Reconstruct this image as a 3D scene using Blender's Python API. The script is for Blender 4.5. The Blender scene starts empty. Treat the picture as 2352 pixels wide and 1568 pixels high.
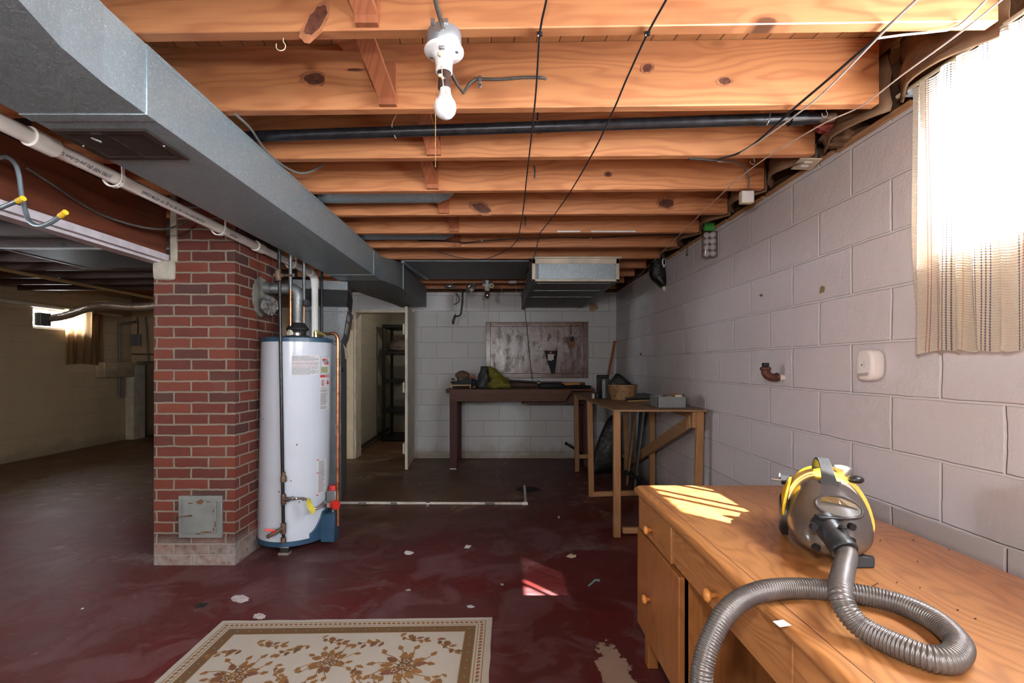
import bpy, bmesh, math, random
from mathutils import Vector, Matrix, noise as mnoise
R = math.radians
PI = math.pi
random.seed(7)
SC = bpy.context.scene
COL = SC.collection
EYE = 1.209          # lens height
F = 1080.0           # focal length in pixels of the 2352 px wide picture
VX, VY = 1152.0, 838.0

def P(px, py, Y):
    """the point of the room seen at (px,py) that lies Y metres in front of the lens"""
    return Vector(((px - VX) / F * Y, Y, EYE - (py - VY) / F * Y))

def PZ(px, py, z):
    """the same, for a known height"""
    return P(px, py, F * (EYE - z) / (py - VY))

# ------------------------------------------------------------------ objects
ORG = {}
def props(o, label=None, cat=None, group=None, kind=None):
    if label: o['label'] = label
    if cat: o['category'] = cat
    if group: o['group'] = group
    if kind: o['kind'] = kind
    return o

def thing(name, loc, label, cat, group=None):
    o = bpy.data.objects.new(name, None); COL.objects.link(o)
    o.empty_display_size = .05
    o.location = loc; ORG[o.name] = Vector(loc)
    return props(o, label, cat, group)

class MB:
    """collects shapes in room coordinates, links them as one mesh object"""
    def __init__(s): s.v = []; s.f = []; s.m = []; s.uv = {}
    def add(s, vs, fs, mi=0, uvs=None):
        b = len(s.v); s.v += [Vector(v) for v in vs]
        for k, f in enumerate(fs):
            s.f.append([b + i for i in f]); s.m.append(mi)
            if uvs: s.uv[len(s.f) - 1] = [uvs[i] for i in f]
        return s
    def box(s, x0, x1, y0, y1, z0, z1, mi=0, mat=None):
        vs = [Vector((x, y, z)) for z in (z0, z1) for y in (y0, y1) for x in (x0, x1)]
        if mat: vs = [mat @ v for v in vs]
        return s.add(vs, [(0,2,3,1),(4,5,7,6),(0,1,5,4),(2,6,7,3),(0,4,6,2),(1,3,7,5)], mi)
    def bar(s, a, b, w, h, up=(0,0,1), mi=0):
        """a board from a to b, w wide (sideways) and h high (along up)"""
        a, b, up = Vector(a), Vector(b), Vector(up)
        d = (b - a).normalized(); sd = d.cross(up).normalized(); u = sd.cross(d).normalized()
        vs = []
        for p in (a, b):
            for k in ((-1,-1),(1,-1),(1,1),(-1,1)): vs.append(p + sd*k[0]*w/2 + u*k[1]*h/2)
        return s.add(vs, [(3,2,1,0),(4,5,6,7),(0,1,5,4),(1,2,6,5),(2,3,7,6),(3,0,4,7)], mi)
    def ring(s, pts, radii, n=16, mi=0, cap=True, squash=1.0):
        """tube through pts with one radius per point"""
        pts = [Vector(p) for p in pts]; N = len(pts)
        if not hasattr(radii, '__len__'): radii = [radii]*N
        t = []
        for i in range(N):
            d = pts[min(i+1, N-1)] - pts[max(i-1, 0)]
            t.append(d.normalized() if d.length > 1e-9 else (t[-1] if t else Vector((0,0,1))))
        ref = Vector((0,0,1)) if abs(t[0].z) < .9 else Vector((1,0,0))
        nn = (ref - t[0]*ref.dot(t[0])).normalized()
        vs = []
        for i in range(N):
            nn = (nn - t[i]*nn.dot(t[i]))
            nn = nn.normalized() if nn.length > 1e-6 else t[i].orthogonal().normalized()
            bb = t[i].cross(nn)
            for k in range(n):
                a = 2*PI*k/n
                vs.append(pts[i] + (nn*math.cos(a)*squash + bb*math.sin(a))*radii[i])
        fs = [(i*n+k, i*n+(k+1)%n, (i+1)*n+(k+1)%n, (i+1)*n+k) for i in range(N-1) for k in range(n)]
        if cap: fs += [tuple(range(n))[::-1], tuple((N-1)*n+k for k in range(n))]
        return s.add(vs, fs, mi)
    def cyl(s, a, b, r, r2=None, n=24, mi=0):
        return s.ring([a, b], [r, r if r2 is None else r2], n, mi)
    def lathe(s, c, prof, n=32, mi=0, mat=None, axis=(0,0,1)):
        """prof: (radius, height) pairs about axis through c"""
        ax = Vector(axis).normalized(); u = ax.orthogonal().normalized(); w = ax.cross(u)
        c = Vector(c); vs = []
        for r, h in prof:
            for k in range(n):
                a = 2*PI*k/n; vs.append(c + ax*h + (u*math.cos(a) + w*math.sin(a))*max(r, 1e-5))
        fs = [(i*n+k, i*n+(k+1)%n, (i+1)*n+(k+1)%n, (i+1)*n+k) for i in range(len(prof)-1) for k in range(n)]
        fs += [tuple(range(n))[::-1], tuple((len(prof)-1)*n+k for k in range(n))]
        return s.add(vs, fs, mi)
    def ball(s, c, rx, ry=None, rz=None, n=20, mi=0, rough=0, fr=6, seed=0, e=1.0, flat=None):
        ry = rx if ry is None else ry; rz = rx if rz is None else rz
        c = Vector(c); vs = []; m = n//2
        sg = lambda v: math.copysign(abs(v)**e, v)
        for i in range(m+1):
            th = PI*i/m
            for k in range(n):
                a = 2*PI*k/n
                d = Vector((sg(math.sin(th))*sg(math.cos(a)), sg(math.sin(th))*sg(math.sin(a)), sg(math.cos(th))))
                q = 1 + (rough*mnoise.noise(d*fr/2 + Vector((seed,seed*2,0))) if rough else 0)
                p = Vector((d.x*rx*q, d.y*ry*q, d.z*rz*q))
                if flat is not None: p.z = max(p.z, flat)
                vs.append(c + p)
        fs = [(i*n+k, (i+1)*n+k, (i+1)*n+(k+1)%n, i*n+(k+1)%n) for i in range(m) for k in range(n)]
        return s.add(vs, fs, mi)
    def prism(s, poly, d, mi=0):
        """a flat outline of 3-D points pushed along d"""
        n = len(poly); d = Vector(d); a = [Vector(p) for p in poly]
        return s.add(a + [p + d for p in a], [tuple(range(n))[::-1], tuple(n+k for k in range(n))] +
                     [(k, (k+1)%n, n+(k+1)%n, n+k) for k in range(n)], mi)
    def grid(s, fn, nu, nv, mi=0):
        vs = []; uv = []
        for j in range(nv+1):
            for i in range(nu+1):
                vs.append(Vector(fn(i/nu, j/nv))); uv.append((i/nu, j/nv))
        fs = [(j*(nu+1)+i, j*(nu+1)+i+1, (j+1)*(nu+1)+i+1, (j+1)*(nu+1)+i) for j in range(nv) for i in range(nu)]
        return s.add(vs, fs, mi, uv)
    def loft(s, secs, mi=0, cap=True):
        n = len(secs[0]); vs = [v for sec in secs for v in sec]
        fs = [(i*n+k, i*n+(k+1)%n, (i+1)*n+(k+1)%n, (i+1)*n+k) for i in range(len(secs)-1) for k in range(n)]
        if cap: fs += [tuple(range(n))[::-1], tuple((len(secs)-1)*n+k for k in range(n))]
        return s.add(vs, fs, mi)
    def build(s, name, mats, parent=None, smooth=False, bevel=0, segs=2, org=None, label=None, cat=None, group=None, kind=None, solid=0, sub=0, auto=None, weld=True):
        if not isinstance(mats, (list, tuple)): mats = [mats]
        if parent is not None: o0 = ORG[parent.name]
        elif org is not None: o0 = Vector(org)
        else:
            xs = [v.x for v in s.v]; ys = [v.y for v in s.v]; zs = [v.z for v in s.v]
            o0 = Vector(((min(xs)+max(xs))/2, (min(ys)+max(ys))/2, min(zs)))
        me = bpy.data.meshes.new(name)
        me.from_pydata([tuple(v - o0) for v in s.v], [], s.f)
        for m in mats: me.materials.append(m)
        for i, p in enumerate(me.polygons): p.material_index = s.m[i]
        if s.uv:
            l = me.uv_layers.new(name='UV')
            for fi, uvs in s.uv.items():
                for li, u in zip(me.polygons[fi].loop_indices, uvs): l.data[li].uv = u
        bm = bmesh.new(); bm.from_mesh(me)
        if weld and not s.uv: bmesh.ops.remove_doubles(bm, verts=bm.verts, dist=1e-6)
        bmesh.ops.recalc_face_normals(bm, faces=bm.faces)
        bm.to_mesh(me); bm.free()
        if smooth or auto is not None:
            for p in me.polygons: p.use_smooth = True
        o = bpy.data.objects.new(name, me); COL.objects.link(o)
        if parent is not None: o.parent = parent
        else: o.location = o0
        ORG[o.name] = o0
        if solid:
            md = o.modifiers.new('thick', 'SOLIDIFY'); md.thickness = solid; md.offset = 0
        if sub:
            md = o.modifiers.new('sub', 'SUBSURF'); md.levels = sub; md.render_levels = sub
        if bevel:
            md = o.modifiers.new('bevel', 'BEVEL'); md.width = bevel; md.segments = segs; md.limit_method = 'ANGLE'; md.angle_limit = R(35)
            for p in me.polygons: p.use_smooth = True
        if (bevel or auto is not None):
            try:
                for e in me.edges: pass
                me.set_sharp_from_angle(angle=R(auto or 35))
            except Exception: pass
        return props(o, label, cat, group, kind)

def spline(pts, step=.01):
    """Catmull-Rom through pts, resampled"""
    pts = [Vector(p) for p in pts]; out = []
    for i in range(len(pts)-1):
        p0, p1, p2, p3 = pts[max(i-1,0)], pts[i], pts[i+1], pts[min(i+2, len(pts)-1)]
        n = max(2, int((p2-p1).length/step))
        for k in range(n):
            t = k/n
            out.append(.5*((2*p1) + (p2-p0)*t + (2*p0-5*p1+4*p2-p3)*t*t + (3*p1-p0-3*p2+p3)*t**3))
    out.append(pts[-1]); return out

def text(name, body, size, mat, parent, loc, xd, nd, bold=0.0, width=1.0, label=None, depth=0.0):
    cu = bpy.data.curves.new(name, 'FONT'); cu.body = body; cu.size = size; cu.offset = bold; cu.extrude = depth
    cu.align_x = 'LEFT'; cu.align_y = 'CENTER'
    cu.materials.append(mat)
    tmp = bpy.data.objects.new('t', cu); COL.objects.link(tmp)
    me = bpy.data.meshes.new_from_object(tmp.evaluated_get(bpy.context.evaluated_depsgraph_get()))
    bpy.data.objects.remove(tmp); me.name = name
    if not me.materials: me.materials.append(mat)
    o = bpy.data.objects.new(name, me); COL.objects.link(o)
    x = Vector(xd).normalized(); n = Vector(nd).normalized(); y = n.cross(x).normalized(); n = x.cross(y)
    m = Matrix((x*width, y, n)).transposed().to_4x4()
    m.translation = Vector(loc) - ORG[parent.name]
    o.parent = parent; o.matrix_local = m
    ORG[o.name] = Vector(loc)
    if label: o['label'] = label
    return o

# ------------------------------------------------------------------ materials
class G:
    def __init__(s, name):
        s.m = bpy.data.materials.new(name); s.m.use_nodes = True
        s.t = s.m.node_tree; s.t.nodes.clear()
        s.o = s.t.nodes.new('ShaderNodeOutputMaterial')
    def n(s, typ, **kw):
        nd = s.t.nodes.new('ShaderNode' + typ)
        for k, v in kw.items():
            if k.startswith('_'): setattr(nd, k[1:], v)
        return nd
    def put(s, nd, key, v):
        if v is None: return
        sk = nd.inputs[key]
        if isinstance(v, bpy.types.NodeSocket): s.t.links.new(v, sk)
        else:
            if sk.type == 'RGBA' and len(v) == 3: v = (*v, 1)
            sk.default_value = v
    def co(s, kind='Object'): return s.n('TexCoord').outputs[kind]
    def sep(s, v):
        nd = s.n('SeparateXYZ'); s.put(nd, 0, v); return nd.outputs[0], nd.outputs[1], nd.outputs[2]
    def comb(s, x=0., y=0., z=0.):
        nd = s.n('CombineXYZ'); s.put(nd, 0, x); s.put(nd, 1, y); s.put(nd, 2, z); return nd.outputs[0]
    def math(s, op, a, b=0., c=0., clamp=False):
        nd = s.n('Math', _operation=op, _use_clamp=clamp); s.put(nd, 0, a); s.put(nd, 1, b)
        if op in ('MULTIPLY_ADD', 'SMOOTH_MIN', 'WRAP'): s.put(nd, 2, c)
        return nd.outputs[0]
    def vmul(s, v, k):
        nd = s.n('VectorMath', _operation='MULTIPLY'); s.put(nd, 0, v); s.put(nd, 1, k); return nd.outputs[0]
    def vadd(s, v, k):
        nd = s.n('VectorMath', _operation='ADD'); s.put(nd, 0, v); s.put(nd, 1, k); return nd.outputs[0]
    def noise(s, v, scale, detail=3, rough=.5, dist=0., color=False):
        nd = s.n('TexNoise'); s.put(nd, 'Vector', v); s.put(nd, 'Scale', scale); s.put(nd, 'Detail', detail)
        s.put(nd, 'Roughness', rough); s.put(nd, 'Distortion', dist); return nd.outputs['Color' if color else 'Fac']
    def vor(s, v, scale, feat='F1', out='Distance', rnd=1.):
        nd = s.n('TexVoronoi', _feature=feat); s.put(nd, 'Vector', v); s.put(nd, 'Scale', scale); s.put(nd, 'Randomness', rnd)
        return nd.outputs[out]
    def ramp(s, f, stops, interp='LINEAR'):
        nd = s.n('ValToRGB'); r = nd.color_ramp; r.interpolation = interp
        while len(r.elements) < len(stops): r.elements.new(.5)
        for e, (p, c) in zip(r.elements, stops):
            e.position = p; e.color = (c, c, c, 1) if isinstance(c, (int, float)) else (*c, 1)
        s.put(nd, 0, f); return nd.outputs[0]
    def mix(s, f, a, b, mode='MIX'):
        nd = s.n('Mix', _data_type='RGBA', _blend_type=mode)
        for k, v in ((0, f), (6, a), (7, b)): s.put(nd, k, v)
        return nd.outputs[2]
    def rnd(s): return s.n('ObjectInfo').outputs['Random']
    def bump(s, h, st=.5, dist=.01, nrm=None):
        nd = s.n('Bump'); s.put(nd, 'Height', h); s.put(nd, 'Strength', st); s.put(nd, 'Distance', dist)
        if nrm is not None: s.put(nd, 'Normal', nrm)
        return nd.outputs[0]
    def bsdf(s, base=(.5,.5,.5), rough=.5, metal=0., nrm=None, spec=None, coat=None, trans=None, alpha=None, ior=None, coatr=None, sheen=None):
        nd = s.n('BsdfPrincipled')
        s.put(nd, 'Base Color', base); s.put(nd, 'Roughness', rough); s.put(nd, 'Metallic', metal)
        s.put(nd, 'Normal', nrm); s.put(nd, 'Specular IOR Level', spec); s.put(nd, 'Coat Weight', coat); s.put(nd, 'Coat Roughness', coatr)
        s.put(nd, 'Transmission Weight', trans); s.put(nd, 'Alpha', alpha); s.put(nd, 'IOR', ior); s.put(nd, 'Sheen Weight', sheen)
        return nd.outputs[0]
    def done(s, sh): s.t.links.new(sh, s.o.inputs[0]); return s.m

def plain(name, col, rough=.5, metal=0., var=.12, scale=12., bump=.15, coat=None, spec=None, bs=60.):
    """an ordinary material: slight mottling and a fine bump"""
    g = G(name); c = g.co(); f = g.noise(c, scale, 4)
    base = g.mix(g.ramp(f, [(.3, 0), (.7, 1)]), tuple(x*(1-var) for x in col), tuple(min(1, x*(1+var)) for x in col))
    ro = g.math('MULTIPLY_ADD', f, .2, rough-.1, clamp=True)
    nr = g.bump(g.noise(c, bs, 3), bump, .002) if bump else None
    return g.done(g.bsdf(base, ro, metal, nr, coat=coat, spec=spec))

def wood(name, light, dark, axis='x', rough=.55, freq=34., knots=True, bump=.25, coat=None, wob=1., contrast=1., knotcol=None):
    g = G(name); x, y, z = g.sep(g.co())
    if axis == 'y': x, y = y, x
    if axis == 'z': x, z = z, x
    rnd = g.math('MULTIPLY', g.rnd(), 37.)
    u = g.math('ADD', x, rnd)
    across = g.math('ADD', g.math('MULTIPLY', y, .55), z)
    # long soft swells of the grain
    n1 = g.noise(g.comb(g.math('MULTIPLY', u, .9), g.math('MULTIPLY', across, 5.), rnd), 1.6, 2)
    f = g.math('MULTIPLY_ADD', n1, .22*wob, across)
    kd = None
    if knots:
        kv = g.comb(g.math('MULTIPLY', u, 1.25), g.math('MULTIPLY', z, 2.6), rnd)
        kd = g.vor(kv, 1.15)
        kb = g.ramp(kd, [(0., 1.), (.05, .72), (.14, .25), (.34, 0.)])
        f = g.math('MULTIPLY_ADD', kb, .09, f)
    fine = g.noise(g.comb(g.math('MULTIPLY', u, 5.), g.math('MULTIPLY', y, 160.), g.math('MULTIPLY', z, 160.)), 1., 3)
    w = g.math('SINE', g.math('MULTIPLY', f, 2*PI*freq))
    w = g.math('MULTIPLY_ADD', w, .5, .5)
    w = g.math('POWER', w, 2.2)
    big = g.noise(g.comb(g.math('MULTIPLY', u, .8), g.math('MULTIPLY', y, 2.), g.math('MULTIPLY', z, 4.)), 1.3, 3)
    c1 = g.mix(g.math('MULTIPLY', w, .6*contrast), light, dark)
    c1 = g.mix(g.math('MULTIPLY', fine, .45*contrast), c1, dark)
    c1 = g.mix(g.ramp(big, [(.35, 0), (.75, .45)]), c1, tuple(a*.55+b*.45 for a, b in zip(dark, light)))
    # each board a shade of its own
    sh = g.math('MULTIPLY_ADD', g.rnd(), .3, .85)
    c1 = g.mix(1., c1, g.comb(sh, sh, sh), 'MULTIPLY')
    if knots:
        kc = knotcol or tuple(v*.22 for v in dark)
        c1 = g.mix(g.ramp(kd, [(0., .95), (.035, .9), (.05, .35), (.075, 0.)]), c1, kc)
    nr = g.bump(g.math('ADD', g.math('MULTIPLY', w, .4), fine), bump, .0015)
    ro = g.math('MULTIPLY_ADD', fine, .25, rough-.12)
    return g.done(g.bsdf(c1, ro, 0., nr, coat=coat, coatr=.25))

def blockwall(name, axis, col, mortar, y_off, line=.006, dark_line=False, rough=.45, dirt=True, strong=1., rowh=.203):
    g = G(name); x, y, z = g.sep(g.co())
    u = y if axis == 'y' else x
    wob = g.noise(g.co(), 9., 3)
    u2 = g.math('MULTIPLY_ADD', wob, .012, g.math('ADD', u, 20. + y_off))
    z2 = g.math('MULTIPLY_ADD', wob, .010, g.math('ADD', z, 26*rowh - 1.299 - .005))
    b = g.n('TexBrick', _offset=.5, _squash=1.)
    g.put(b, 'Vector', g.comb(u2, z2, 0.)); g.put(b, 'Scale', 1.); g.put(b, 'Mortar Size', line)
    g.put(b, 'Mortar Smooth', .6); g.put(b, 'Brick Width', .406); g.put(b, 'Row Height', rowh); g.put(b, 'Bias', 0.)
    g.put(b, 'Color1', (0, 0, 0)); g.put(b, 'Color2', (1, 1, 1)); g.put(b, 'Mortar', (.5, .5, .5))
    mor = b.outputs['Fac']; tone = b.outputs['Color']
    big = g.noise(g.co(), 1.1, 4); mid = g.noise(g.co(), 14., 5, .6); fine = g.noise(g.co(), 90., 4, .6)
    base = g.mix(g.ramp(big, [(.35, 0.), (.7, 1.)]), col, tuple(v*.9 for v in col))
    base = g.mix(g.math('MULTIPLY', tone, .12), base, tuple(v*.8 for v in col))
    base = g.mix(g.math('MULTIPLY', mor, .55), base, mortar)
    if dirt:   # rising damp and grime by the floor, a stain with a ragged edge
        d = g.math('SUBTRACT', g.math('MULTIPLY', g.noise(g.co(), 5., 4), .35), z)
        base = g.mix(g.ramp(d, [(0., 0.), (.15, .75)]), base, (.30, .24, .16))
        sp = g.vor(g.vmul(g.co(), (1., 1., 1.)), 3.1)
        base = g.mix(g.ramp(sp, [(.02, .55), (.035, 0.)]), base, (.22, .17, .12))
    hgt = g.math('ADD', g.math('MULTIPLY', mor, -1.6*strong), g.math('ADD', g.math('MULTIPLY', mid, .5), g.math('MULTIPLY', fine, .22)))
    nr = g.bump(hgt, .75, .009)
    return g.done(g.bsdf(base, g.math('MULTIPLY_ADD', mid, .25, rough-.1), 0., nr))
SKY, SUN, FLASH, FILL, EXPO = 84., 58., 39., 92., .25
# ------------------------------------------------------------------ the palette
m_joist = wood('pine_joist', (.64,.285,.12), (.37,.12,.046), 'x', rough=.5, freq=26., wob=1.3)
m_bridge = wood('bridging_wood', (.46,.16,.07), (.26,.075,.03), 'z', freq=30., knots=False)
m_deck = None
m_bench2 = wood('bench_pine', (.46,.245,.105), (.31,.145,.055), 'z', freq=40.)
m_bench2y = wood('bench_pine_long', (.50,.29,.14), (.34,.17,.075), 'y', freq=40.)
m_bench2x = wood('bench_pine_cross', (.50,.29,.14), (.34,.17,.075), 'x', freq=40.)
m_bench1 = wood('dark_stained_wood', (.15,.062,.032), (.075,.026,.013), 'x', rough=.6, freq=40., knots=False)
m_bench1z = wood('dark_red_post_wood', (.10,.022,.016), (.06,.014,.010), 'z', rough=.6, freq=30., knots=False)
m_ply = wood('worn_plywood', (.36,.22,.11), (.24,.13,.06), 'y', freq=14., knots=False)
m_oak = wood('oak_veneer', (.55,.245,.082), (.27,.092,.025), 'y', rough=.33, freq=24., knots=False, wob=4.2, contrast=.95, coat=.25, bump=.08)
m_oakz = wood('oak_veneer_upright', (.42,.165,.048), (.24,.075,.02), 'z', rough=.36, freq=26., knots=False, wob=2.2, contrast=.75, coat=.2, bump=.08)
m_pale = wood('pale_stick', (.62,.42,.2), (.45,.27,.11), 'z', freq=60., knots=False)
m_shadejoist = wood('shade_dark_joist', (.060,.026,.015), (.030,.012,.008), 'x', rough=.6, freq=26.)  # the left room's shade is put into this joist colour
m_beam = wood('red_brown_beam', (.16,.045,.020), (.07,.018,.010), 'y', freq=12., knots=False, rough=.5)
m_plate = wood('sill_plate_wood', (.50,.28,.14), (.26,.12,.055), 'y', freq=30., knots=False)
m_knob = plain('turned_knob_wood', (.72,.30,.07), .35, coat=.4)

def galvanised(name, base=(.42,.53,.58), spec=.42, flake=1.):
    g = G(name); c = g.co()
    v = g.vor(c, 95., out='Color'); vx, vy, vz = g.sep(v)
    sp = g.noise(g.vmul(c, (1,1,1)), 190., 2, .5, 2.2)
    dots = g.ramp(sp, [(.60, 0.), (.66, 1.)])
    big = g.noise(c, 5., 4)
    b = g.mix(g.math('MULTIPLY', vx, .22*flake), base, tuple(x*.72 for x in base))
    b = g.mix(g.ramp(big, [(.35, 0.), (.7, .35)]), b, tuple(x*.72 for x in base))
    b = g.mix(g.math('MULTIPLY', dots, .95*flake), b, (.9,.97,1.))
    ro = g.math('MULTIPLY_ADD', vx, .16, spec)
    nr = g.bump(g.math('ADD', g.math('MULTIPLY', vx, .4), g.noise(c, 7., 3)), .12, .004)
    return g.done(g.bsdf(b, ro, .72, nr))
m_galv = galvanised('galvanised_sheet')
m_galvdark = galvanised('dull_galvanised_sheet', (.21,.225,.235), .5, .5)
m_spangle = galvanised('spangled_sheet', (.34,.41,.45), .42, 2.)
m_furn = plain('grey_enamel', (.20,.215,.23), .4, .35, var=.1)
m_flue = galvanised('flue_pipe_metal', (.24,.255,.26), .42, .4)
m_register = plain('brown_register_enamel', (.045,.032,.027), .4, .1)
m_black = plain('black_plastic', (.014,.014,.016), .38, var=.2)
m_blackmat = plain('matt_black', (.012,.012,.013), .7, var=.2)
m_iron = plain('black_iron_pipe', (.035,.035,.04), .34, .55, var=.4, scale=30.)
m_rustiron = plain('rusty_iron', (.17,.11,.08), .6, .5, var=.5, scale=40., bump=.4)
m_rust = plain('rust_brown_fitting', (.12,.045,.03), .6, .3, var=.4, scale=50., bump=.4)
m_copper = plain('copper_pipe', (.62,.26,.13), .3, .9, var=.35, scale=25.)
m_brass = plain('brass', (.7,.5,.2), .3, .9)
m_steel = plain('bright_steel', (.62,.62,.62), .28, .9)
m_dullsteel = plain('dull_steel', (.33,.34,.35), .42, .8)
m_pvc = plain('white_pvc', (.88,.86,.82), .35, var=.06)
m_pvcdirty = plain('scuffed_white_pvc', (.66,.61,.54), .5, var=.18, scale=20.)
m_cable = plain('cloth_cable', (.085,.08,.07), .6, var=.3, scale=60.)
m_cabgrey = plain('grey_cable', (.16,.155,.15), .55)
m_cord = plain('black_cord', (.02,.018,.02), .5)
m_whitecord = plain('white_cord', (.62,.56,.5), .6)
m_string = plain('cotton_string', (.72,.55,.36), .8)
m_porcelain = plain('white_porcelain', (.84,.84,.85), .16, var=.03, coat=.5)
m_bakelite = plain('brown_bakelite', (.055,.03,.027), .3)
m_paint = plain('white_paint', (.70,.68,.65), .45, var=.08)
m_paintworn = plain('chipped_cream_paint', (.66,.60,.48), .5, var=.16, scale=9., bump=.3)
m_cream = plain('cream_board_paint', (.92,.76,.50), .5, var=.05)
m_trimwhite = plain('mauve_white_steel_paint', (.56,.52,.55), .5, var=.15, scale=14.)
m_heater = plain('white_enamel', (.64,.70,.78), .2, var=.015, bump=.03, coat=.3)
m_blue = plain('blue_enamel', (.035,.09,.16), .35, var=.15)
m_red = plain('red_plastic', (.62,.03,.02), .35)
m_yellowtag = plain('yellow_tag', (.62,.55,.06), .5)
m_labelw = plain('label_paper', (.70,.71,.73), .5, var=.03, bump=0)
m_ink = plain('printed_ink', (.16,.17,.19), .6, bump=0)
m_inkred = plain('red_ink', (.55,.05,.04), .5, bump=0)
m_inkpink = plain('pale_red_ink', (.62,.36,.36), .5, bump=0)
m_inkgreen = plain('olive_ink', (.35,.42,.2), .5, bump=0)
m_mortar = plain('mortar', (.40,.37,.30), .85, var=.2, scale=18., bump=.6)
m_vacyel = plain('yellow_plastic', (.88,.55,.015), .3, var=.03, coat=.4, bump=.03)
m_vacgrey = plain('dark_grey_rubber', (.020,.022,.024), .42, var=.15)
m_hose = plain('silver_grey_hose', (.15,.134,.125), .34, .45, var=.06, bump=.05)
m_yeltip = plain('yellow_vinyl', (.80,.52,.03), .4)
m_hookmetal = plain('blue_grey_steel', (.20,.25,.28), .4, .4)
m_detector = plain('detector_plastic', (.82,.78,.76), .35, var=.03, bump=.03)
m_ivory = plain('ivory_plastic', (.70,.62,.46), .45)
m_greybox = plain('grey_enamel_box', (.22,.24,.245), .45)
m_cardboard = plain('cardboard', (.42,.26,.13), .8)
m_paper = plain('white_paper_scrap', (.72,.70,.70), .8, bump=0)
m_pinkins = plain('red_kraft_insulation', (.42,.10,.08), .9, var=.4, scale=30., bump=.6)
m_kraft = plain('brown_kraft_paper', (.17,.09,.045), .75, var=.35, scale=7., bump=.6)
m_darknook = plain('dark_recess', (.05,.04,.035), .8)  # flat dark base colour for the nook walls
m_leather = plain('brown_cap_cloth', (.15,.085,.05), .85, var=.25, bump=.5)
m_greyfix = plain('zinc_box', (.36,.38,.40), .42, .7)
m_golfgreen = plain('green_card', (.05,.30,.05), .6)
m_ball = plain('golf_ball_white', (.85,.87,.9), .3, var=.02, bump=.3, bs=300.)
m_navy = plain('navy_cloth', (.02,.03,.07), .8)

def bagmat(name, col, tr):
    g = G(name); c = g.co(); f = g.noise(c, 22., 4, .6, 1.)
    p = g.bsdf(g.mix(f, col, tuple(v*.5 for v in col)), .32, 0., g.bump(g.noise(c, 16., 5, .65, 1.5), .9, .012))
    t = g.n('BsdfTranslucent'); g.put(t, 0, col)
    mx = g.n('MixShader'); g.put(mx, 0, tr); g.put(mx, 1, p); g.put(mx, 2, t.outputs[0])
    return g.done(mx.outputs[0])
m_yelbag = bagmat('yellow_plastic_bag', (.33,.30,.035), .25)
m_greybag = bagmat('grey_plastic_bag', (.10,.115,.12), .15)
m_pinkbag = bagmat('clear_pinkish_bag', (.26,.20,.19), .25)
m_darkbag = bagmat('black_plastic_bag', (.010,.010,.009), .05)

def tank_mat():
    g = G('smoked_clear_plastic'); c = g.co(); x, y, z = g.sep(c)
    dust = g.noise(c, 28., 5, .65, .8)
    low = g.math('MULTIPLY_ADD', z, -11., 1.05, clamp=True)
    f = g.math('MULTIPLY', low, g.ramp(dust, [(.32, .25), (.62, 1.)]), clamp=True)
    b = g.mix(f, (.095,.080,.075), (.30,.185,.085))
    b = g.mix(g.math('MULTIPLY', g.noise(c, 9., 3), .5), b, (.06,.052,.052))
    p = g.bsdf(b, .3, 0., coat=.22, coatr=.07, spec=.4)
    t = g.n('BsdfTransparent'); g.put(t, 0, (.42,.36,.32))
    mx = g.n('MixShader'); g.put(mx, 0, .22); g.put(mx, 1, p); g.put(mx, 2, t.outputs[0] if hasattr(t, 'outputs') else t)
    g.put(t, 0, (.42,.36,.32,1))
    return g.done(mx.outputs[0])
m_tank = tank_mat()

def glass(name, col=(1,1,1), f=.08):
    g = G(name); t = g.n('BsdfTransparent'); g.put(t, 0, col)
    gl = g.n('BsdfGlossy'); g.put(gl, 'Roughness', .05)
    mx = g.n('MixShader'); g.put(mx, 0, f); g.put(mx, 1, t.outputs[0]); g.put(mx, 2, gl.outputs[0])
    return g.done(mx.outputs[0])
m_glass = glass('window_glass')
m_clear = glass('clear_plastic_pack', (.85,.80,.78), .22)
g = G('frosted_bulb_glass'); m_bulb = g.done(g.bsdf((.86,.87,.9), .22, coat=.6, spec=.5))
m_bulbclear = glass('dusty_bulb_glass', (.6,.6,.6), .45)

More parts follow.
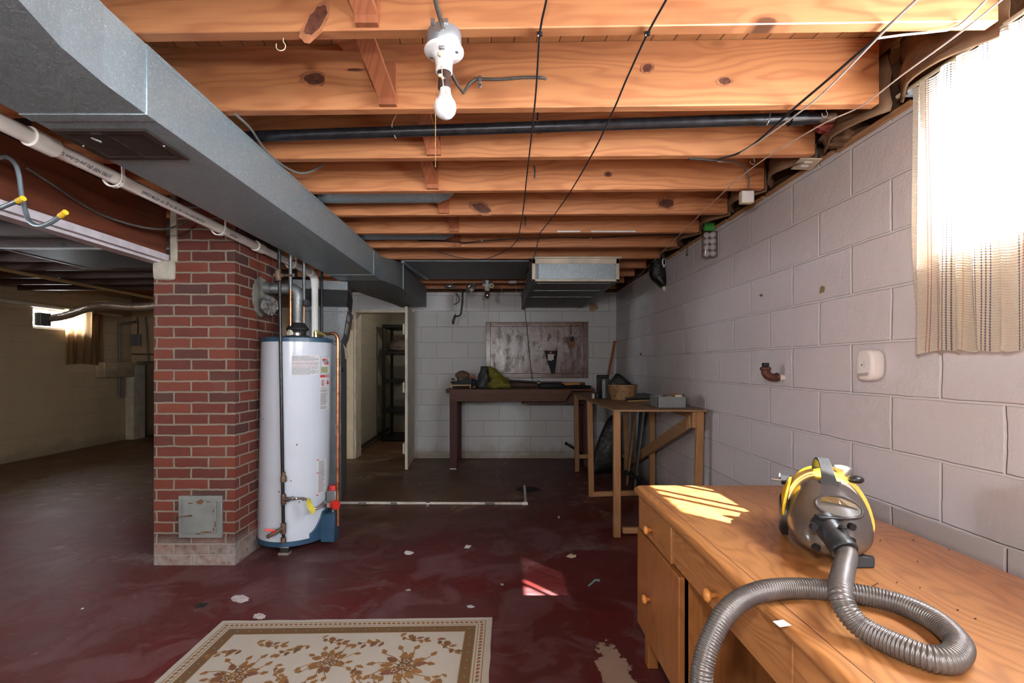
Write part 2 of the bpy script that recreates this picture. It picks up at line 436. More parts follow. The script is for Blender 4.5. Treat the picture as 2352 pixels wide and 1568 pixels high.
def floor_mat():
    g = G('worn_maroon_floor_paint'); c = g.co(); x, y, z = g.sep(c)
    n1 = g.noise(c, .9, 5, .55, .5); n2 = g.noise(c, 3.4, 6, .62, .7); n3 = g.noise(g.vmul(c, (3.,9.,1.)), 2.2, 6, .65, 1.)
    n4 = g.noise(c, 38., 4, .6)
    red = (.105,.009,.009); dusk = (.090,.026,.025); pale = (.16,.078,.085); brown = (.155,.085,.045)
    b = g.mix(g.ramp(n1, [(.38, 0.), (.50, .55), (.58, 1.)]), red, dusk)
    b = g.mix(g.ramp(n2, [(.50, 0.), (.54, .35), (.70, .8)]), b, pale)
    b = g.mix(g.ramp(n3, [(.60, 0.), (.72, .55)]), b, (.21,.14,.15))
    # the slab turns brown where water has stood by the far wall
    far = g.math('MULTIPLY_ADD', g.math('ADD', y, g.math('MULTIPLY', n1, 1.5)), .7, -2.75, clamp=True)
    lf = g.math('MULTIPLY_ADD', g.math('ADD', x, g.math('MULTIPLY', n2, .6)), -.8, .75, clamp=True)
    b = g.mix(g.math('MULTIPLY', far, g.math('MULTIPLY_ADD', lf, .8, .15)), b, brown)
    # lime tide-lines, thin and branching
    t1 = g.noise(g.vmul(c, (1.,1.35,1.)), 1.15, 5, .55, .9)
    tide = g.ramp(t1, [(.488, 0.), (.4985, 1.), (.501, 1.), (.512, 0.)])
    tide = g.math('MULTIPLY', tide, g.math('MULTIPLY', far, g.ramp(n2, [(.4, .15), (.6, .9)])))
    b = g.mix(g.math('MULTIPLY', tide, .9), b, (.42,.31,.18))
    # scuffs and drips of white
    sp = g.vor(c, 5.5); b = g.mix(g.ramp(sp, [(.010, .8), (.022, 0.)]), b, (.5,.45,.44))
    for (cx, cy, rx, ry, col, k) in (
                                     (.45,1.85,.06,.20,(.42,.31,.23),.8), (-2.0,2.95,.5,.10,(.36,.30,.29),.45), (-1.15,2.98,.32,.12,(.17,.12,.11),.5),
                                     (.58,3.0,.32,.28,(.20,.15,.15),.5)):
        dx = g.math('MULTIPLY', g.math('SUBTRACT', x, cx), 1/rx); dy = g.math('MULTIPLY', g.math('SUBTRACT', y, cy), 1/ry)
        d = g.math('SQRT', g.math('ADD', g.math('MULTIPLY', dx, dx), g.math('MULTIPLY', dy, dy)))
        d = g.math('ADD', d, g.math('MULTIPLY_ADD', g.noise(c, 16., 5, .65), 2.2, -1.1))
        soft = .06 if k >= .75 else .5
        b = g.mix(g.math('MULTIPLY', g.ramp(d, [(1-soft, 1.), (1., 0.)] if soft < .1 else [(.3, 1.), (1., 0.)]), k), b, col)
    # fresher red paint to the right of the rug
    dx = g.math('MULTIPLY', g.math('SUBTRACT', x, .62), 1/.42); dy = g.math('MULTIPLY', g.math('SUBTRACT', y, 2.72), 1/.36)
    d = g.math('ADD', g.math('SQRT', g.math('ADD', g.math('MULTIPLY', dx, dx), g.math('MULTIPLY', dy, dy))), g.math('MULTIPLY_ADD', n2, 1.2, -.6))
    b = g.mix(g.ramp(d, [(.95, .9), (.99, 0.)]), b, (.082,.010,.010))
    ro = g.math('MULTIPLY_ADD', n2, .5, .26)
    nr = g.bump(g.math('ADD', n2, g.math('MULTIPLY', n4, .25)), .25, .006)
    return g.done(g.bsdf(b, ro, 0., nr, spec=.5))
m_floor = floor_mat()

def brick_mat():
    g = G('red_brick'); c = g.co(); x, y, z = g.sep(c)
    wob = g.noise(c, 16., 4)
    u = g.math('ADD', g.math('ADD', x, y), g.math('MULTIPLY', wob, .012)); zz = g.math('MULTIPLY_ADD', wob, .010, z)
    b = g.n('TexBrick', _offset=.5); g.put(b, 'Vector', g.comb(g.math('ADD', u, 20*.2095-.72+.05), g.math('ADD', zz, .0655*10-.003), 0.))
    g.put(b, 'Scale', 1.); g.put(b, 'Mortar Size', .0062); g.put(b, 'Mortar Smooth', .25); g.put(b, 'Brick Width', .2095); g.put(b, 'Row Height', .0655)
    g.put(b, 'Color1', (0,0,0)); g.put(b, 'Color2', (1,1,1)); g.put(b, 'Mortar', (.5,.5,.5)); g.put(b, 'Bias', 0.)
    t = g.ramp(b.outputs['Color'], [(0., (.050,.021,.017)), (.25, (.095,.019,.012)), (.6, (.132,.022,.010)), (.9, (.180,.036,.015))])
    n = g.noise(c, 26., 5, .6); n2 = g.noise(c, 5., 4)
    t = g.mix(g.math('MULTIPLY', n, .35), t, (.12,.035,.028))
    t = g.mix(g.ramp(n2, [(.52, 0.), (.75, .35)]), t, (.13,.065,.05))
    t = g.mix(b.outputs['Fac'], t, g.mix(n, (.27,.23,.175), (.18,.155,.115)))
    # lime bloom at the foot
    low = g.math('MULTIPLY_ADD', g.math('SUBTRACT', z, g.math('MULTIPLY', n2, .12)), -9., 1.1, clamp=True)
    t = g.mix(g.math('MULTIPLY', low, g.ramp(n, [(.3, .25), (.6, .9)])), t, (.33,.29,.26))
    nr = g.bump(g.math('ADD', g.math('MULTIPLY', b.outputs['Fac'], -.9), g.math('MULTIPLY', n, .5)), .7, .006)
    return g.done(g.bsdf(t, .75, 0., nr))
m_brick = brick_mat()

m_wallR = blockwall('painted_block_right', 'y', (.69,.65,.67), (.84,.81,.81), .328, line=.0065, rowh=.208, strong=.65)
m_wallB = blockwall('painted_block_back', 'x', (.64,.655,.66), (.50,.50,.50), .12, line=.004, strong=.6)
m_wallL = blockwall('beige_block_left', 'y', (.52,.40,.25), (.44,.34,.22), .1, line=.004, strong=.5)
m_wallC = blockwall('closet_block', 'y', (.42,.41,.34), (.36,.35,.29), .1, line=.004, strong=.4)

def deck_mat():
    g = G('subfloor_boards'); x, y, z = g.sep(g.co())
    u = g.math('MULTIPLY', g.math('ADD', x, g.math('MULTIPLY', y, .12)), 1/.083)
    fr = g.math('FRACT', g.math('ADD', u, 200.)); gap = g.ramp(fr, [(.0, 1.), (.035, 0.), (.965, 0.), (1., 1.)])
    idn = g.n('TexWhiteNoise', _noise_dimensions='1D'); g.put(idn, 'W', g.math('FLOOR', u))
    gr = g.noise(g.comb(g.math('MULTIPLY', x, 60.), g.math('MULTIPLY', y, 2.), z), 1., 4)
    b = g.mix(idn.outputs['Value'], (.52,.25,.10), (.36,.15,.055)); b = g.mix(g.math('MULTIPLY', gr, .6), b, (.25,.09,.03))
    b = g.mix(gap, b, (.02,.008,.004))
    return g.done(g.bsdf(b, .6, 0., g.bump(g.math('MULTIPLY', gap, -1.), .8, .004)))
m_deck = deck_mat()

def peg_mat():
    g = G('varnished_pegboard'); x, y, z = g.sep(g.co())
    fx = g.math('SUBTRACT', g.math('FRACT', g.math('ADD', g.math('MULTIPLY', x, 1/.0254), 100.)), .5)
    fz = g.math('SUBTRACT', g.math('FRACT', g.math('ADD', g.math('MULTIPLY', z, 1/.0254), 100.)), .5)
    d = g.math('SQRT', g.math('ADD', g.math('MULTIPLY', fx, fx), g.math('MULTIPLY', fz, fz)))
    hole = g.ramp(d, [(.11, 1.), (.16, 0.)])
    n = g.noise(g.comb(g.math('MULTIPLY', x, 3.), y, z), 5., 5, .6)
    b = g.mix(g.ramp(n, [(.35, 0.), (.7, 1.)]), (.085,.038,.030), (.135,.066,.054))
    b = g.mix(hole, b, (.006,.004,.004))
    drip = g.noise(g.comb(g.math('MULTIPLY', x, 14.), y, g.math('MULTIPLY', z, 5.)), 1., 4, .6)
    nr = g.bump(g.math('ADD', g.math('MULTIPLY', hole, -1.5), g.math('MULTIPLY', drip, 1.6)), .6, .006)
    wear = g.ramp(g.noise(g.comb(g.math('MULTIPLY', x, 2.), y, z), 6., 5, .65), [(.42, .05), (.52, .9)])
    return g.done(g.bsdf(b, g.math('MULTIPLY_ADD', n, .35, .14), 0., nr, coat=wear, coatr=.24))
m_peg = peg_mat()

def rug_mats():
    g = G('cream_wool_pile'); c = g.co(); n = g.noise(c, 420., 3, .7); n2 = g.noise(c, 4., 4)
    b = g.mix(n, (.44,.375,.30), (.33,.275,.21)); b = g.mix(g.ramp(n2, [(.4, 0.), (.8, .4)]), b, (.36,.28,.20))
    a = g.done(g.bsdf(b, .95, 0., g.bump(n, .8, .003), sheen=.3))
    out = [a]
    for nm, c1, c2 in (('gold_brown_wool', (.29,.14,.036), (.19,.08,.018)), ('olive_brown_wool', (.17,.10,.035), (.11,.06,.02)), ('rust_brown_wool', (.24,.09,.035), (.12,.045,.02))):
        g = G(nm); c = g.co(); n = g.noise(c, 420., 3, .7)
        out.append(g.done(g.bsdf(g.mix(n, c1, c2), .95, 0., g.bump(n, .8, .003))))
    return out
m_rug = rug_mats()

def curtain_mat(name, base, stripes, cells=True, tint=1.):
    g = G(name); uvn = g.n('UVMap'); u, v, w = g.sep(uvn.outputs[0])
    b = base
    for (pos, wid, col) in stripes:
        d = g.math('ABSOLUTE', g.math('SUBTRACT', u, pos))
        zig = g.math('MULTIPLY', g.math('SINE', g.math('MULTIPLY', v, 700.)), wid*.35)
        b = g.mix(g.ramp(g.math('ADD', d, zig), [(0., .92), (wid*.8, .85), (wid, 0.)]), b, col)
    rows = g.math('MULTIPLY_ADD', g.math('SINE', g.math('MULTIPLY', v, 2*PI*118)), .5, .5)
    nn = g.noise(g.vmul(uvn.outputs[0], (260., 30., 1.)), 1., 3)
    nr = g.bump(g.math('ADD', rows, nn), .7, .003)
    p = g.bsdf(b, .9, 0., nr)
    t = g.n('BsdfTranslucent'); g.put(t, 0, b); g.put(t, 'Normal', nr)
    mx = g.n('MixShader'); g.put(mx, 0, .62); g.put(mx, 1, p); g.put(mx, 2, t.outputs[0])
    tr = g.n('BsdfTransparent'); mx2 = g.n('MixShader')
    # open weave: pinholes between the ribs, more in some columns
    op = g.math('MULTIPLY', g.ramp(rows, [(.0, .22), (.35, .03)]), g.ramp(nn, [(.35, .25), (.7, 1.)]))
    g.put(mx2, 0, op); g.put(mx2, 1, mx.outputs[0]); g.put(mx2, 2, tr.outputs[0])
    return g.done(mx2.outputs[0])
ST = []
rr = random.Random(3)
cols = [(.30,.03,.03), (.03,.03,.16), (.55,.16,.06), (.04,.03,.12), (.50,.08,.05)]
for c0 in (.075, .155, .215, .29, .36, .64, .70, .93):
    for k in range(rr.choice((2, 2, 3))):
        ST.append((c0 + k*.016, .0032, rr.choice(cols)))
for c0 in (.45, .49, .53, .80, .84, .04): ST.append((c0, .0035, (.80,.50,.24)))
m_curtain = curtain_mat('cream_striped_open_weave', (.93,.87,.74), ST[:30])
m_curtain2 = curtain_mat('tan_curtain_cloth', (.40,.26,.13), [(.2,.02,(.25,.12,.05)), (.5,.02,(.25,.12,.05)), (.8,.02,(.25,.12,.05))])

# ------------------------------------------------------------------ the shell
XR, YB, XL, YF, YLB = 1.486, 6.1, -6.1, -2.4, 7.75
ZT = EYE + .943          # top of the block walls / underside of the joists
ZD = EYE + 1.18          # underside of the subfloor
ZJ = EYE + .94
mb = MB(); mb.box(XL-.3, XR+.3, YF-.3, 8.9, -.15, 0)
mb.build('floor', m_floor, org=(0,0,0), kind='structure')
mb = MB(); mb.box(XL-.3, XR+.3, YF-.3, 8.9, ZD, ZD+.05)
for k in range(-9, 1):                      # joists over and behind the lens
    y = 1.312 + .4065*(k-1)
    mb.box(XL, XR+.1, y, y+.04, ZJ, ZD)
mb.build('ceiling', m_deck, org=(0,0,0), kind='structure')

WINR = [(.58, 1.56, 1.635, 2.12), (-1.75, -.65, 1.50, 2.09)]  # second opening: added window out of view, for fill daylight
def wall_with_holes(x0, x1, a0, a1, z0, z1, holes, axis):
    mb = MB(); cuts = sorted({a0, a1, *[h[0] for h in holes], *[h[1] for h in holes]})
    def bx(p, q, r, s):
        if axis == 'y': mb.box(x0, x1, p, q, r, s)
        else: mb.box(p, q, x0, x1, r, s)
    for p, q in zip(cuts, cuts[1:]):
        hs = [h for h in holes if h[0] <= p and h[1] >= q]
        if not hs: bx(p, q, z0, z1)
        else:
            h = hs[0]
            if h[2] > z0: bx(p, q, z0, h[2])
            if h[3] < z1: bx(p, q, h[3], z1)
    return mb
wall_with_holes(XR, XR+.08, YF, YB+.2, 0, ZT, WINR, 'y').build('wall_right', m_wallR, org=(0,0,0), kind='structure', weld=False)
DX0, DX1, DZ = -1.90, -1.165, EYE+.685     # the doorway
wall_with_holes(YB, YB+.2, -2.3, XR, 0, ZT, [(DX0, DX1, 0, DZ)], 'x').build('wall_back', m_wallB, org=(0,0,0), kind='structure', weld=False)
# closet behind the doorway
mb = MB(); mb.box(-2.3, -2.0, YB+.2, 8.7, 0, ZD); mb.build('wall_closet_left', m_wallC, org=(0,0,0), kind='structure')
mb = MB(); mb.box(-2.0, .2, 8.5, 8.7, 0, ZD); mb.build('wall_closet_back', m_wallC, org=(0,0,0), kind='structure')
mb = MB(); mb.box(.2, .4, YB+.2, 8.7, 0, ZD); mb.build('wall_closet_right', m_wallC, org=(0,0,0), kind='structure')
# far side of the left room, with a dark low opening
mb = wall_with_holes(YLB, YLB+.15, XL, -2.3, 0, ZT, [(-6.02, -5.25, 0, 1.27)], 'x'); mb.build('wall_back_left', m_wallL, org=(0,0,0), kind='structure', weld=False)
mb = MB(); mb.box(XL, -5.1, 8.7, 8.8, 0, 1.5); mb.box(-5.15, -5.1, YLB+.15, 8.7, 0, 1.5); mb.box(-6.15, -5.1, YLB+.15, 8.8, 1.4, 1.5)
mb.build('wall_nook', m_darknook, org=(0,0,0), kind='structure', weld=False)
WL = [(6.12, 6.86, 1.69, 1.985), (1.2, 2.2, 1.55, 2.0)]  # second opening: unseen window added to light the left room
wall_with_holes(XL-.2, XL, YF, 8.8, 0, ZD, WL, 'y').build('wall_left', m_wallL, org=(0,0,0), kind='structure', weld=False)
mb = MB(); mb.box(XL, XR+.2, YF-.2, YF, 0, ZD); mb.build('wall_front', m_wallB, org=(0,0,0), kind='structure')
# rim above the right wall and the back wall, behind the insulation
mb = MB(); mb.box(XR+.05, XR+.1, YF, YB+.2, ZT, ZD); mb.build('wall_rim_right', m_kraft, org=(0,0,0), kind='structure')
mb = MB(); mb.box(-2.3, XR+.06, YB+.06, YB+.2, ZT, ZD); mb.build('wall_rim_back', m_kraft, org=(0,0,0), kind='structure')
mb = MB(); mb.box(XL, -2.3, YLB, YLB+.15, ZT, ZD); mb.build('wall_rim_left', m_kraft, org=(0,0,0), kind='structure')
# a wooden strip along the top of the right wall
mb = MB()
for (y0, y1, t, s) in ((1.70, 2.06, .022, 0), (2.10, 2.62, .016, 1), (2.66, 3.05, .02, 0), (3.1, 3.9, .018, 1), (3.95, 4.7, .02, 0), (.4, 1.66, .02, 0)):
    mb.bar((XR+.012, y0, ZT+.004+.006*s), (XR+.006, y1, ZT+.002), .045, t)
mb.build('trim_1', m_plate, org=(0,0,0), kind='structure', weld=False)

# windows: frame, glass, muntins
def window(n, xa, xb, y0, y1, z0, z1, bars, mfr=None):
    mb = MB(); t = .035; xm = (xa+xb)/2
    mb.box(xm-.02, xm+.02, y0, y1, z0, z0+t); mb.box(xm-.02, xm+.02, y0, y1, z1-t, z1)
    mb.box(xm-.02, xm+.02, y0, y0+t, z0, z1); mb.box(xm-.02, xm+.02, y1-t, y1, z0, z1)
    for b in bars: mb.box(xm-.012, xm+.012, b-.007, b+.007, z0, z1)
    fr = mb.build('window_%d' % n, mfr or m_paint, org=(0,0,0), kind='structure', weld=False)
    ORG[fr.name] = Vector((0,0,0))
    mb = MB(); mb.box(xm-.003, xm+.003, y0+t, y1-t, z0+t, z1-t); mb.build('window_pane', m_glass, fr)
    return fr
window(1, XR+.03, XR+.09, *WINR[0], (.84, .93, 1.12))
window(2, XR+.03, XR+.09, *WINR[1], (-1.2,))  # added behind the camera as ambient fill, never in view
window(3, XL-.2, XL, *WL[0], (6.45,))
window(4, XL-.2, XL, *WL[1], (1.7,))  # added out of view to let more light into the left room

# door opening: jambs and head are one painted frame, the leaf stands open towards us
mb = MB()
mb.box(DX1-.02, DX1+.045, YB-.022, YB+.2, 0, DZ+.03); mb.box(DX0-.01, DX0+.02, YB-.03, YB+.2, 0, DZ+.03); mb.box(DX0, DX1+.03, YB-.02, YB+.2, DZ-.006, DZ+.03)
mb.build('trim_2', m_paintworn, org=(0,0,0), kind='structure', weld=False, bevel=.004)
mb = MB(); mb.box(DX0-.125, DX0-.012, YB-.035, YB-.003, .0, DZ+.0)
mb.build('trim_3', m_cream, org=(0,0,0), kind='structure')
# ------------------------------------------------------------------ the door leaf
hinge = Vector((DX1+.01, YB-.03, 0)); near = Vector((P(930, 1000, 5.39).x, 5.39, 0))
dr = thing('door_1', (hinge.x, hinge.y, 0), 'white painted plank door standing open beside the closet doorway', 'door')
d = (near-hinge).normalized(); sd = Vector((d.y, -d.x, 0))
mb = MB(); mb.prism([hinge+sd*.0+Vector((0,0,.01)), near+Vector((0,0,.01)), near+Vector((0,0,DZ-.012)), hinge+Vector((0,0,DZ-.012))], sd*-.032)
mb.build('leaf', m_paintworn, dr, bevel=.003)
mb = MB()
for z in (.25, .95, 1.62): mb.bar(near+sd*.014+Vector((0,0,z)), hinge+sd*.014+Vector((0,0,z)), .022, .12)
mb.build('ledge', m_paintworn, dr, bevel=.003)
mb = MB(); mb.box(near.x-.005, near.x+.005, near.y-.006, near.y, .95, 1.03); mb.build('latch', m_rustiron, dr)
mb = MB(); mb.box(DX0-.045, DX0-.02, YB-.045, YB-.036, 1.66, 1.76)
mb.build('wooden_turn_block', plain('orange_varnish', (.55,.24,.05), .4), None, bevel=.004, label='small orange wooden turn button on the cream board beside the doorway', cat='latch')

# ------------------------------------------------------------------ joists
ORD = ['nearest', 'second', 'third', 'fourth', 'fifth', 'sixth', 'seventh', 'eighth', 'ninth', 'tenth', 'eleventh', 'twelfth']
NOTE = ['with the bulb box under it', 'with a clamped cable on its face', 'behind the black iron pipe', 'with a board strap nailed on its face', 'with a large dark knot near the right wall', 'with strips of white tape near its lower edge', 'just behind the drooping black cord', 'against the near end of the boxed duct', 'hidden partly by the flat sheet duct', 'over the far ceiling socket', 'near the closet wall', 'against the closet wall top']
SL = -math.tan(R(1.15))
joist0 = None
for k in range(12):
    y0 = 1.312 + .4065*k
    mb = MB(); xe = 1.36 if k < 2 else 1.40
    xa, xb = -2.17, xe
    n = 24; vs = []
    mb.add([(xa, y0, ZJ), (xb, y0, ZJ), (xb, y0+.039, ZJ), (xa, y0+.039, ZJ), (xa, y0, ZD-.001), (xb, y0, ZD-.001), (xb, y0+.039, ZD-.001), (xa, y0+.039, ZD-.001)],
           [(0,1,2,3), (4,5,6,7), (0,1,5,4), (1,2,6,5), (2,3,7,6), (3,0,4,7)])
    for v in mb.v: v.y += v.x*SL*(1 if k < 5 else .6)
    mb.build('ceiling_joist', m_joist, bevel=.003, segs=1, label='%s ceiling joist, %s' % (ORD[k], NOTE[k]), cat='joist', group='pine joists across the ceiling')
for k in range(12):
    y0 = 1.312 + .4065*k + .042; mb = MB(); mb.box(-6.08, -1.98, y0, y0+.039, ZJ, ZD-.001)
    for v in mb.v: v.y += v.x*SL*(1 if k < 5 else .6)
    mb.build('left_joist', m_shadejoist, None, bevel=.003, segs=1, label='%s joist over the room left of the beam, darkened for shade' % ORD[k], cat='joist', group='dark joists left of the beam')
def jyy(k, x): return 1.312 + .4065*k + x*SL*(1 if k < 5 else .6)
m_knotw = plain('dark_knot', (.11,.035,.018), .6, var=.5, scale=60., bump=.4); m_knot2 = plain('knot_halo', (.36,.14,.06), .6, var=.3, scale=40.)
for (k, px, py, w, h, rot_) in ((0,726,46,17,40,-.55),(1,722,181,24,13,0),(1,1665,186,14,8,0),(1,1487,156,11,9,.4),(1,815,160,18,3,0),(4,1531,467,17,10,0),(4,1107,478,22,10,-.3),(2,1240,300,8,6,0),(3,1397,400,7,5,0),(0,1430,80,24,6,0)):
    Y_ = jyy(k, (px-VX)/F*1.8); o_ = bpy.data.objects['ceiling_joist' + ('.%03d' % k if k else '')]
    Y_ = jyy(k, (px-VX)/F*Y_); c_ = P(px, py, Y_-.0008); n = 18; s = Y_/F; rr = random.Random(px)
    for (q_, mt, nm, dy) in ((1.45, m_knot2, 'knot_halo', 0.), (1., m_knotw, 'knot', -.0006)):
        mb = MB(); pts = []
        for i in range(n):
            a_ = 2*PI*i/n; j_ = rr.uniform(.88, 1.1)*q_; u_, v_ = math.cos(a_)*w*s*j_, math.sin(a_)*h*s*j_
            pts.append((c_.x+u_*math.cos(rot_)-v_*math.sin(rot_), c_.y+dy, c_.z+u_*math.sin(rot_)+v_*math.cos(rot_)))
        if k == 0 and px == 1430: continue
        mb.prism(pts, (0,.004,0)); mb.build(nm, mt, o_)
def jy(k, x=0.): return 1.312 + .4065*k + x*SL*(1 if k < 5 else .6)

# kraft-faced insulation stuffed into each bay over the right wall
for k in range(-1, 7):
    ya, yb = jy(k, 1.4)+.045, jy(k+1, 1.4)-.004
    mb = MB(); rnd = random.Random(k)
    def fn(u, v, ya=ya, yb=yb, k=k):
        bul = math.sin(PI*u)*(.045 if k != 1 else .02) + .02*mnoise.noise(Vector((u*3+k*7, v*4, 1)))
        return (1.435 - bul - .05*(1-v)*math.sin(PI*u), ya+(yb-ya)*u, ZJ-.0+.225*v)
    mb.grid(fn, 12, 8)
    mb.build('insulation_batt', m_kraft, smooth=True, solid=.01, label='brown kraft insulation batt over the right wall, %s from the front' % (['above the curtain top, frontmost', 'above the curtain rod end', 'by the red paper tear', 'by the grey outlet box', 'by the cream phone box', 'by the golf balls', 'by the black hanging bag', 'deepest one'][k+1]), cat='insulation', group='insulation batts over the right wall')

# diagonal bridging straps between joists
BR = ['whose lower end shows above the ceiling bulb, frontmost', 'with two nails in its lower end, left of the ceiling bulb', 'behind the iron pipe near the pull chain', 'just under the pull chain end', 'in the fifth gap', 'short reddish piece behind the taped joist', 'behind the seventh joist']
for k, (xa, xb) in enumerate(((-.44,-.375), (-.475,-.415), (-.36,-.305), (-.415,-.37), (-.40,-.36), (-.375,-.335), (-.40,-.36))):
    kk = k-1
    y1 = (jy(kk, -.4)+.04) if kk >= 0 else 1.312-.4065+.04; y2 = jy(kk+1, -.4)
    for flip in (0, 1):
        mb = MB()
        if not flip: a, b = Vector((xa, y1+.001, ZD-.02)), Vector((xb, y2-.012, ZJ+.035))
        else: a, b = Vector((xa-.07, y2-.001, ZD-.02)), Vector((xb-.07, y1+.012, ZJ+.05))
        # follows the joist face at its lower end, as a bent strap of board
        dd = (b-a).normalized()
        mb.bar(a, b, .062, .018, up=(0, dd.z, -dd.y))
        if not flip:
            mb.box(xb-.031, xb+.031, y2-.020, y2-.001, ZJ+.006, ZJ+.16)
        mb.build('bridging_strut', m_bridge, label=('reddish wood bridging strap %s' % BR[k]) if not flip else ('mirrored bridging strut in the %s gap between ceiling joists' % ORD[k]), cat='strut', group='bridging between the joists', weld=False)
# ------------------------------------------------------------------ steel beam on the left
mb = MB()
bm_ = thing('ceiling_beam', (-2.08, 0, ZJ-.3), 'red-brown wooden beam above a mauve-white strip, resting on the brick chimney', 'beam')
bx = -2.02
mb.box(bx-.10, bx-.005, YF+.02, 2.84, EYE+.665, ZJ-.002); mb.build('beam_timber', m_beam, bm_)
mb = MB(); mb.box(bx-.13, bx+.012, YF+.02, 2.86, EYE+.627, EYE+.634); mb.box(bx-.005, bx+.012, YF+.02, 2.86, EYE+.634, EYE+.664)
mb.box(bx-.09, bx-.02, YF+.02, 2.86, EYE+.612, EYE+.627)
mb.build('painted_flange', m_trimwhite, bm_, label='mauve-white painted lower flange')
# ------------------------------------------------------------------ chimney
CX0, CX1, CY0, CY1 = -2.10, -1.61, 2.84, 3.42
ch = thing('chimney', (-1.855, 3.1, 0), 'red brick chimney stack beside the white water heater', 'chimney')
def brickbox(mb, x0, x1, y0, y1, z0, z1): mb.box(x0, x1, y0, y1, z0, z1)
mb = MB(); mb.box(CX0, CX1, CY0, CY1, 0, EYE+.60); mb.box(CX0+.095, CX1, CY0, CY1, EYE+.60, ZD)
mb.build('brickwork', m_brick, ch)
# ash door
Y = CY0-.012
pz = lambda px, py: P(px, py, CY0)
a0, a1 = pz(414, 1233), pz(513, 1137)
ad = MB(); ad.box(a0.x, a1.x, Y-.006, Y+.012, a0.z, a1.z)
ash = ad.build('cleanout_frame', plain('grey_painted_iron_rusted', (.23,.245,.235), .55, .2, var=.15, scale=9.), ch, bevel=.003, label='grey iron cleanout door frame streaked with rust')
mb = MB(); b0, b1 = pz(425, 1221), pz(502, 1148); mb.box(b0.x, b1.x, Y-.014, Y-.006, b0.z, b1.z); dd_ = mb.build('cleanout_door', ash.data.materials[0], ash, bevel=.002)
mb = MB()
c0, c1 = pz(408, 1184), pz(448, 1180); mb.bar((c0.x, Y-.018, c0.z), (c1.x, Y-.018, c1.z), .006, .008)
mb.cyl((c0.x+.01, Y-.026, c0.z-.01), (c0.x+.01, Y-.026, c0.z+.012), .006, n=10)
mb.build('cleanout_latch', m_rustiron, ash)
g = G('rust_streak'); c = g.co(); m_rs = g.done(g.bsdf(g.mix(g.noise(c, 60., 5), (.20,.08,.028), (.09,.04,.02)), .9))
mb = MB(); rr = random.Random(5)
for (px, py, w, h) in ((466,1150,14,10), (444,1152,12,3), (484,1150,10,2), (497,1212,3,9), (480,1218,26,3), (496,1170,2,6), (462,1222,14,2), (500,1200,2,16)):
    c_ = pz(px, py); n = 9; s = CY0/F
    mb = MB(); mb.prism([(c_.x + math.cos(2*PI*i/n)*w/2*s*rr.uniform(.7,1.3), Y-.0165, c_.z + math.sin(2*PI*i/n)*h/2*s*rr.uniform(.7,1.3)) for i in range(n)], (0, .003, 0)); mb.build('rust_patch', m_rs, ash)
# mortar under the beam and up its side
mb = MB(); q0, q1 = pz(356, 642), pz(404, 600)
mb.ball(((q0.x+q1.x)/2-.002, CY0+.02, (q0.z+q1.z)/2), (q1.x-q0.x)/2*1.02, .05, (q1.z-q0.z)/2*1.1, n=28, rough=.10, e=.4)
mb.box(P(394,600,CY0).x, P(408,600,CY0).x, CY0-.014, CY0+.1, EYE+.62, ZD)
mb.build('mortar_pad', m_mortar, ch, bevel=.004)
# flue thimble ring and the foil ball on the right flank
mb = MB(); th = P(612, 705, 3.18); 
yy, zz = 3.13, P(600, 700, 3.13).z
def disc(mb, x, y, z, ry, rz, t, mi=0, n=40, e=0):
    mb.prism([(x, y+math.cos(2*PI*i/n)*ry*(1+e*math.sin(i*2.3)), z+math.sin(2*PI*i/n)*rz*(1+e*math.cos(i*1.7))) for i in range(n)], (t, 0, 0), mi)
disc(mb, CX1-.002, yy+.01, zz+.055, .105, .13, .012, e=.04)
mb.box(CX1-.001, CX1+.012, yy+.03, yy+.2, EYE-.12, EYE+.12)
mb.build('mortar_patch', plain('grey_green_mortar', (.20,.195,.165), .85, var=.3, scale=18., bump=.6), ch, smooth=False)
mb = MB(); bc = P(619, 702, 3.11)
mb.ball(bc, .052, .055, .058, n=40, rough=.30, fr=9, seed=3)
g = G('crumpled_foil'); c = g.co(); m_foil = g.done(g.bsdf((.55,.55,.55), .22, 1., g.bump(g.noise(c, 34., 6, .7, 2.), 1., .02)))
mb.build('foil_ball', m_foil, None, smooth=True, label='crumpled foil ball plugging a round hole in the chimney side', cat='foil')

# ------------------------------------------------------------------ main duct
du = thing('air_duct', (-1.2, 2.5, EYE+.73), 'long grey galvanised trunk duct running back under the joists', 'duct')
def dsec(y, x0, x1, z0, z1): return [(x0, y, z0), (x1, y, z0), (x1, y, z1), (x0, y, z1)]
zb, zt = EYE+.73, ZJ-.006
mb = MB()
mb.loft([dsec(YF+.05, -1.40, -.52, zb, zt), dsec(.2, -1.40, -.62, zb, zt), dsec(.55, -1.40, -.78, zb, zt), dsec(.8, -1.40, -.90, zb, zt), dsec(.94, -1.40, -.966, zb, zt), dsec(1.08, -1.40, -1.012, zb, zt), dsec(1.22, -1.40, -1.032, zb, zt), dsec(1.366, -1.40, -1.035, zb, zt)])
mb.build('near_section', m_galv, du, weld=False)
mb = MB(); mb.loft([dsec(1.368, -1.40, -1.035, zb, zt), dsec(4.06, -1.40, -1.035, zb, zt)]); mb.build('long_section', m_galv, du, weld=False)
mb = MB(); mb.box(-1.404, -1.031, 1.366, 1.405, zb-.003, zt); mb.box(-1.404, -1.032, 3.80, 3.806, zb-.003, zt); mb.bar((-1.034, 1.4, zt-.006), (-1.034, 4.05, zt-.006), .006, .012)
mb.build('drive_cleat', m_galv, du, bevel=.002, weld=False)
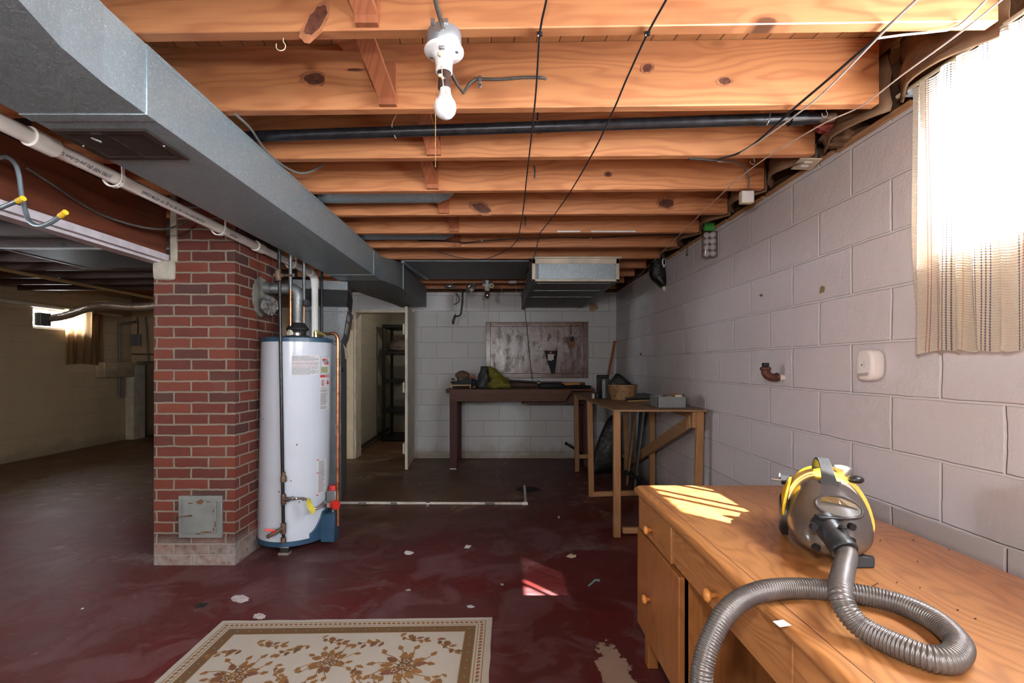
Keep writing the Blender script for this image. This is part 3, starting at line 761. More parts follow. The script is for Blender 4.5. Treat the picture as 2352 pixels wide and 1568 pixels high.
# offset and far run
mb = MB(); secs = []
zb2 = EYE+.70
for i in range(11):
    t = i/10; y = 4.06 + .30*t; s = math.sin(t*PI/2)
    secs.append(dsec(y, -1.40+.02*t, -1.035+.125*s, zb+(zb2-zb)*t, zt))
for i in range(1, 9):
    t = i/8; y = 4.36 + 1.34*t; s = t*t*(3-2*t)
    secs.append(dsec(y, -1.38+.16*s, -.91, zb2, zt))
mb.loft(secs); mb.build('offset_section', m_galvdark, du, weld=False)
mb = MB(); mb.box(-.912, -.906, 4.345, 4.36, zb2, zt); mb.build('drive_cleat', m_galv, du)
# register in the underside
rg = MB(); zr = zb-.008
rg.box(-1.392, -1.10, 1.452, 1.475, zr, zb-.001); rg.box(-1.392, -1.10, 1.635, 1.658, zr, zb-.001); rg.box(-1.392, -1.365, 1.475, 1.635, zr, zb-.001); rg.box(-1.127, -1.10, 1.475, 1.635, zr, zb-.001); rg.box(-1.252, -1.240, 1.475, 1.635, zr, zb-.001)
rgo = rg.build('floor_register', m_register, du, label='dark brown louvred register', weld=False)
mb = MB(); mb.box(-1.365, -1.127, 1.475, 1.635, zb-.0015, zb-.0005); mb.build('register_backing', m_blackmat, rgo)
mb = MB()
for i in range(20):
    y = 1.479 + i*.0080
    for (x0, x1) in ((-1.365, -1.252), (-1.240, -1.127)): mb.bar((x0, y, zb-.004), (x1, y, zb-.004), .0045, .0015, up=(0,.5,1))
mb.build('louvre', m_register, rgo, weld=False)
for (x, y) in ((-1.378, 1.55), (-1.113, 1.55)):
    mb = MB(); mb.ball((x, y, zr-.001), .004, .004, .003, n=10); mb.build('screw', m_steel, rgo, smooth=True)
mb = MB(); mb.bar((-1.30, 1.49, zr-.004), (-1.275, 1.50, zr-.012), .012, .006); mb.build('damper_lever', m_dullsteel, rgo, bevel=.002)

# branch pipes between joists
for (y, x1, lab) in ((2.76, -.30, 'grey round branch duct between the fourth and fifth joists'), (3.57, -.36, 'grey round branch duct with a wire tie between the sixth and seventh joists')):
    mb = MB(); mb.ring([(-1.06, y, EYE+1.03), (x1-.07, y-.01, EYE+1.03), (x1-.06, y-.01, EYE+1.03), (x1, y-.01, EYE+1.09), (x1+.03, y-.01, ZD-.01)], [.078, .078, .074, .074, .078], n=24)
    o = mb.build('branch_duct', m_galv, None, auto=30, label=lab, cat='duct', group='round branch ducts')
    mb = MB(); mb.ring([(x1-.09, y-.01, EYE+1.03), (x1-.07, y-.01, EYE+1.03)], .0805, n=24); mb.build('pipe_collar', m_galv, o)
# flat sheet pan under the joists
mb = MB(); mb.box(-.90, .25, 4.215, 5.08, ZJ-.012, ZJ-.002)
so = mb.build('sheet_duct', m_galvdark, None, label='flat dark sheet metal panel nailed under the far joists', cat='duct')
mb = MB(); mb.bar((-.89, 4.23, ZJ-.014), (-.80, 5.08, ZJ-.014), .03, .012); mb.build('hemmed_edge', m_galv, so)
# boxed return with a cream wooden frame
bx_ = thing('boxed_duct', (.645, 5.0, EYE+.73), 'low boxed duct with a white frame around a spangled metal end', 'duct')
x0, x1, y0, y1, z0, z1 = .265, 1.026, 4.09, 5.98, EYE+.728, ZJ-.004
mb = MB(); mb.box(x0+.005, x1-.005, y0+.012, y1, z0+.006, z1); mb.build('duct_body', m_galvdark, bx_)
mb = MB(); mb.box(x0+.06, x1-.03, y0+.004, y0+.012, z0+.01, z1-.03); mb.build('end_panel', m_spangle, bx_, label='blue-grey spangled end panel')
mb = MB()
mb.box(x0, x0+.03, y0, y0+.03, z0, z1-.01); mb.box(x1-.03, x1, y0, y0+.03, z0, z1-.01); mb.box(x0, x1, y0, y0+.03, z0, z0+.02); mb.box(x0, x1, y0, y0+.03, z1-.055, z1-.008)
mb.box(x0-.002, x1+.02, y0-.02, y0+.03, z1-.012, z1+.003)
mb.build('end_frame', m_paintworn, bx_, bevel=.003, weld=False)
mb = MB(); mb.box(x0+.005, x0+.055, y0+.03, y1, z0, z0+.006); mb.box(x1-.055, x1-.005, y0+.03, y1, z0, z0+.006)
for y in (4.20, 4.62, 5.05): mb.box(x0+.005, x1-.005, y, y+.02, z0-.001, z0+.006)
mb.build('seam_strip', m_galvdark, bx_, weld=False)

# ------------------------------------------------------------------ iron pipe across the bays
a, b = P(575, 314, 2.02), P(1880, 270, 1.885)
pp = thing('iron_gas_pipe', tuple((a+b)/2), 'long black iron pipe running across under the ceiling', 'pipe')
mb = MB(); mb.ring([a + Vector((-.1,.005,0)), b], .0225, n=24); mb.build('pipe', m_iron, pp, smooth=False, auto=40)
mb = MB(); e = P(1830, 271, 1.89); dv = (b-a).normalized(); mb.ring([e-dv*.03, e-dv*.028, e+dv*.028, e+dv*.03], [.024,.030,.030,.024], n=24); mb.build('coupling', m_iron, pp, auto=40)
mb = MB(); mb.ring([b-dv*.02, b+dv*.06+Vector((0,.0,.0))], .018, n=16); mb.build('pipe_end', m_rustiron, pp)
mb = MB(); s = P(1755, 275, 1.89); mb.ring(spline([s+Vector((.02,0,.10)), s+Vector((.01,-.028,.02)), s+Vector((0,-.02,-.03)), s+Vector((-.01,.02,-.01)), s+Vector((.0,.028,.06))], .01), .0022, n=6); mb.build('wire_hanger', m_dullsteel, pp)
mb = MB(); s = P(906, 300, 1.99); mb.ring(spline([s+Vector((.01,0,.07)), s+Vector((-.005,-.027,.01)), s+Vector((.006,-.01,-.034)), s+Vector((0.004,.02,-.02))], .01), .0014, n=6); mb.build('wire_hanger', m_whitecord, pp)

# ------------------------------------------------------------------ white drain pipe under the joists
px_, pz_ = -1.575, EYE+.763
pv = thing('drain_pipe', (px_, 3, pz_), 'white plastic drain pipe with printed lettering beside the trunk duct', 'pipe')
r = .0265
mb = MB(); mb.ring([(px_, .3, pz_), (px_, 3.89, pz_)], r, n=32); mb.build('pipe_run', m_pvc, pv, smooth=False, auto=40)
mb = MB(); yb = 4.5
arc = [(px_+.0, 3.86, pz_), (px_, 3.90, pz_-.004), (px_, 3.94, pz_-.02), (px_+.002, 3.96, pz_-.06), (px_+.003, 3.96, pz_-.11)]
mb.ring(spline(arc, .01), .032, n=28); mb.build('elbow', m_pvc, pv, smooth=True)
mb = MB(); mb.ring([(px_+.003, 3.96, pz_-.09), (px_+.003, 3.96, .02)], r, n=28); mb.build('pipe_drop', m_pvc, pv, auto=40)
for y in (1.61, 3.05): 
    mb = MB(); mb.ring([(px_, y-.045, pz_), (px_, y-.043, pz_), (px_, y+.043, pz_), (px_, y+.045, pz_)], [r+.001, r+.007, r+.007, r+.001], n=32); mb.build('coupling', m_pvc, pv, auto=40)
for y in (1.91, 2.62, 3.52):
    mb = MB(); n = 40
    for i in range(n):      # perforated strap round the pipe
        a0_, a1_ = PI*1.15*i/n - .2, PI*1.15*(i+1)/n - .2
        q = lambda a, rr, yy: (px_ + math.cos(-a)*rr, yy, pz_ + math.sin(-a)*rr)
        mb.add([q(a0_, r+.009, y-.006), q(a1_, r+.009, y-.006), q(a1_, r+.009, y+.006), q(a0_, r+.009, y+.006), q(a0_, r+.016, y-.009), q(a1_, r+.016, y-.009), q(a1_, r+.016, y+.009), q(a0_, r+.016, y+.009)],
               [(0,1,2,3),(4,5,6,7),(0,1,5,4),(2,3,7,6),(1,2,6,5),(0,3,7,4)])
    mb.bar((px_+r+.012, y, pz_+.0), (px_+r+.004, y, ZJ-.002), .014, .004, up=(1,0,0))
    h_ = mb.build('hanger_strap', m_pvc, pv)
    mb = MB()
    for a_ in (.5, .9, 1.3, 1.7, 2.1): mb.ball((px_+math.cos(-a_)*(r+.016), y-.003, pz_+math.sin(-a_)*(r+.016)), .0022, n=8)
    mb.build('strap_hole', m_blackmat, h_)
a_ = R(34); nd = Vector((math.cos(a_), 0, -math.sin(a_)))
def ptext(s, y, size=.026):
    text('pipe_lettering', s, size, m_ink, pv, Vector((px_, y, pz_)) + nd*(r+.0012), (0,-1,0), nd, bold=.0004, label='black lettering printed on the pipe')
ptext('2"SCH40 DWV PVC1120 280 PSI @ 73F ASTM D2665', 2.46, .0190)
ptext('J1785 NSF (R) pw-G-dwv U P', 1.87, .0190)
ptext('JM EAGLE', 2.76, .0165)
# ------------------------------------------------------------------ water heater
HX, HY, HR, HH = -1.405, 3.21, .224, 1.385
wh = thing('water_heater', (HX, HY, 0), 'tall white cylindrical water heater with blue rims beside the brick chimney', 'water heater')
tilt = R(1.0)
def hp(a, z, r=HR):      # a point of the jacket: a measured from the side facing us, + to the right
    return Vector((HX + math.sin(a)*r + (z-.65)*math.tan(tilt), HY - math.cos(a)*r, z))
def hring(mb, z0, z1, r, n=64, mi=0, r1=None):
    r1 = r if r1 is None else r1
    mb.loft([[hp(2*PI*i/n, z0, r) for i in range(n)], [hp(2*PI*i/n, z1, r1) for i in range(n)]], mi)
mb = MB(); hring(mb, .080, HH-.022, HR); mb.build('tank_jacket', m_heater, wh, auto=40)
mb = MB(); hring(mb, HH-.026, HH, HR+.0035); hring(mb, HH, HH+.008, HR-.002, r1=HR-.02); mb.build('top_rim', m_blue, wh, auto=40)
mb = MB(); hring(mb, .052, .084, HR+.003); mb.build('base_rim', m_blue, wh, auto=40)
for a_, bk in ((.15, 1), (2.2, 0), (-2.0, 0)):
    mb = MB(); c_ = hp(a_, .03, HR-.03); mb.box(c_.x-.028, c_.x+.028, c_.y-.02, c_.y+.02, .012, .056); mb.build('leg', m_blackmat, wh, bevel=.004)
    if bk:
        mb = MB(); mb.box(c_.x-.034, c_.x+.03, c_.y-.03, c_.y+.02, 0, .013); mb.build('brick_shim', m_brick, None, label='thin reddish shim under the front foot of the water heater', cat='shim')
        mb = MB(); mb.box(c_.x-.03, c_.x+.03, c_.y-.024, c_.y-.016, .046, .056); mb.build('foot_strip', m_ivory, wh)
# blue control skirt and gas valve on the right
def patch(mb, a0, a1, z0, z1, r, n=8, mi=0, t=.0):
    vs = []; 
    for z in (z0, z1):
        for i in range(n+1): vs.append(hp(a0+(a1-a0)*i/n, z, r))
    mb.add(vs, [(i, i+1, n+2+i, n+1+i) for i in range(n)], mi)
mb = MB(); n = 20; zc = .06; top = []
secA = []; secB = []
for i in range(n+1):
    t = i/n; a_ = R(47)+R(55)*t; zt_ = .115 + .12*min(1, max(0, (t-.0)/.45))**1.6
    secA.append(hp(a_, zc, HR+.008)); secB.append(hp(a_, zt_, HR+.008))
vs = secA + secB; m_ = n+1
mb.add(vs + [v + (v-Vector((HX, HY, v.z))).normalized()*-.012 for v in vs], [(i, i+1, m_+i+1, m_+i) for i in range(n)] + [(2*m_+i, 2*m_+i+1, 3*m_+i+1, 3*m_+i) for i in range(n)] + [(m_+i, m_+i+1, 3*m_+i+1, 3*m_+i) for i in range(n)] + [(0, m_, 3*m_, 2*m_)])
c_ = hp(R(82), .26, HR+.03); mb.bar(hp(R(82), .03, HR+.035), hp(R(82), .215, HR+.035), .09, .09, up=(0,1,0))
mb.build('burner_cover', m_blue, wh, bevel=.004, weld=False)
vc = hp(R(86), .31, HR+.045)
mb = MB(); mb.bar(vc-Vector((0,0,.055)), vc+Vector((0,0,.055)), .065, .08, up=(0,1,0)); mb.cyl(vc+Vector((-.06,-.02,-.02)), vc+Vector((0,-.02,-.02)), .016); mb.cyl(vc-Vector((0,.0,.10)), vc-Vector((0,0,.05)), .012)
gv = mb.build('gas_valve', m_dullsteel, wh, bevel=.006, weld=False)
mb = MB(); mb.cyl(vc+Vector((0,-.0,.055)), vc+Vector((0,0,.085)), .030, .026); mb.build('temperature_knob', m_red, gv, auto=30)
mb = MB(); mb.cyl(vc+Vector((.02,-.04,-.035)), vc+Vector((.045,-.06,-.035)), .032, .028); mb.build('gas_knob', m_red, gv, auto=30)
mb = MB(); mb.bar(vc+Vector((-.004,-.043,-.055)), vc+Vector((-.004,-.043,-.025)), .045, .002, up=(0,1,0)); mb.build('valve_sticker', plain('pink_sticker', (.62,.42,.40), .5, bump=0), gv)
# printed labels
lb = MB(); patch(lb, R(15), R(60), EYE+.065, EYE-.045-.02, HR+.0012, 14); L0 = lb.build('warning_label', m_labelw, wh, smooth=True)
mb = MB(); rr = random.Random(11); zz = EYE+.058; i = 0
while zz > EYE-.060:
    a_ = R(16); end = R(rr.choice((57, 58, 59, 52, 44)))
    while a_ < end:
        w = R(rr.uniform(1.5, 5.5)); patch(mb, a_, min(a_+w, end), zz, zz-.0022, HR+.0020, 1, mi=(1 if i in (7, 8, 12, 13, 15) else 0)); a_ += w + R(.7)
    zz -= .0047; i += 1
mb.build('label_print', [m_ink, m_inkpink], L0)
lb = MB(); patch(lb, R(63), R(88), EYE+.055, EYE-.06, HR+.0012, 8); L1 = lb.build('rating_label', m_labelw, wh, smooth=True)
mb = MB()
for (a0_, a1_, z0_, z1_, mi) in ((63,63.6,.055,-.06,0),(63,88,.0555,.054,0),(63,88,-.059,-.0605,0),
                         (66,79,.042,.036,1),(70,83,.012,.004,1),(66,72,.036,.030,1),(77,83,.018,.012,1),(64,80,-.012,-.052,2)):
    patch(mb, R(a0_), R(a1_), EYE+z0_, EYE+z1_, HR+.0022, 4, mi=mi)
mb.build('label_print', [m_ink, m_inkred, m_inkgreen], L1)
na = R(73); nv = Vector((math.sin(na), -math.cos(na), 0)); tv = Vector((math.cos(na), math.sin(na), 0))
text('label_logo', 'RUUD', .021, m_ink, wh, hp(R(66), EYE+.023, HR+.004)+nv*.001, tv, nv, bold=.0012)
lb = MB(); patch(lb, R(62), R(88), EYE-.066, EYE-.30, HR+.0012, 8); L2 = lb.build('hazard_label', m_labelw, wh, smooth=True)
mb = MB(); patch(mb, R(62), R(88), EYE-.066, EYE-.083, HR+.002, 6, mi=1)
rr = random.Random(4); zz = -.150
while zz > -.292:
    if rr.random() > .12: patch(mb, R(63), R(rr.uniform(74, 82)), EYE+zz, EYE+zz-.0022, HR+.002, 3)
    zz -= .0047
n = 20
def polyon(mb, a, z, pts, mi):
    c0 = hp(a, z, HR+.0024); nx = Vector((math.cos(a), math.sin(a), 0))
    vs = [c0 + nx*p[0] + Vector((0,0,p[1])) for p in pts]; mb.add(vs, [tuple(range(len(vs)))], mi)
ringo = [(math.cos(2*PI*i/n)*.0165, math.sin(2*PI*i/n)*.022) for i in range(n)]; ringi = [(x*.8, y*.8) for x, y in ringo]
c0 = hp(R(67.5), EYE-.118, HR+.0026); nx = Vector((math.cos(R(67.5)), math.sin(R(67.5)), 0))
vs = [c0+nx*x+Vector((0,0,y)) for x, y in ringo+ringi]; mb.add(vs, [(i, (i+1)%n, n+(i+1)%n, n+i) for i in range(n)], 1)
polyon(mb, R(67.5), EYE-.118, [(-.006,-.014),(.006,-.014),(.005,.002),(.008,.012),(-.004,.012)], 0)
polyon(mb, R(81), EYE-.115, [(-.018,-.014),(.018,-.014),(0,.020)], 1)
mb.build('label_print', [m_ink, m_inkred], L2)
text('label_word', 'DANGER', .013, m_labelw, wh, hp(R(72), EYE-.0745, HR+.004)+nv*.001, tv, nv, bold=.0004)
lb = MB(); patch(lb, R(58), R(82), 0.585, .35, HR+.0012, 8); L3 = lb.build('instruction_label', m_labelw, wh, smooth=True)
mb = MB()
for z0_ in (.585, .50, .355):
    patch(mb, R(58), R(63), z0_, z0_-.006, HR+.002, 2, mi=1); patch(mb, R(66), R(82), z0_-.002, z0_-.0035, HR+.002, 4)
zz = .573; rr = random.Random(9)
while zz > .365:
    patch(mb, R(62), R(rr.uniform(72, 79)), zz, zz-.0022, HR+.002, 3); zz -= .0048
mb.build('label_print', [m_ink, m_inkred], L3)
mb = MB(); rr = random.Random(2)
for (a_, z) in ((-42,.33),(-43,.19),(-46,.16),(20,.37),(30,.33),(36,.34),(-1,.405),(17,.47),(-36,.86),(25,.70)):
    polyon(mb, R(a_), z, [(rr.uniform(-.007,-.003), -.004), (.004, rr.uniform(-.008,-.002)), (.006,.003), (-.002,.007)], 0)
mb.build('chip_mark', m_cabgrey, wh)
# draught hood, flue, nipples
hc = hp(0, HH+.01, 0)
mb = MB(); mb.lathe(hc, [(.075,0),(.075,.012),(.055,.018),(.055,.045),(.072,.052),(.072,.062),(.045,.10)], 32); mb.build('draught_hood', m_blackmat, wh, auto=35)
mb = MB(); mb.ring([hc+Vector((.02,-.05,.0)), hc+Vector((.02,-.05,.03))], .02); mb.build('screw', m_steel, wh)
fz = P(680, 663, 3.21).z; fx = P(683, 700, 3.21).x
fl = thing('flue_pipe', (fx, HY, HH), 'grey metal flue pipe bending from the water heater into the chimney', 'pipe')
mb = MB(); mb.ring([(fx, HY, HH+.03), (fx, HY, HH+.16), (fx, HY, HH+.165), (fx, HY, fz-.07)], [.034,.034,.036,.036], n=28); mb.build('riser', m_flue, fl, auto=40)
mb = MB(); mb.ring([(fx, HY, HH+.03), (fx, HY, HH+.09)], .0365, n=28); mb.build('foil_wrap', m_foil, fl, auto=40)
mb = MB(); mb.ring(spline([(fx, HY, fz-.075), (fx, HY, fz-.045), (fx-.012, HY, fz-.015), (fx-.045, HY-.003, fz), (fx-.075, HY-.005, fz)], .01), .039, n=28); mb.build('elbow', m_flue, fl, auto=40)
mb = MB(); mb.ring([(fx-.07, HY-.005, fz), (CX1-.03, HY-.03, fz-.002)], .036, n=28); mb.ring([(CX1+.05, HY-.026, fz-.001), (CX1+.054, HY-.026, fz), (CX1+.003, HY-.03, fz)], [.038,.041,.041], n=28); mb.build('horizontal_run', m_flue, fl, auto=40)
# water pipes above the tank
def pipe(name, pts, r, mat, label, cat='pipe', extra=(), step=.02, group=None, sp=True, n=12):
    c = Vector(pts[0]); t = thing(name, tuple(c), label, cat, group)
    mb = MB(); mb.ring(spline(pts, step) if sp else pts, r, n=n); mb.build('pipe_run', mat, t, auto=40)
    for (nm, a, b, rr_, mt) in extra:
        mb = MB(); mb.ring([a, b], rr_, n=14); mb.build(nm, mt, t, auto=40)
    return t
wx = P(667, 700, 3.16).x
t = thing('water_pipe', (wx, 3.16, HH), 'copper water pipe rising from a white dielectric nut on the heater', 'pipe')
mb = MB(); mb.ring([(wx, 3.16, HH+.04), (wx, 3.16, P(667,665,3.16).z)], .0085, n=14); mb.build('copper_tube', m_copper, t, auto=40)
mb = MB(); mb.ring([(wx, 3.16, P(667,665,3.16).z), (wx, 3.16, ZJ-.004)], .0115, n=14); mb.build('grey_sleeve', m_flue, t, auto=40)
mb = MB(); mb.lathe((wx, 3.16, HH+.0), [(.018,0),(.018,.02),(.023,.022),(.023,.045),(.016,.048),(.013,.065)], 6); mb.build('white_nut', m_paintworn, t)
wx2 = P(698, 700, 3.4).x
t = thing('water_pipe', (wx2, 3.4, HH), 'thin copper water pipe with a small round valve wheel above the heater', 'pipe')
mb = MB(); mb.ring([(wx2, 3.4, HH+.01), (wx2, 3.4, P(698,690,3.4).z)], .0065, n=12); mb.build('copper_tube', m_copper, t, auto=40)
mb = MB(); mb.ring([(wx2, 3.4, P(698,690,3.4).z), (wx2, 3.4, ZJ-.004)], .0115, n=12); mb.build('grey_sleeve', m_flue, t, auto=40)
v0 = P(698, 697, 3.4)
mb = MB(); mb.cyl(v0+Vector((-.0,0,0)), v0+Vector((.03,-.01,0)), .011); mb.build('valve_body', m_brass, t)
mb = MB(); mb.lathe(v0+Vector((.03,-.02,0)), [(.008,-.004),(.026,-.005),(.029,0),(.026,.005),(.008,.004)], 20, axis=(.3,-1,0)); mb.build('valve_wheel', m_iron, t, auto=40)
# relief valve: brass body, long lever tag, copper discharge pipe on the right
rx = P(742, 772, 3.25)
t = thing('relief_valve_pipe', tuple(rx), 'copper discharge pipe running down the right side of the water heater', 'pipe')
tp = P(776, 773, 3.18)
mb = MB(); mb.ring(spline([(rx.x-.01, 3.25, HH+.035), (tp.x-.05, 3.19, HH+.037), (tp.x-.02, 3.18, HH+.034), (tp.x-.003, 3.18, HH+.01), (tp.x, 3.18, HH-.04)], .008), .0108, n=14)
mb.ring([(tp.x, 3.18, HH-.03), (tp.x+.004, 3.17, P(777,1207,3.17).z)], .0105, n=14); mb.build('copper_tube', m_copper, t, auto=40)
mb = MB(); mb.ring([(rx.x-.05, 3.25, HH+.0), (rx.x-.05, 3.25, HH+.055)], .015, n=14); mb.ring([(rx.x-.05, 3.25, HH+.037), (rx.x+.0, 3.25, HH+.037)], .013, n=14); mb.build('valve_body', m_brass, t, auto=40)
mb = MB(); q = Vector((rx.x-.055, 3.23, HH+.065)); mb.add([q, q+Vector((.03,0,-.004)), q+Vector((.105,-.03,-.042)), q+Vector((.085,-.02,-.045)), q+Vector((.03,0,-.022))], [(0,1,2,3,4)]); mb.build('metal_tag', plain('brass_tag', (.45,.42,.15), .4, .4), t, solid=.001)
# black gas riser in front of the tank
gx, gy = P(650, 900, 2.955).x, 2.955
gp = thing('gas_pipe', (gx, gy, .1), 'thin black vertical gas pipe in front of the water heater', 'pipe')
gz = lambda py: P(650, py, gy).z
mb = MB(); mb.ring([(-1.414, 2.986, ZJ-.004), (-1.411, 2.984, EYE+.66), (gx+.004, gy, gz(1240))], .0105, n=16); mb.build('riser', m_iron, gp, auto=40)
def fit(mb, x, z, r=.016, h=.03):
    mb.ring([(x, gy, z-h/2), (x, gy, z-h/2+.004), (x, gy, z+h/2-.004), (x, gy, z+h/2)], [r*.92, r, r, r*.92], n=14)
mb = MB(); x_ = gx+.003
fit(mb, x_, gz(1100), .019, .034); fit(mb, x_, gz(1093), .013, .05)
fit(mb, x_, gz(1146), .016, .066); mb.cyl((x_, gy, gz(1146)), (x_+.036, gy-.003, gz(1146)), .0145)
fit(mb, x_, gz(1213), .0165, .066); fit(mb, x_, gz(1240), .0165, .034)
mb.build('tee_fitting', m_rustiron, gp, auto=40, weld=False)
z_ = gz(1213); mb = MB(); mb.cyl((x_, gy, z_+.006), (x_-.045, gy-.02, z_-.022), .0125); mb.cyl((x_-.04, gy-.02, z_-.02), (x_-.075, gy-.03, z_-.036), .0105, .0125); mb.ball((x_-.078, gy-.031, z_-.038), .014)
bv = mb.build('drip_valve', m_rustiron, gp, auto=40, weld=False)
mb = MB(); mb.bar((x_-.04, gy-.033, z_-.004), (x_-.095, gy-.045, z_+.008), .016, .004, up=(0,-1,.3)); mb.bar((x_-.035, gy-.033, z_-.012), (x_-.055, gy-.035, z_-.004), .02, .008); mb.build('valve_lever', m_red, bv, bevel=.001, weld=False)
# flexible connector with a yellow tag
z_ = gz(1144); fx0 = x_+.036
mb = MB(); mb.lathe((fx0, gy-.003, z_), [(.010,0),(.0125,.004),(.0125,.024),(.010,.026),(.010,.03),(.0115,.032),(.0115,.05),(.008,.055)], 8, axis=(1,-.03,0)); mb.build('union_nut', m_steel, gp)
pth = spline([(fx0+.05, gy-.005, z_), (fx0+.085, gy-.008, z_+.003), (fx0+.11, gy-.01, z_-.004), (fx0+.14, gy-.015, z_-.02), (fx0+.15, gy-.02, z_-.05), (fx0+.175, gy-.01, z_-.062), (fx0+.205, gy+.06, z_-.055), (vc.x-.05, vc.y-.02, vc.z-.02)], .01)
mb = MB(); mb.ring(pth, .0085, n=12); mb.build('flexible_connector', m_steel, gp, smooth=True)
mb = MB(); q = Vector((fx0+.125, gy-.03, z_+.008)); mb.add([q+Vector((0,0,.0)), q+Vector((.02,-.004,.0)), q+Vector((.03,.0,-.03)), q+Vector((.052,.004,-.075)), q+Vector((.035,.0,-.105)), q+Vector((.012,-.006,-.07)), q+Vector((-.006,.0,-.035))], [(0,1,2,6),(2,3,5,6),(3,4,5)]); mb.build('hanging_tag', m_yellowtag, gp, solid=.001, label='yellow warning tag')
# brown stop valve high on the riser
gx0_ = gx; gx = -1.400; z_ = gz(632); mb = MB(); mb.ring([(gx-.004, gy, z_-.036), (gx-.004, gy, z_-.03), (gx-.004, gy, z_+.03), (gx-.004, gy, z_+.036)], [.014,.019,.019,.014], n=14); mb.cyl((gx-.004, gy, z_), (gx+.09, gy-.01, z_-.002), .007); mb.cyl((gx-.03, gy, z_), (gx+.03, gy, z_), .013)
st = mb.build('stop_valve', m_rustiron, gp, auto=40, weld=False)
mb = MB(); mb.lathe((gx+.10, gy-.012, z_-.002), [(.004,-.008),(.011,-.006),(.013,0),(.008,.004)], 10, axis=(1,-.1,0)); mb.build('valve_stem_cap', m_steel, st)
gx = gx0_
# far pipe by the furnace
fpx = P(739, 700, 4.0).x
pipe('gas_drop', [(fpx, 4.0, ZJ-.004), (fpx, 4.0, P(739,772,4.0).z), (fpx, 4.0, EYE)], .011, m_iron, 'dark vertical gas pipe in front of the furnace plenum', 'pipe', sp=False)

# ------------------------------------------------------------------ furnace
FX, FY = -1.405, 4.12
fu = thing('furnace', (FX-.3, FY+.3, 0), 'tall grey furnace cabinet half hidden behind the water heater', 'furnace')
rot = Matrix.Translation((FX, FY, 0)) @ Matrix.Rotation(R(14), 4, 'Z')
def fbox(mb, x0, x1, y0, y1, z0, z1): mb.box(x0, x1, y0, y1, z0, z1, mat=rot)
zA = P(780, 784, 4.12).z; zB = P(788, 705, 4.12).z; zC = P(790, 672, 4.12).z
mb = MB(); fbox(mb, -.42, 0, 0, .62, .01, zA); mb.build('cabinet', m_furn, fu, bevel=.006)
mb = MB(); fbox(mb, -.40, -.035, -.012, 0, .28, .98); mb.build('lower_panel', m_furn, fu, bevel=.004)
mb = MB(); fbox(mb, -.40, -.035, -.012, 0, 1.0, zA-.03); mb.build('upper_panel', m_furn, fu, bevel=.004)
mb = MB(); fbox(mb, -.05, -.0, -.014, -.004, .60, .70); mb.build('rating_strip', m_dullsteel, fu)
mb = MB(); k1 = rot @ Vector((.003, .045, P(787,850,4.15).z)); disc(mb, k1.x, k1.y, k1.z, .012, .020, .004); k2 = rot @ Vector((-.04, -.014, P(765,972,4.1).z)); mb.cyl(k2, k2+Vector((0,.01,0)), .008); mb.build('knockout_hole', m_blackmat, fu, weld=False)
mb = MB()
def fs(x0, x1, y0, y1, z): return [rot @ Vector(p) for p in ((x0,y0,z),(x1,y0,z),(x1,y1,z),(x0,y1,z))]
mb.loft([fs(-.40, -.0, .0, .60, zA), fs(-.40, .02, -.01, .62, zA+.05), fs(-.40, .055, -.03, .64, zB-.04), fs(-.40, .055, -.03, .64, zB)]); mb.build('coil_case', m_galvdark, fu, bevel=.003)
mb = MB(); mb.loft([fs(-.405, .06, -.035, .645, zB-.045), fs(-.405, .06, -.035, .645, zB-.005)]); mb.build('case_flange', m_galvdark, fu, bevel=.003)
mb = MB(); lw = rot @ Vector((.047,.10,0))
for (z0_, z1_) in ((zA+.07, zA+.17), (zA+.19, zB-.06)):
    lx = lambda z: .0235+.035*(z-zA-.05)/(zB-zA-.09)
    mb.add([rot @ Vector((lx(z0_), .03, z0_)), rot @ Vector((lx(z0_), .30, z0_)), rot @ Vector((lx(z1_), .30, z1_)), rot @ Vector((lx(z1_), .03, z1_))], [(0,1,2,3)])
mb.build('data_label', m_labelw, fu, solid=.001)
mb = MB(); mb.loft([fs(-.395, .045, -.02, .63, zB), fs(-.39, .06, -.02, .6, zC+.02)]); mb.build('canvas_connector', m_blackmat, fu)
mb = MB(); mb.loft([fs(-.39, .055, -.03, .6, zC+.02), fs(-.39, .055, -.03, .6, EYE+.728)]); mb.build('plenum', m_galvdark, fu)
mb = MB(); q = rot @ Vector((.02, .03, zA)); mb.prism([q+Vector((0,-.02,-.02)), q+Vector((.03,-.02,-.06)), q+Vector((.045,-.02,-.15)), q+Vector((.02,-.02,-.155)), q+Vector((.012,-.02,-.08))], (0,.003,0)); mb.build('paper_tag', plain('yellowed_tag', (.42,.38,.28), .7), fu)

# ------------------------------------------------------------------ white drain line on the floor
a = P(772, 1153, 4.12); zc_ = .0135
fp = thing('floor_drain_line', (0, 4.1, 0), 'scuffed white plastic pipe lying across the floor to the drain hole', 'pipe')
yl = F*(EYE-zc_)/(1156-VY)
mb = MB(); xl = P(784, 1154, yl).x; xr_ = P(1208, 1154, yl).x; mb.ring([(xl-.15, yl+.02, zc_), (xr_, yl, zc_)], .0125, n=16); mb.build('long_run', m_pvcdirty, fp, auto=40)
mb = MB(); e = Vector((xr_, yl, zc_)); tip = Vector((P(1207,1122,4.6).x-.008, 4.60, .022)); mb.ring([e, tip], .0125, n=16); mb.build('short_run', m_pvcdirty, fp, auto=40)
mb = MB(); mb.ring([e+Vector((-.035,0,0)), e+Vector((.01,0,0)), e+Vector((.016,0,0))], [.016,.016,.012], n=16); mb.ring([e, e+Vector((-.002,.04,0))], .016, n=16); mb.build('elbow', m_pvc, fp, auto=40, weld=False)
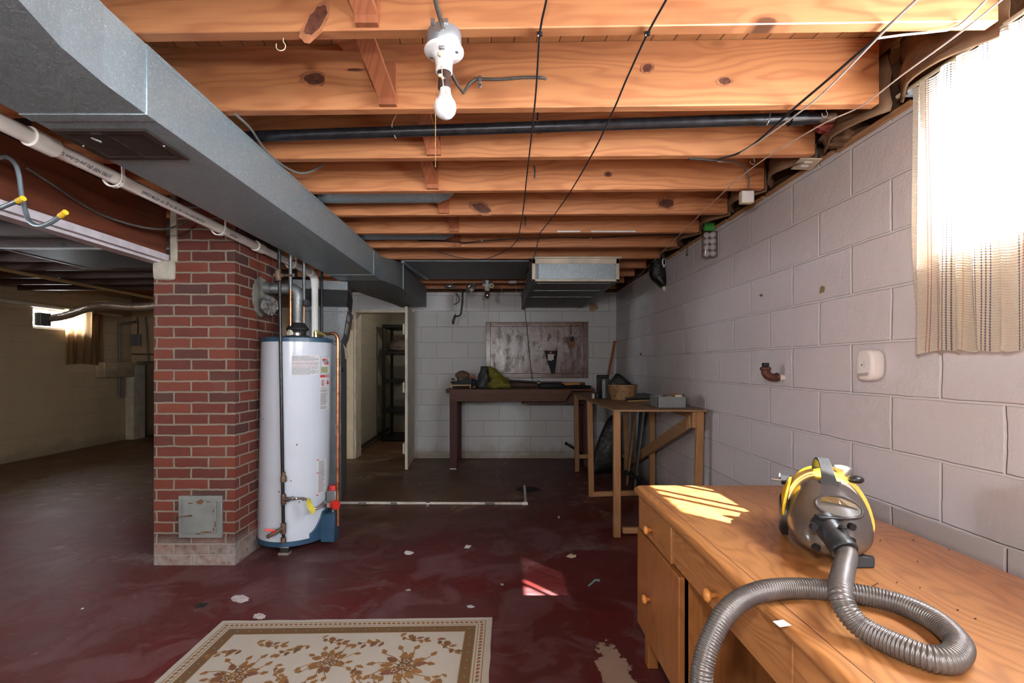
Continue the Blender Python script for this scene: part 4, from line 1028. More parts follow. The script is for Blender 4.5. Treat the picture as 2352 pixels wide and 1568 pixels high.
mb = MB(); cx = P(983,1155,yl).x; mb.ring([(cx-.012, yl, zc_), (cx+.012, yl, zc_)], .0155, n=16); mb.box(cx-.012, cx+.012, yl-.03, yl+.03, 0, .003); mb.build('pipe_strap', m_steel, fp, weld=False)
mb = MB(); rr = random.Random(8)
for (px, w) in ((832,16),(905,14),(1125,22)):
    x = P(px,1156,yl).x; hw = w/2/F*yl; mb.ring([(x-hw, yl-.0009, zc_-.0008), (x+hw*.2, yl-.0011, zc_-.0014), (x+hw, yl-.0009, zc_-.0008)], [.0112,.0124,.0112], n=16)
mb.build('grime_streak', m_cabgrey, fp, weld=False)
mb = MB(); n = 28; rr = random.Random(6)
c_ = P(1214, 1124, 4.55); c_.z = 0
mb.prism([(c_.x+math.cos(2*PI*i/n)*.115*rr.uniform(.8,1.2), 4.57+math.sin(2*PI*i/n)*.10*rr.uniform(.8,1.15), .0008) for i in range(n)], (0,0,.0012))
mb.build('floor_drain', m_blackmat, None, label='dark ragged drain hole in the floor at the end of the white pipe', cat='drain')

# ------------------------------------------------------------------ bulb fixtures
bx0, by0 = -.163, 1.333
bf = thing('ceiling_bulb', (bx0, by0, ZJ), 'white porcelain bulb holder with frosted bulb hanging under the nearest joist', 'ceiling light')
mb = MB(); mb.lathe((bx0, by0, ZJ-.048), [(.046,0),(.049,.004),(.049,.040),(.047,.047)], 40); jb = mb.build('junction_box', m_greyfix, bf, auto=40)
mb = MB(); mb.ring([(bx0-.006, by0-.052, ZJ-.016), (bx0-.006, by0-.036, ZJ-.018)], .014, n=20)
for s in (-1, 1): mb.box(bx0-.006+s*.018-.006, bx0-.006+s*.018+.006, by0-.056, by0-.046, ZJ-.010, ZJ+.002)
mb.build('cable_clamp', m_steel, jb, auto=40, weld=False)
zd = ZJ-.052
mb = MB(); mb.lathe((bx0, by0, zd), [(.02,.004),(.053,.004),(.056,.001),(.056,-.003),(.050,-.007),(.034,-.011),(.026,-.022),(.0245,-.036),(.0235,-.047),(.024,-.05),(.0235,-.06),(.020,-.062),(.0185,-.060),(.0185,-.04)], 56); mb.build('porcelain_base', m_porcelain, bf, smooth=True)
for s in (-1, 1):
    mb = MB(); mb.ball((bx0+s*.037, by0-s*.012, zd-.0095), .006, .006, .002, n=12); mb.build('screw', m_dullsteel, bf, smooth=True)
mb = MB(); mb.box(bx0-.010, bx0+.006, by0-.040, by0-.028, zd-.016, zd-.007); mb.build('switch_slot', m_dullsteel, bf, bevel=.002)
mb = MB(); mb.lathe((bx0+.001, by0, zd-.06), [(.0175,.02),(.018,-.002),(.0165,-.012),(.0172,-.014),(.0185,-.040),(.0175,-.046),(.014,-.047)], 32); mb.ball((bx0+.001, by0-.015, zd-.085), .006, n=12); sk = mb.build('socket_adapter', m_bakelite, bf, auto=40, weld=False)
zb_ = zd-.096
mb = MB(); mb.lathe((bx0+.003, by0, zb_), [(.0145,.006),(.0150,-.006),(.0155,-.016),(.0180,-.028),(.0235,-.040),(.0290,-.048),(.0318,-.058),(.0318,-.066),(.0285,-.078),(.0215,-.087),(.0125,-.0925),(.004,-.0945),(0,-.095)], 48); mb.build('light_bulb', m_bulb, bf, smooth=True)
mb = MB(); mb.ring(spline([(bx0-.003, by0-.030, zd-.014), (bx0-.004, by0-.036, zd-.03), (bx0-.002, by0-.033, zd-.065), (bx0-.001, by0-.032, zd-.09), (bx0+.004, by0-.034, zd-.125), (bx0+.012, by0-.036, zd-.14)], .006), .0011, n=6)
mb.ring(spline([(bx0-.001, by0-.033, zd-.09), (bx0+.002, by0-.036, zd-.115), (bx0+.001, by0-.037, zd-.13)], .006), .0011, n=6)
for (dx, dz, r_) in ((-.008,-.028,.0075), (-.007,-.088,.006), (.0,-.095,.004), (.012,-.135,.0045), (-.001,-.062,.004)): mb.ball((bx0+dx, by0-.034, zd+dz), r_, r_*.7, r_*.8, n=12, rough=.5, fr=8, seed=dx*99)
mb.build('knotted_pull_string', m_string, bf, smooth=True)
mb = MB(); zc1 = P(1000, 260, by0-.03).z; zc0 = P(1000, 385, by0-.03).z; xc = P(1000, 300, by0-.03).x; z = zc1
mb.ring([(bx0-.014, by0-.03, zd-.085), (xc, by0-.03, zc1)], .0005, n=5)
while z > zc0: mb.ball((xc, by0-.03, z), .0016, n=6); z -= .0036
mb.build('pull_chain', m_brass, bf, smooth=True)
# its cables
def cable(pts, r, mat, label, name='cable', cat='cable', n=10, sp=True, step=.02, clips=(), group=None):
    mb = MB(); mb.ring(spline(pts, step) if sp else pts, r, n=n)
    o = mb.build(name, mat, None, auto=50, label=label, cat=cat, group=group)
    for (c, mt, sz) in clips:
        mb = MB(); mb.box(c[0]-sz, c[0]+sz*.9, c[1]-sz*.6, c[1]+sz*.6, c[2]-r*1.2, c[2]+sz*.7)
        k = mb.build('cable_clip', mt, o, bevel=.001)
        mb = MB(); mb.ball((c[0]-sz*.6, c[1], c[2]-r*1.2), sz*.35, n=8); mb.build('nail', m_steel, k)
    return o
c1 = P(1095, 181, jy(1)-.01); c2 = P(1243, 178, jy(1)-.01)
o = cable([P(1020, 130, 1.40), P(1035, 165, 1.45), P(1048, 190, 1.55), P(1062, 210, 1.66), P(1066, 211, 1.68), P(1078, 192, jy(1)-.012), P(1090, 184, jy(1)-.010), c1, P(1150, 182, jy(1)-.009), P(1200, 178, jy(1)-.009), c2, P(1253, 181, jy(1)-.004), P(1256, 181, jy(1)+.02)], .0052, m_cable, 'grey cloth cable bent from the bulb box along the second joist')
mb = MB(); s = P(1102, 185, jy(1)-.014); mb.box(s.x-.006, s.x+.006, s.y-.002, s.y+.010, s.z-.010, s.z+.010)
k = mb.build('pipe_clip', m_dullsteel, o, bevel=.002)
mb = MB()
for dz in (.017, -.017): mb.lathe((s.x, s.y+.008, s.z+dz), [(.0065,0),(.0065,.003),(.005,.004)], 14, axis=(0,-1,0))
mb.build('nail_head', m_dullsteel, k)
cable([P(998, -40, 1.30), P(1000, 0, 1.296), P(1012, 45, 1.285), P(1018, 68, 1.285)], .0062, m_cable, 'thick grey cable dropping from above into the ceiling bulb box')
# two long black cords stapled under the joists
def clipat(px, py, Y): c = P(px, py, Y); return (tuple(c), m_black, .008)
zc_ = ZJ-.006
def under(pts): return [Vector((P(px, py, 1).x*F*(EYE-z)/(py-VY)/1, F*(EYE-z)/(py-VY), z)) if False else PZ(px, py, z) for px, py, z in pts]
pA = under([(1262,-60,zc_-.004),(1255,0,zc_-.008),(1240,78,zc_),(1231,210,zc_-.006),(1222,300,zc_-.006),(1210,405,zc_-.004),(1202,480,zc_-.004),(1195,522,zc_),(1191,545,zc_)])
cable(pA, .0032, m_cord, 'left of two thin black cords running front to back under the joists', clips=((tuple(PZ(1240,79,zc_)), m_black, .008),), group=None)
pB = under([(1560,-60,zc_-.004),(1530,0,zc_-.008),(1487,78,zc_),(1440,180,zc_-.006),(1408,255,zc_-.006),(1365,345,zc_-.01),(1310,440,zc_-.006),(1268,500,zc_-.004),(1240,535,zc_)])
cable(pB, .0032, m_cord, 'right of two thin black cords slanting front to back under the joists', clips=((tuple(PZ(1487,78,zc_)), m_black, .008),))
for k_, (px, py, Y, l) in enumerate(((1236,265,1.95,.11),(1229,395,2.36,.10),(1207,508,3.15,.07))):
    q = P(px, py, Y); cable([q+Vector((0,.05,.05)), q+Vector((0,.02,.02)), q, q+Vector((-.004,-.02,-.035))], .005, m_cable, ['short cable end poking through the second joist behind the iron pipe', 'short cable end poking through the third joist', 'short cable end poking through a joist near the black cords'][k_])
# sagging cords further back
z7 = ZJ-.008
cable([P(860,556,3.86), P(900,552,3.8), P(1040,554,3.72), P(1065,557,3.70), P(1110,553,3.66), P(1190,548,3.6), P(1290,545,3.66), P(1360,546,3.72), P(1480,540,3.7), P(1575,538,3.6)], .0045, m_cord, 'dark cable sagging sideways under the seventh joist', clips=((tuple(P(1107,552,3.66)), m_whitecord, .006), (tuple(P(1357,547,3.71)), m_whitecord, .006)))
cable([P(1190,548,3.58), P(1170,570,3.7), P(1130,590,3.85), P(1100,596,3.9), P(1060,592,3.9), P(1010,580,3.85), P(985,574,3.8)], .0032, m_cord, 'black cord drooping in a loop under the far joists')
cable([P(1238,536,3.2), P(1232,570,3.6), P(1226,590,3.95), P(1214,620,4.2), P(1206,640,4.5), P(1195,672,5.7), P(1203,690,6.02), P(1206,715,6.07), P(1214,790,6.05), P(1219,840,6.02), P(1225,879,5.98)], .0035, m_cord, 'black cord hanging down in front of the pegboard')
cable([P(540,262,1.74), P(575,295,1.86), P(610,345,2.05), P(650,380,2.2), P(690,398,2.32), P(722,390,2.36), P(742,378,2.38)], .005, m_cabgrey, 'grey cable looping from the trunk duct edge to the third joist')
cable([P(60,385,2.0)+Vector((0,0,.0)), P(130,430,2.1), P(190,470,2.25), P(250,500,2.4), P(330,522,2.55), P(385,525,2.65), P(430,508,2.72)], .006, m_cable, 'grey cable drooping across the face of the red-brown beam')
# cords near the right wall
cable(under([(2170,-60,zc_),(2105,0,zc_-.004),(2010,88,zc_-.004),(1905,180,zc_-.006),(1825,248,zc_-.006),(1745,320,zc_-.006),(1700,350,zc_-.004),(1655,365,zc_-.004),(1640,368,zc_),(1582,364,zc_+.0)]), .0042, m_cord, 'black cord slanting back under the joists near the right wall')
cable(under([(2175,-60,zc_-.006),(2100,5,zc_-.008),(2040,62,zc_-.008),(1905,200,zc_-.01),(1840,255,zc_-.01),(1750,320,zc_-.01),(1700,352,zc_-.008)]), .0028, m_whitecord, 'thin white wire beside the slanting black cord')
cable(under([(2360,-50,zc_-.004),(2300,0,zc_-.004),(2205,75,zc_-.008),(2075,170,zc_-.01),(1975,245,zc_-.012),(1880,290,zc_-.008),(1732,382,zc_-.006),(1640,462,zc_-.006),(1560,540,zc_-.006),(1490,610,zc_-.006),(1450,650,zc_-.004)]), .0026, plain('pinkish_cord', (.62,.50,.44), .6), 'long pale cord running front to back just left of the right wall')
cable(under([(2270,-5,zc_-.002),(2200,60,zc_-.002),(2150,72,zc_-.006),(2075,80,zc_-.004),(2015,88,zc_-.004)]), .003, m_whitecord, 'white wire looping along the nearest joist near the curtain')
cable([P(1652,366,2.14), P(1650,371,2.16), P(1690,372,2.35), P(1712,388,2.44), P(1720,410,2.49), P(1719,433,2.50)], .0042, m_cabgrey, 'grey wire curving into the cream phone box')

# screw hooks in joists
def hook(c, s, mat, label):
    mb = MB(); c = Vector(c)
    pts = [c+Vector((.006*s,0,.0)), c+Vector((.006*s,0,-.012*s)), c+Vector((.012*s,0,-.022*s)), c+Vector((.009*s,0,-.034*s)), c+Vector((-.004*s,0,-.038*s)), c+Vector((-.014*s,0,-.030*s)), c+Vector((-.014*s,0,-.018*s))]
    mb.ring(spline(pts, .003), .0014*s, n=8); mb.build('cup_hook', mat, None, smooth=True, label=label, cat='hook')
q = PZ(646, 86, ZJ+.002); hook(q, 1.0, m_ivory, 'brass-cream cup hook screwed under the nearest joist')
q = PZ(1895, 250, ZJ+.002); hook(q, .8, m_dullsteel, 'small white hook near the right end of the iron pipe')
q = PZ(1729, 362, ZJ+.002); hook(q, .8, m_dullsteel, 'small hook under the third joist near the phone box')
# tape strips on the sixth joist
mb = MB()
for (a_, b_) in ((1280,1333),(1358,1478)):
    y = jy(5, .7)-.002; z = P(1300, 531, y).z; mb.box(P(a_,530,y).x, P(b_,530,y).x, y-.001, y+.001, z-.007, z+.004)
mb.build('masking_tape', m_paper, None, label='two strips of white tape on the sixth joist', cat='tape', weld=False)

# bicycle hook with yellow tips
h0 = thing('utility_hook', tuple(P(60, 420, 1.80)), 'blue-grey double utility hook with yellow tips on the left beam', 'hook')
Y = 1.78
mb = MB(); mb.ring(spline([Vector((-2.02, 1.80, P(0,362,1.8).z-.002)), P(0,362,Y), P(18,362,Y-.02), P(36,378,Y-.03), P(44,405,Y-.03), P(50,450,Y-.03), P(60,490,Y-.035), P(68,508,Y-.05), P(90,519,Y-.07), P(118,510,Y-.09), P(145,491,Y-.11)], .01), .0078, n=14); mb.build('hook_rod', m_hookmetal, h0, smooth=True)
mb = MB(); mb.ring([P(138,496,Y-.105), P(151,487,Y-.115)], .0095, n=14); mb.build('tip', m_yeltip, h0, auto=40, label='yellow tip')
mb = MB(); mb.ring(spline([P(-45,500,Y-.02), P(-20,487,Y-.04), P(0,478,Y-.06), P(48,458,Y-.10)], .01), .0078, n=14); mb.build('second_arm', m_hookmetal, h0, smooth=True)
mb = MB(); mb.ring([P(40,462,Y-.095), P(54,455,Y-.105)], .0095, n=14); mb.build('tip', m_yeltip, h0, auto=40, label='yellow tip')
mb = MB(); mb.ring(spline([P(-45,500,Y-.02), P(-60,480,Y), Vector((-2.02, 1.80, P(0,420,1.8).z))], .01), .0078, n=14); mb.build('rear_rod', m_hookmetal, h0, smooth=True)
# ------------------------------------------------------------------ desk
DZT = EYE-.5; DXL, DXR, DY1, DY0 = .547, 1.232, 1.968, .30
dk = thing('desk', (.89, 1.15, 0), 'oak pedestal desk with round wooden knobs against the block wall', 'desk')
mb = MB()
def rr_poly(x0, x1, y0, y1, z, c=.03):
    out = []
    for (cx, cy, a0_) in ((x1-c, y1-c, 0), (x0+c, y1-c, 90), (x0+c, y0+c, 180), (x1-c, y0+c, 270)):
        for i in range(6): a_ = R(a0_+i*18); out.append(Vector((cx+math.cos(a_)*c, cy+math.sin(a_)*c, z)))
    return out
# rounded nosing all round
secs = []
for i in range(9):
    a_ = -PI/2 + PI*i/8; k = .016*(1-math.cos(a_)); secs.append(rr_poly(DXL+k, DXR-k, DY0+k, DY1-k, DZT-.016+.016*math.sin(a_)))
mb.loft(secs); mb.build('desk_top', m_oak, dk, auto=50)
mb = MB()   # the line inlaid just inside the edge
t_ = .0016; e = .040
for (xa, xb, ya, yb) in ((DXL+e, DXL+e+t_, DY0+e, DY1-.012), (DXL+e, DXR-e, DY0+e, DY0+e+t_)): mb.box(xa, xb, ya, yb, DZT-.0004, DZT+.0004)
mb.build('inlay_groove', m_bench1z, dk, weld=False)
bX0, bX1 = .562, 1.215
def ped(y0, y1, doors=True):
    mb = MB()
    mb.box(bX0+.014, bX1, y0, y0+.018, .155, DZT-.032); mb.box(bX0+.014, bX1, y1-.018, y1, .155, DZT-.032)
    mb.box(bX0+.014, bX1, y0, y1, .155, .173); mb.box(bX1-.018, bX1, y0, y1, .155, DZT-.032)
    mb.box(bX0+.016, bX0+.03, y0, y1, .155, DZT-.032)
    mb.build('pedestal', m_oakz, dk, weld=False)
    for yy in (y0+.03, y1-.055):
        for xx in (bX0+.02, bX1-.06):
            m2 = MB(); m2.box(xx, xx+.042, yy-.0, yy+.042, 0, .16); m2.build('leg', m_oakz, dk, bevel=.003)
def knob(mb, c, s=1.):
    mb.lathe(c, [(.0065*s,0),(.0065*s,.010*s),(.012*s,.014*s),(.0165*s,.019*s),(.0165*s,.023*s),(.012*s,.027*s),(.004*s,.0285*s)], 24, axis=(-1,0,0))
def front(nm, y0, y1, z0, z1, ky, kz, th=.018):
    mb = MB(); mb.box(bX0+.014-th, bX0+.014, y0, y1, z0, z1); o = mb.build(nm, m_oak if nm == 'drawer' else m_oakz, dk, bevel=.0025)
    mb = MB(); knob(mb, (bX0+.014-th, ky, kz)); mb.build('knob', m_knob, o, smooth=True)
zd0 = .548
ped(1.49, 1.925); front('drawer', 1.56, 1.925, zd0, DZT-.034, 1.765, .590, th=.014); front('door', 1.475, 1.925, .16, zd0-.006, 1.765, .330, th=.020)
mb = MB(); mb.box(bX0+.004, bX0+.022, .915, 1.557, zd0+.005, DZT-.034); dd2 = mb.build('drawer', m_oak, dk, bevel=.0025)
mb = MB(); knob(mb, (bX0+.004, 1.245, .600), 1.1); mb.build('knob', m_knob, dd2, smooth=True)
mb = MB(); mb.box(bX0+.022, bX1, .94, 1.49, zd0+.01, zd0+.018); mb.box(bX1-.03, bX1-.012, .93, 1.49, .25, DZT-.034); mb.build('kneehole_panel', m_oakz, dk, weld=False)
ped(.33, .91); front('drawer', .33, .905, zd0, DZT-.034, .6, .60, th=.014); front('door', .33, .905, .16, zd0-.006, .62, .33)
mb = MB(); s = PZ(1797, 1432, DZT+.0006); mb.prism([s+Vector(p) for p in ((-.012,-.012,0),(.014,-.006,0),(.010,.014,0),(-.014,.008,0))], (0,0,.0005)); mb.build('sticker', m_paper, None, label='small white sticker on the desk top near its rounded edge', cat='sticker')

# ------------------------------------------------------------------ canister vacuum
VC = Vector((.905, 1.307, DZT))
vac = thing('vacuum_cleaner', tuple(VC), 'yellow and smoky grey canister vacuum with a corrugated hose on the desk', 'vacuum cleaner')
rz = Matrix.Rotation(R(-31), 3, 'Z')
def vl(x, y, z): return VC + rz @ Vector((x, y, z))      # local: -y is the nose
def section(t):
    """half width, bottom and top of the body at t (0 nose .. 1 tail)"""
    L = .36; y = -.165 + L*t
    k = max(0., 1-(2*t-1)**2)
    nose = min(1, t/.50); nose = math.sqrt(max(0, 1-(1-nose)**2.6))
    tail = min(1, (1-t)/.26); tail = math.sqrt(max(0, 1-(1-tail)**2.2))
    w = .099*nose**.75*tail**.8
    top = .050 + .134*(nose**1.0)*(tail**.5)
    bot = .012 + .040*(1-nose**.6) + .05*(1-tail)
    return y, w, bot, max(top, bot+.002)
def body(t0, t1, nt, scale=1.0):
    secs = []; n = 48
    for i in range(nt+1):
        t = t0+(t1-t0)*i/nt; y, w, b, tp = section(t); w *= scale; zc = b+(tp-b)*.40
        s = []
        for k in range(n):
            a_ = 2*PI*k/n; c_, sn = math.cos(a_), math.sin(a_)
            x = math.copysign(abs(c_)**.78, c_)*w; z = math.copysign(abs(sn)**.82, sn)
            z = zc + (z*(tp-zc)*scale if z > 0 else z*(zc-b))
            # the shell leans back: the crown sits further aft than the belly
            s.append(vl(x*(1.03-.26*max(0, (z-.05)/.16)), y + (z-.08)*.24, z))
        secs.append(s)
    return secs
mb = MB(); mb.loft(body(.0, .54, 40)); tank = mb.build('dust_container', m_tank, vac, auto=60, label='smoky see-through dust container')
mb = MB(); mb.loft(body(.53, 1., 30, 1.10)); mb.build('rear_shell', m_vacyel, vac, auto=60, label='yellow rear shell')
mb = MB(); mb.loft(body(.500, .535, 3, 1.045)); mb.build('seam_band', m_vacyel, vac, auto=60)
# cheek flap reaching forward on the left, vent slot
mb = MB()
for s in (-1, 1):
    pts = []
    for i in range(9):
        t = .44+.16*i/8; y, w, b, tp = section(t); pts.append((t, w))
mb = MB(); q = [vl(-.082,.06,.168), vl(-.086,.01,.160), vl(-.094,-.025,.135), vl(-.100,-.036,.10), vl(-.100,-.030,.072), vl(-.101,-.012,.09), vl(-.101,.02,.122), vl(-.098,.06,.13)]
mb.prism(q, rz @ Vector((-.008,0,0))); mb.build('side_latch', m_vacyel, vac, bevel=.004, auto=30)
mb = MB()
for s in (-1, 1):
    mb = MB(); mb.lathe(vl(-.092 if s < 0 else .066,.040 if s < 0 else .075,.062), [(.060,0),(.061,.006),(.061,.016),(.052,.022)], 40, axis=rz @ Vector((s,0,0)))
    wl = mb.build('wheel', m_black, vac, auto=40)
    mb = MB(); mb.lathe(vl(-.111 if s < 0 else .085,.040 if s < 0 else .075,.062), [(.046,0),(.048,.004),(.040,.006),(.01,.007)], 40, axis=rz @ Vector((s,0,0)))
    mb.build('wheel_cap', m_cabgrey, wl, auto=40)
mb = MB(); mb.cyl(vl(-.110,.09,.150), vl(-.085,.09,.150), .015); hk = mb.build('cord_stud', m_black, vac, auto=40)
mb = MB(); mb.cyl(vl(-.135,.095,.147), vl(-.110,.092,.147), .003); mb.cyl(vl(-.116,.09,.160), vl(-.112,.09,.160), .009); mb.build('plug_prong', m_steel, hk, weld=False)
mb = MB(); mb.lathe(vl(.042,.085,.186), [(.022,0),(.024,.018),(.020,.022),(.01,.023)], 28); mb.build('suction_dial', m_cabgrey, vac, auto=30, label='scuffed silver dial')
mb = MB(); mb.ball(vl(.070,.05,.180), .020, .016, .011, n=24); mb.build('pedal_button', m_black, vac, smooth=True)
# carrying strap: a bent band from the container brow over to the rear shell
def band(pts, w, th, mat, name, parent):
    pts = spline([Vector(p) for p in pts], .006); mb = MB(); secs = []
    for i, p in enumerate(pts):
        d = (pts[min(i+1, len(pts)-1)]-pts[max(i-1, 0)]).normalized(); x = Vector((1,0,0)); nn = d.cross(x).normalized()
        ww = w*(1-.22*math.sin(PI*i/(len(pts)-1)))
        secs.append([p+x*(-ww)-nn*th, p+x*ww-nn*th, p+x*ww+nn*th, p+x*(-ww)+nn*th])
    secs = [[vl(*v) for v in s] for s in secs]
    mb.loft(secs); return mb.build(name, mat, parent, bevel=.001, auto=50)
band([(.005,-.035,.170),(.003,-.018,.185),(.0,.002,.204),(-.004,.027,.222),(-.008,.052,.230),(-.012,.080,.222),(-.015,.095,.205),(-.015,.100,.175)], .018, .0028, m_vacgrey, 'carry_strap', vac)
band([(.006,-.068,.155),(.005,-.046,.168),(.004,-.022,.181)], .026, .004, m_vacgrey, 'strap_anchor', vac)
# hand recess with its raised lip
def on_tank(x, u):
    """a point of the brow: u runs down the front"""
    return u
lipc = (.018, -.085, .122)
nrm = Vector((0, -.80, .60)).normalized(); up_ = Vector((0,.60,.80)).normalized()
from mathutils.bvhtree import BVHTree
_bv = BVHTree.FromPolygons([v.co + VC for v in tank.data.vertices], [tuple(p.vertices) for p in tank.data.polygons])
def snap(p, off):
    dr_ = rz @ (nrm*-1); hit = _bv.ray_cast(p - dr_*.3, dr_)
    return hit[0] - dr_*off if hit[0] is not None else p
mb = MB(); n = 56; ring = []
for i in range(n+1):
    a_ = 2*PI*i/n; p = Vector(lipc)+Vector((1,0,0))*math.cos(a_)*.050+up_*math.sin(a_)*.028*(1. if math.sin(a_) > 0 else 1.25)
    ring.append(snap(vl(*p), .0012))
mb.ring(ring, .0042, n=10, cap=False); mb.build('recess_lip', m_tank, vac, smooth=True)
mb = MB(); vs = [snap(vl(*lipc), .0012)]; fs_ = []
for r_ in (1/3, 2/3, 1.):
    for i in range(n):
        a_ = 2*PI*i/n; p = Vector(lipc)+Vector((1,0,0))*math.cos(a_)*.048*r_+up_*math.sin(a_)*.026*r_*(1. if math.sin(a_) > 0 else 1.25); vs.append(snap(vl(*p), .0012))
for i in range(n):
    fs_.append((0, 1+i, 1+(i+1)%n))
    for q_ in (0, 1): fs_.append((1+q_*n+i, 1+(q_+1)*n+i, 1+(q_+1)*n+(i+1)%n, 1+q_*n+(i+1)%n))
mb.add(vs, fs_); mb.build('recess_floor', plain('dusty_plastic', (.13,.115,.10), .4, var=.3), vac, smooth=True)
mb = MB(); mb.prism([snap(vl(*(Vector(lipc)+Vector((x,0,0))+up_*z)), .0045) for x, z in ((-.040,.003),(-.02,.002),(.0,.001),(.02,.0),(.040,.0),(.038,.012),(.026,.019),(0,.021),(-.026,.021),(-.038,.014))], rz @ (nrm*.0012)); mb.build('recess_slot', plain('amber_tinted_plastic', (.11,.06,.012), .4), vac)
# hose socket
h0_ = PZ(1917, 1232, DZT+.085); h1_ = PZ(1938, 1262, DZT+.066)
dirv = (h1_-h0_).normalized()
mb = MB(); mb.ring([h0_-dirv*.05, h0_-dirv*.03, h0_, h0_+dirv*.012], [.031,.031,.030,.027], n=32, squash=.9)
sk_ = mb.build('hose_socket', m_black, vac, auto=40)
mb = MB(); q = h0_-dirv*.03
mb.bar(q+Vector((-.03,-.004,.026)), q+Vector((.03,-.004,.022)), .022, .008); 
mb.build('socket_bracket', m_black, sk_, bevel=.002, weld=False)
for (dx, dz) in ((-.046,.006), (.047,.006), (-.040,-.045), (.046,-.028)):
    mb = MB(); mb.ring([q+Vector((dx,-.012,dz)), q+Vector((dx,-.022,dz))], .0085, n=16); mb.build('screw_boss', m_black, sk_)
mb = MB(); mb.ring([h0_-dirv*.006, h0_+dirv*.002, h1_-dirv*.008, h1_, h1_+dirv*.005], [.027,.0285,.0285,.031,.029], n=32); mb.build('hose_cuff', m_vacgrey, vac, auto=40)
mb = MB(); c_ = h0_+dirv*.0+Vector((.002,-.01,.0285)); mb.bar(c_, c_+Vector((.012,-.012,.0)), .012, .006); mb.build('cuff_latch', m_black, vac, bevel=.002)
mb = MB(); mb.prism([vl(.045,-.150,.002), vl(.088,-.125,.002), vl(.090,-.115,.022), vl(.045,-.135,.030)], rz @ Vector((0,.02,0))); mb.build('front_bumper', m_black, vac, bevel=.002)
# corrugated hose
hz = .0215
def d(px, py, dz): return PZ(px, py, DZT+dz)
path = [h1_-dirv*.02, h1_+dirv*.012, d(1936,1313,.064), d(1930,1354,.070), d(1941,1396,.050), d(1975,1437,.028), d(2031,1469,hz), d(2096,1497,hz), d(2150,1514,hz), d(2187,1510,hz), d(2203,1484,hz), d(2184,1455,hz), d(2145,1423,hz), d(2088,1394,hz), d(2031,1376,hz), d(1967,1363,hz), d(1902,1354,hz), d(1825,1350,hz+.001), d(1756,1356,.026)]
path += [P(1702,1377,.975), P(1662,1414,.945), P(1633,1467,.925), P(1617,1516,.91), P(1611,1568,.90), Vector((.375,.89,.45)), Vector((.37,.88,.25)), Vector((.36,.90,.08)), Vector((.30,.96,.03)), Vector((.18,.98,.024)), Vector((.02,.85,.024)), Vector((-.02,.62,.024)), Vector((.1,.45,.024))]
pts = spline(path, .002)
# even spacing along the length, one rib every 4.6 mm
cum = [0]
for i in range(1, len(pts)): cum.append(cum[-1]+(pts[i]-pts[i-1]).length)
even = []; rad = []; step = .00145; j = 0; s = 0; k = 0
while s < cum[-1]-step:
    while cum[j+1] < s: j += 1
    f_ = (s-cum[j])/max(1e-9, cum[j+1]-cum[j]); even.append(pts[j].lerp(pts[j+1], f_)); rad.append((.0178, .0200, .0211, .0200)[k % 4]); s += step; k += 1
mb = MB(); mb.ring(even, rad, n=22); mb.build('corrugated_hose', m_hose, vac, smooth=True, weld=False)
# crumbs of dirt on the desk
mb = MB(); rr = random.Random(12)
for (px, py) in ((2006,1345),(2015,1340),(2105,1388),(2144,1394),(2022,1241),(2098,1240),(2108,1289),(2180,1262),(2010,1342),(2113,1349),(2060,1337),(2240,1420),(2200,1400),(1990,1300)):
    c_ = PZ(px, py, DZT+.0012); mb.ball(c_, rr.uniform(.0012,.003), rr.uniform(.001,.0025), .0012, n=8, rough=.5, seed=px)
o = mb.build('dirt_crumbs', m_blackmat, None, label='scattered dark crumbs of dirt on the desk behind the vacuum hose', cat='dirt', kind='stuff')

# ------------------------------------------------------------------ rug
A = PZ(512, 1425, .008); B = PZ(1131, 1417, .008); C_ = PZ(1108, 1568, .008)
ux = (B-A); W_ = ux.length; ux.normalize(); uy = Vector((-.012, -1, 0)).normalized(); L_ = 1.83
def rp(x, y, z=0): return A + ux*x + uy*y + Vector((0,0,z))
mb = MB(); n = 60
secs = []
for (inset, z) in ((0, -.0075), (-.0, .0), (.006, .002)):
    pass
def edge(i, z, ins):
    out = []
    for k in range(n): t = k/n; out.append(rp(ins+(W_-2*ins)*t, ins, z))
    for k in range(n): t = k/n; out.append(rp(W_-ins, ins+(L_-2*ins)*t, z))
    for k in range(n): t = k/n; out.append(rp(W_-ins-(W_-2*ins)*t, L_-ins, z))
    for k in range(n): t = k/n; out.append(rp(ins, L_-ins-(L_-2*ins)*t, z))
    w = [mnoise.noise(v*9)*.004 for v in out]
    return [v+ux*a_+uy*a_ for v, a_ in zip(out, w)]
mb.loft([edge(0, -.0078, 0), edge(0, -.001, -.001), edge(0, .0008, .004)])
zt_ = .0016
def quad(pts, mi, z=zt_): mb.add([rp(x, y, z) for x, y in pts], [tuple(range(len(pts)))], mi)
def frame(i0, i1, mi, z=zt_):
    quad([(i0,i0),(W_-i0,i0),(W_-i1,i1),(i1,i1)], mi, z); quad([(W_-i0,i0),(W_-i0,L_-i0),(W_-i1,L_-i1),(W_-i1,i1)], mi, z)
    quad([(W_-i0,L_-i0),(i0,L_-i0),(i1,L_-i1),(W_-i1,L_-i1)], mi, z); quad([(i0,L_-i0),(i0,i0),(i1,i1),(i1,L_-i1)], mi, z)
frame(.028, .0315, 1); frame(.060, .0635, 1); frame(.074, .118, 2); frame(.072, .076, 1, zt_+.0002); frame(.116, .120, 1, zt_+.0002)
def blob(cx, cy, ax, ay, rot_, mi, z=zt_+.0004, tip=1.0, n=12):
    pts = []
    for k in range(n):
        a_ = 2*PI*k/n; x = math.cos(a_)*ax; y = math.sin(a_)*ay*(1-.35*tip*math.cos(a_))
        pts.append((cx+x*math.cos(rot_)-y*math.sin(rot_), cy+x*math.sin(rot_)+y*math.cos(rot_)))
    quad(pts, mi, z)
rr = random.Random(21)
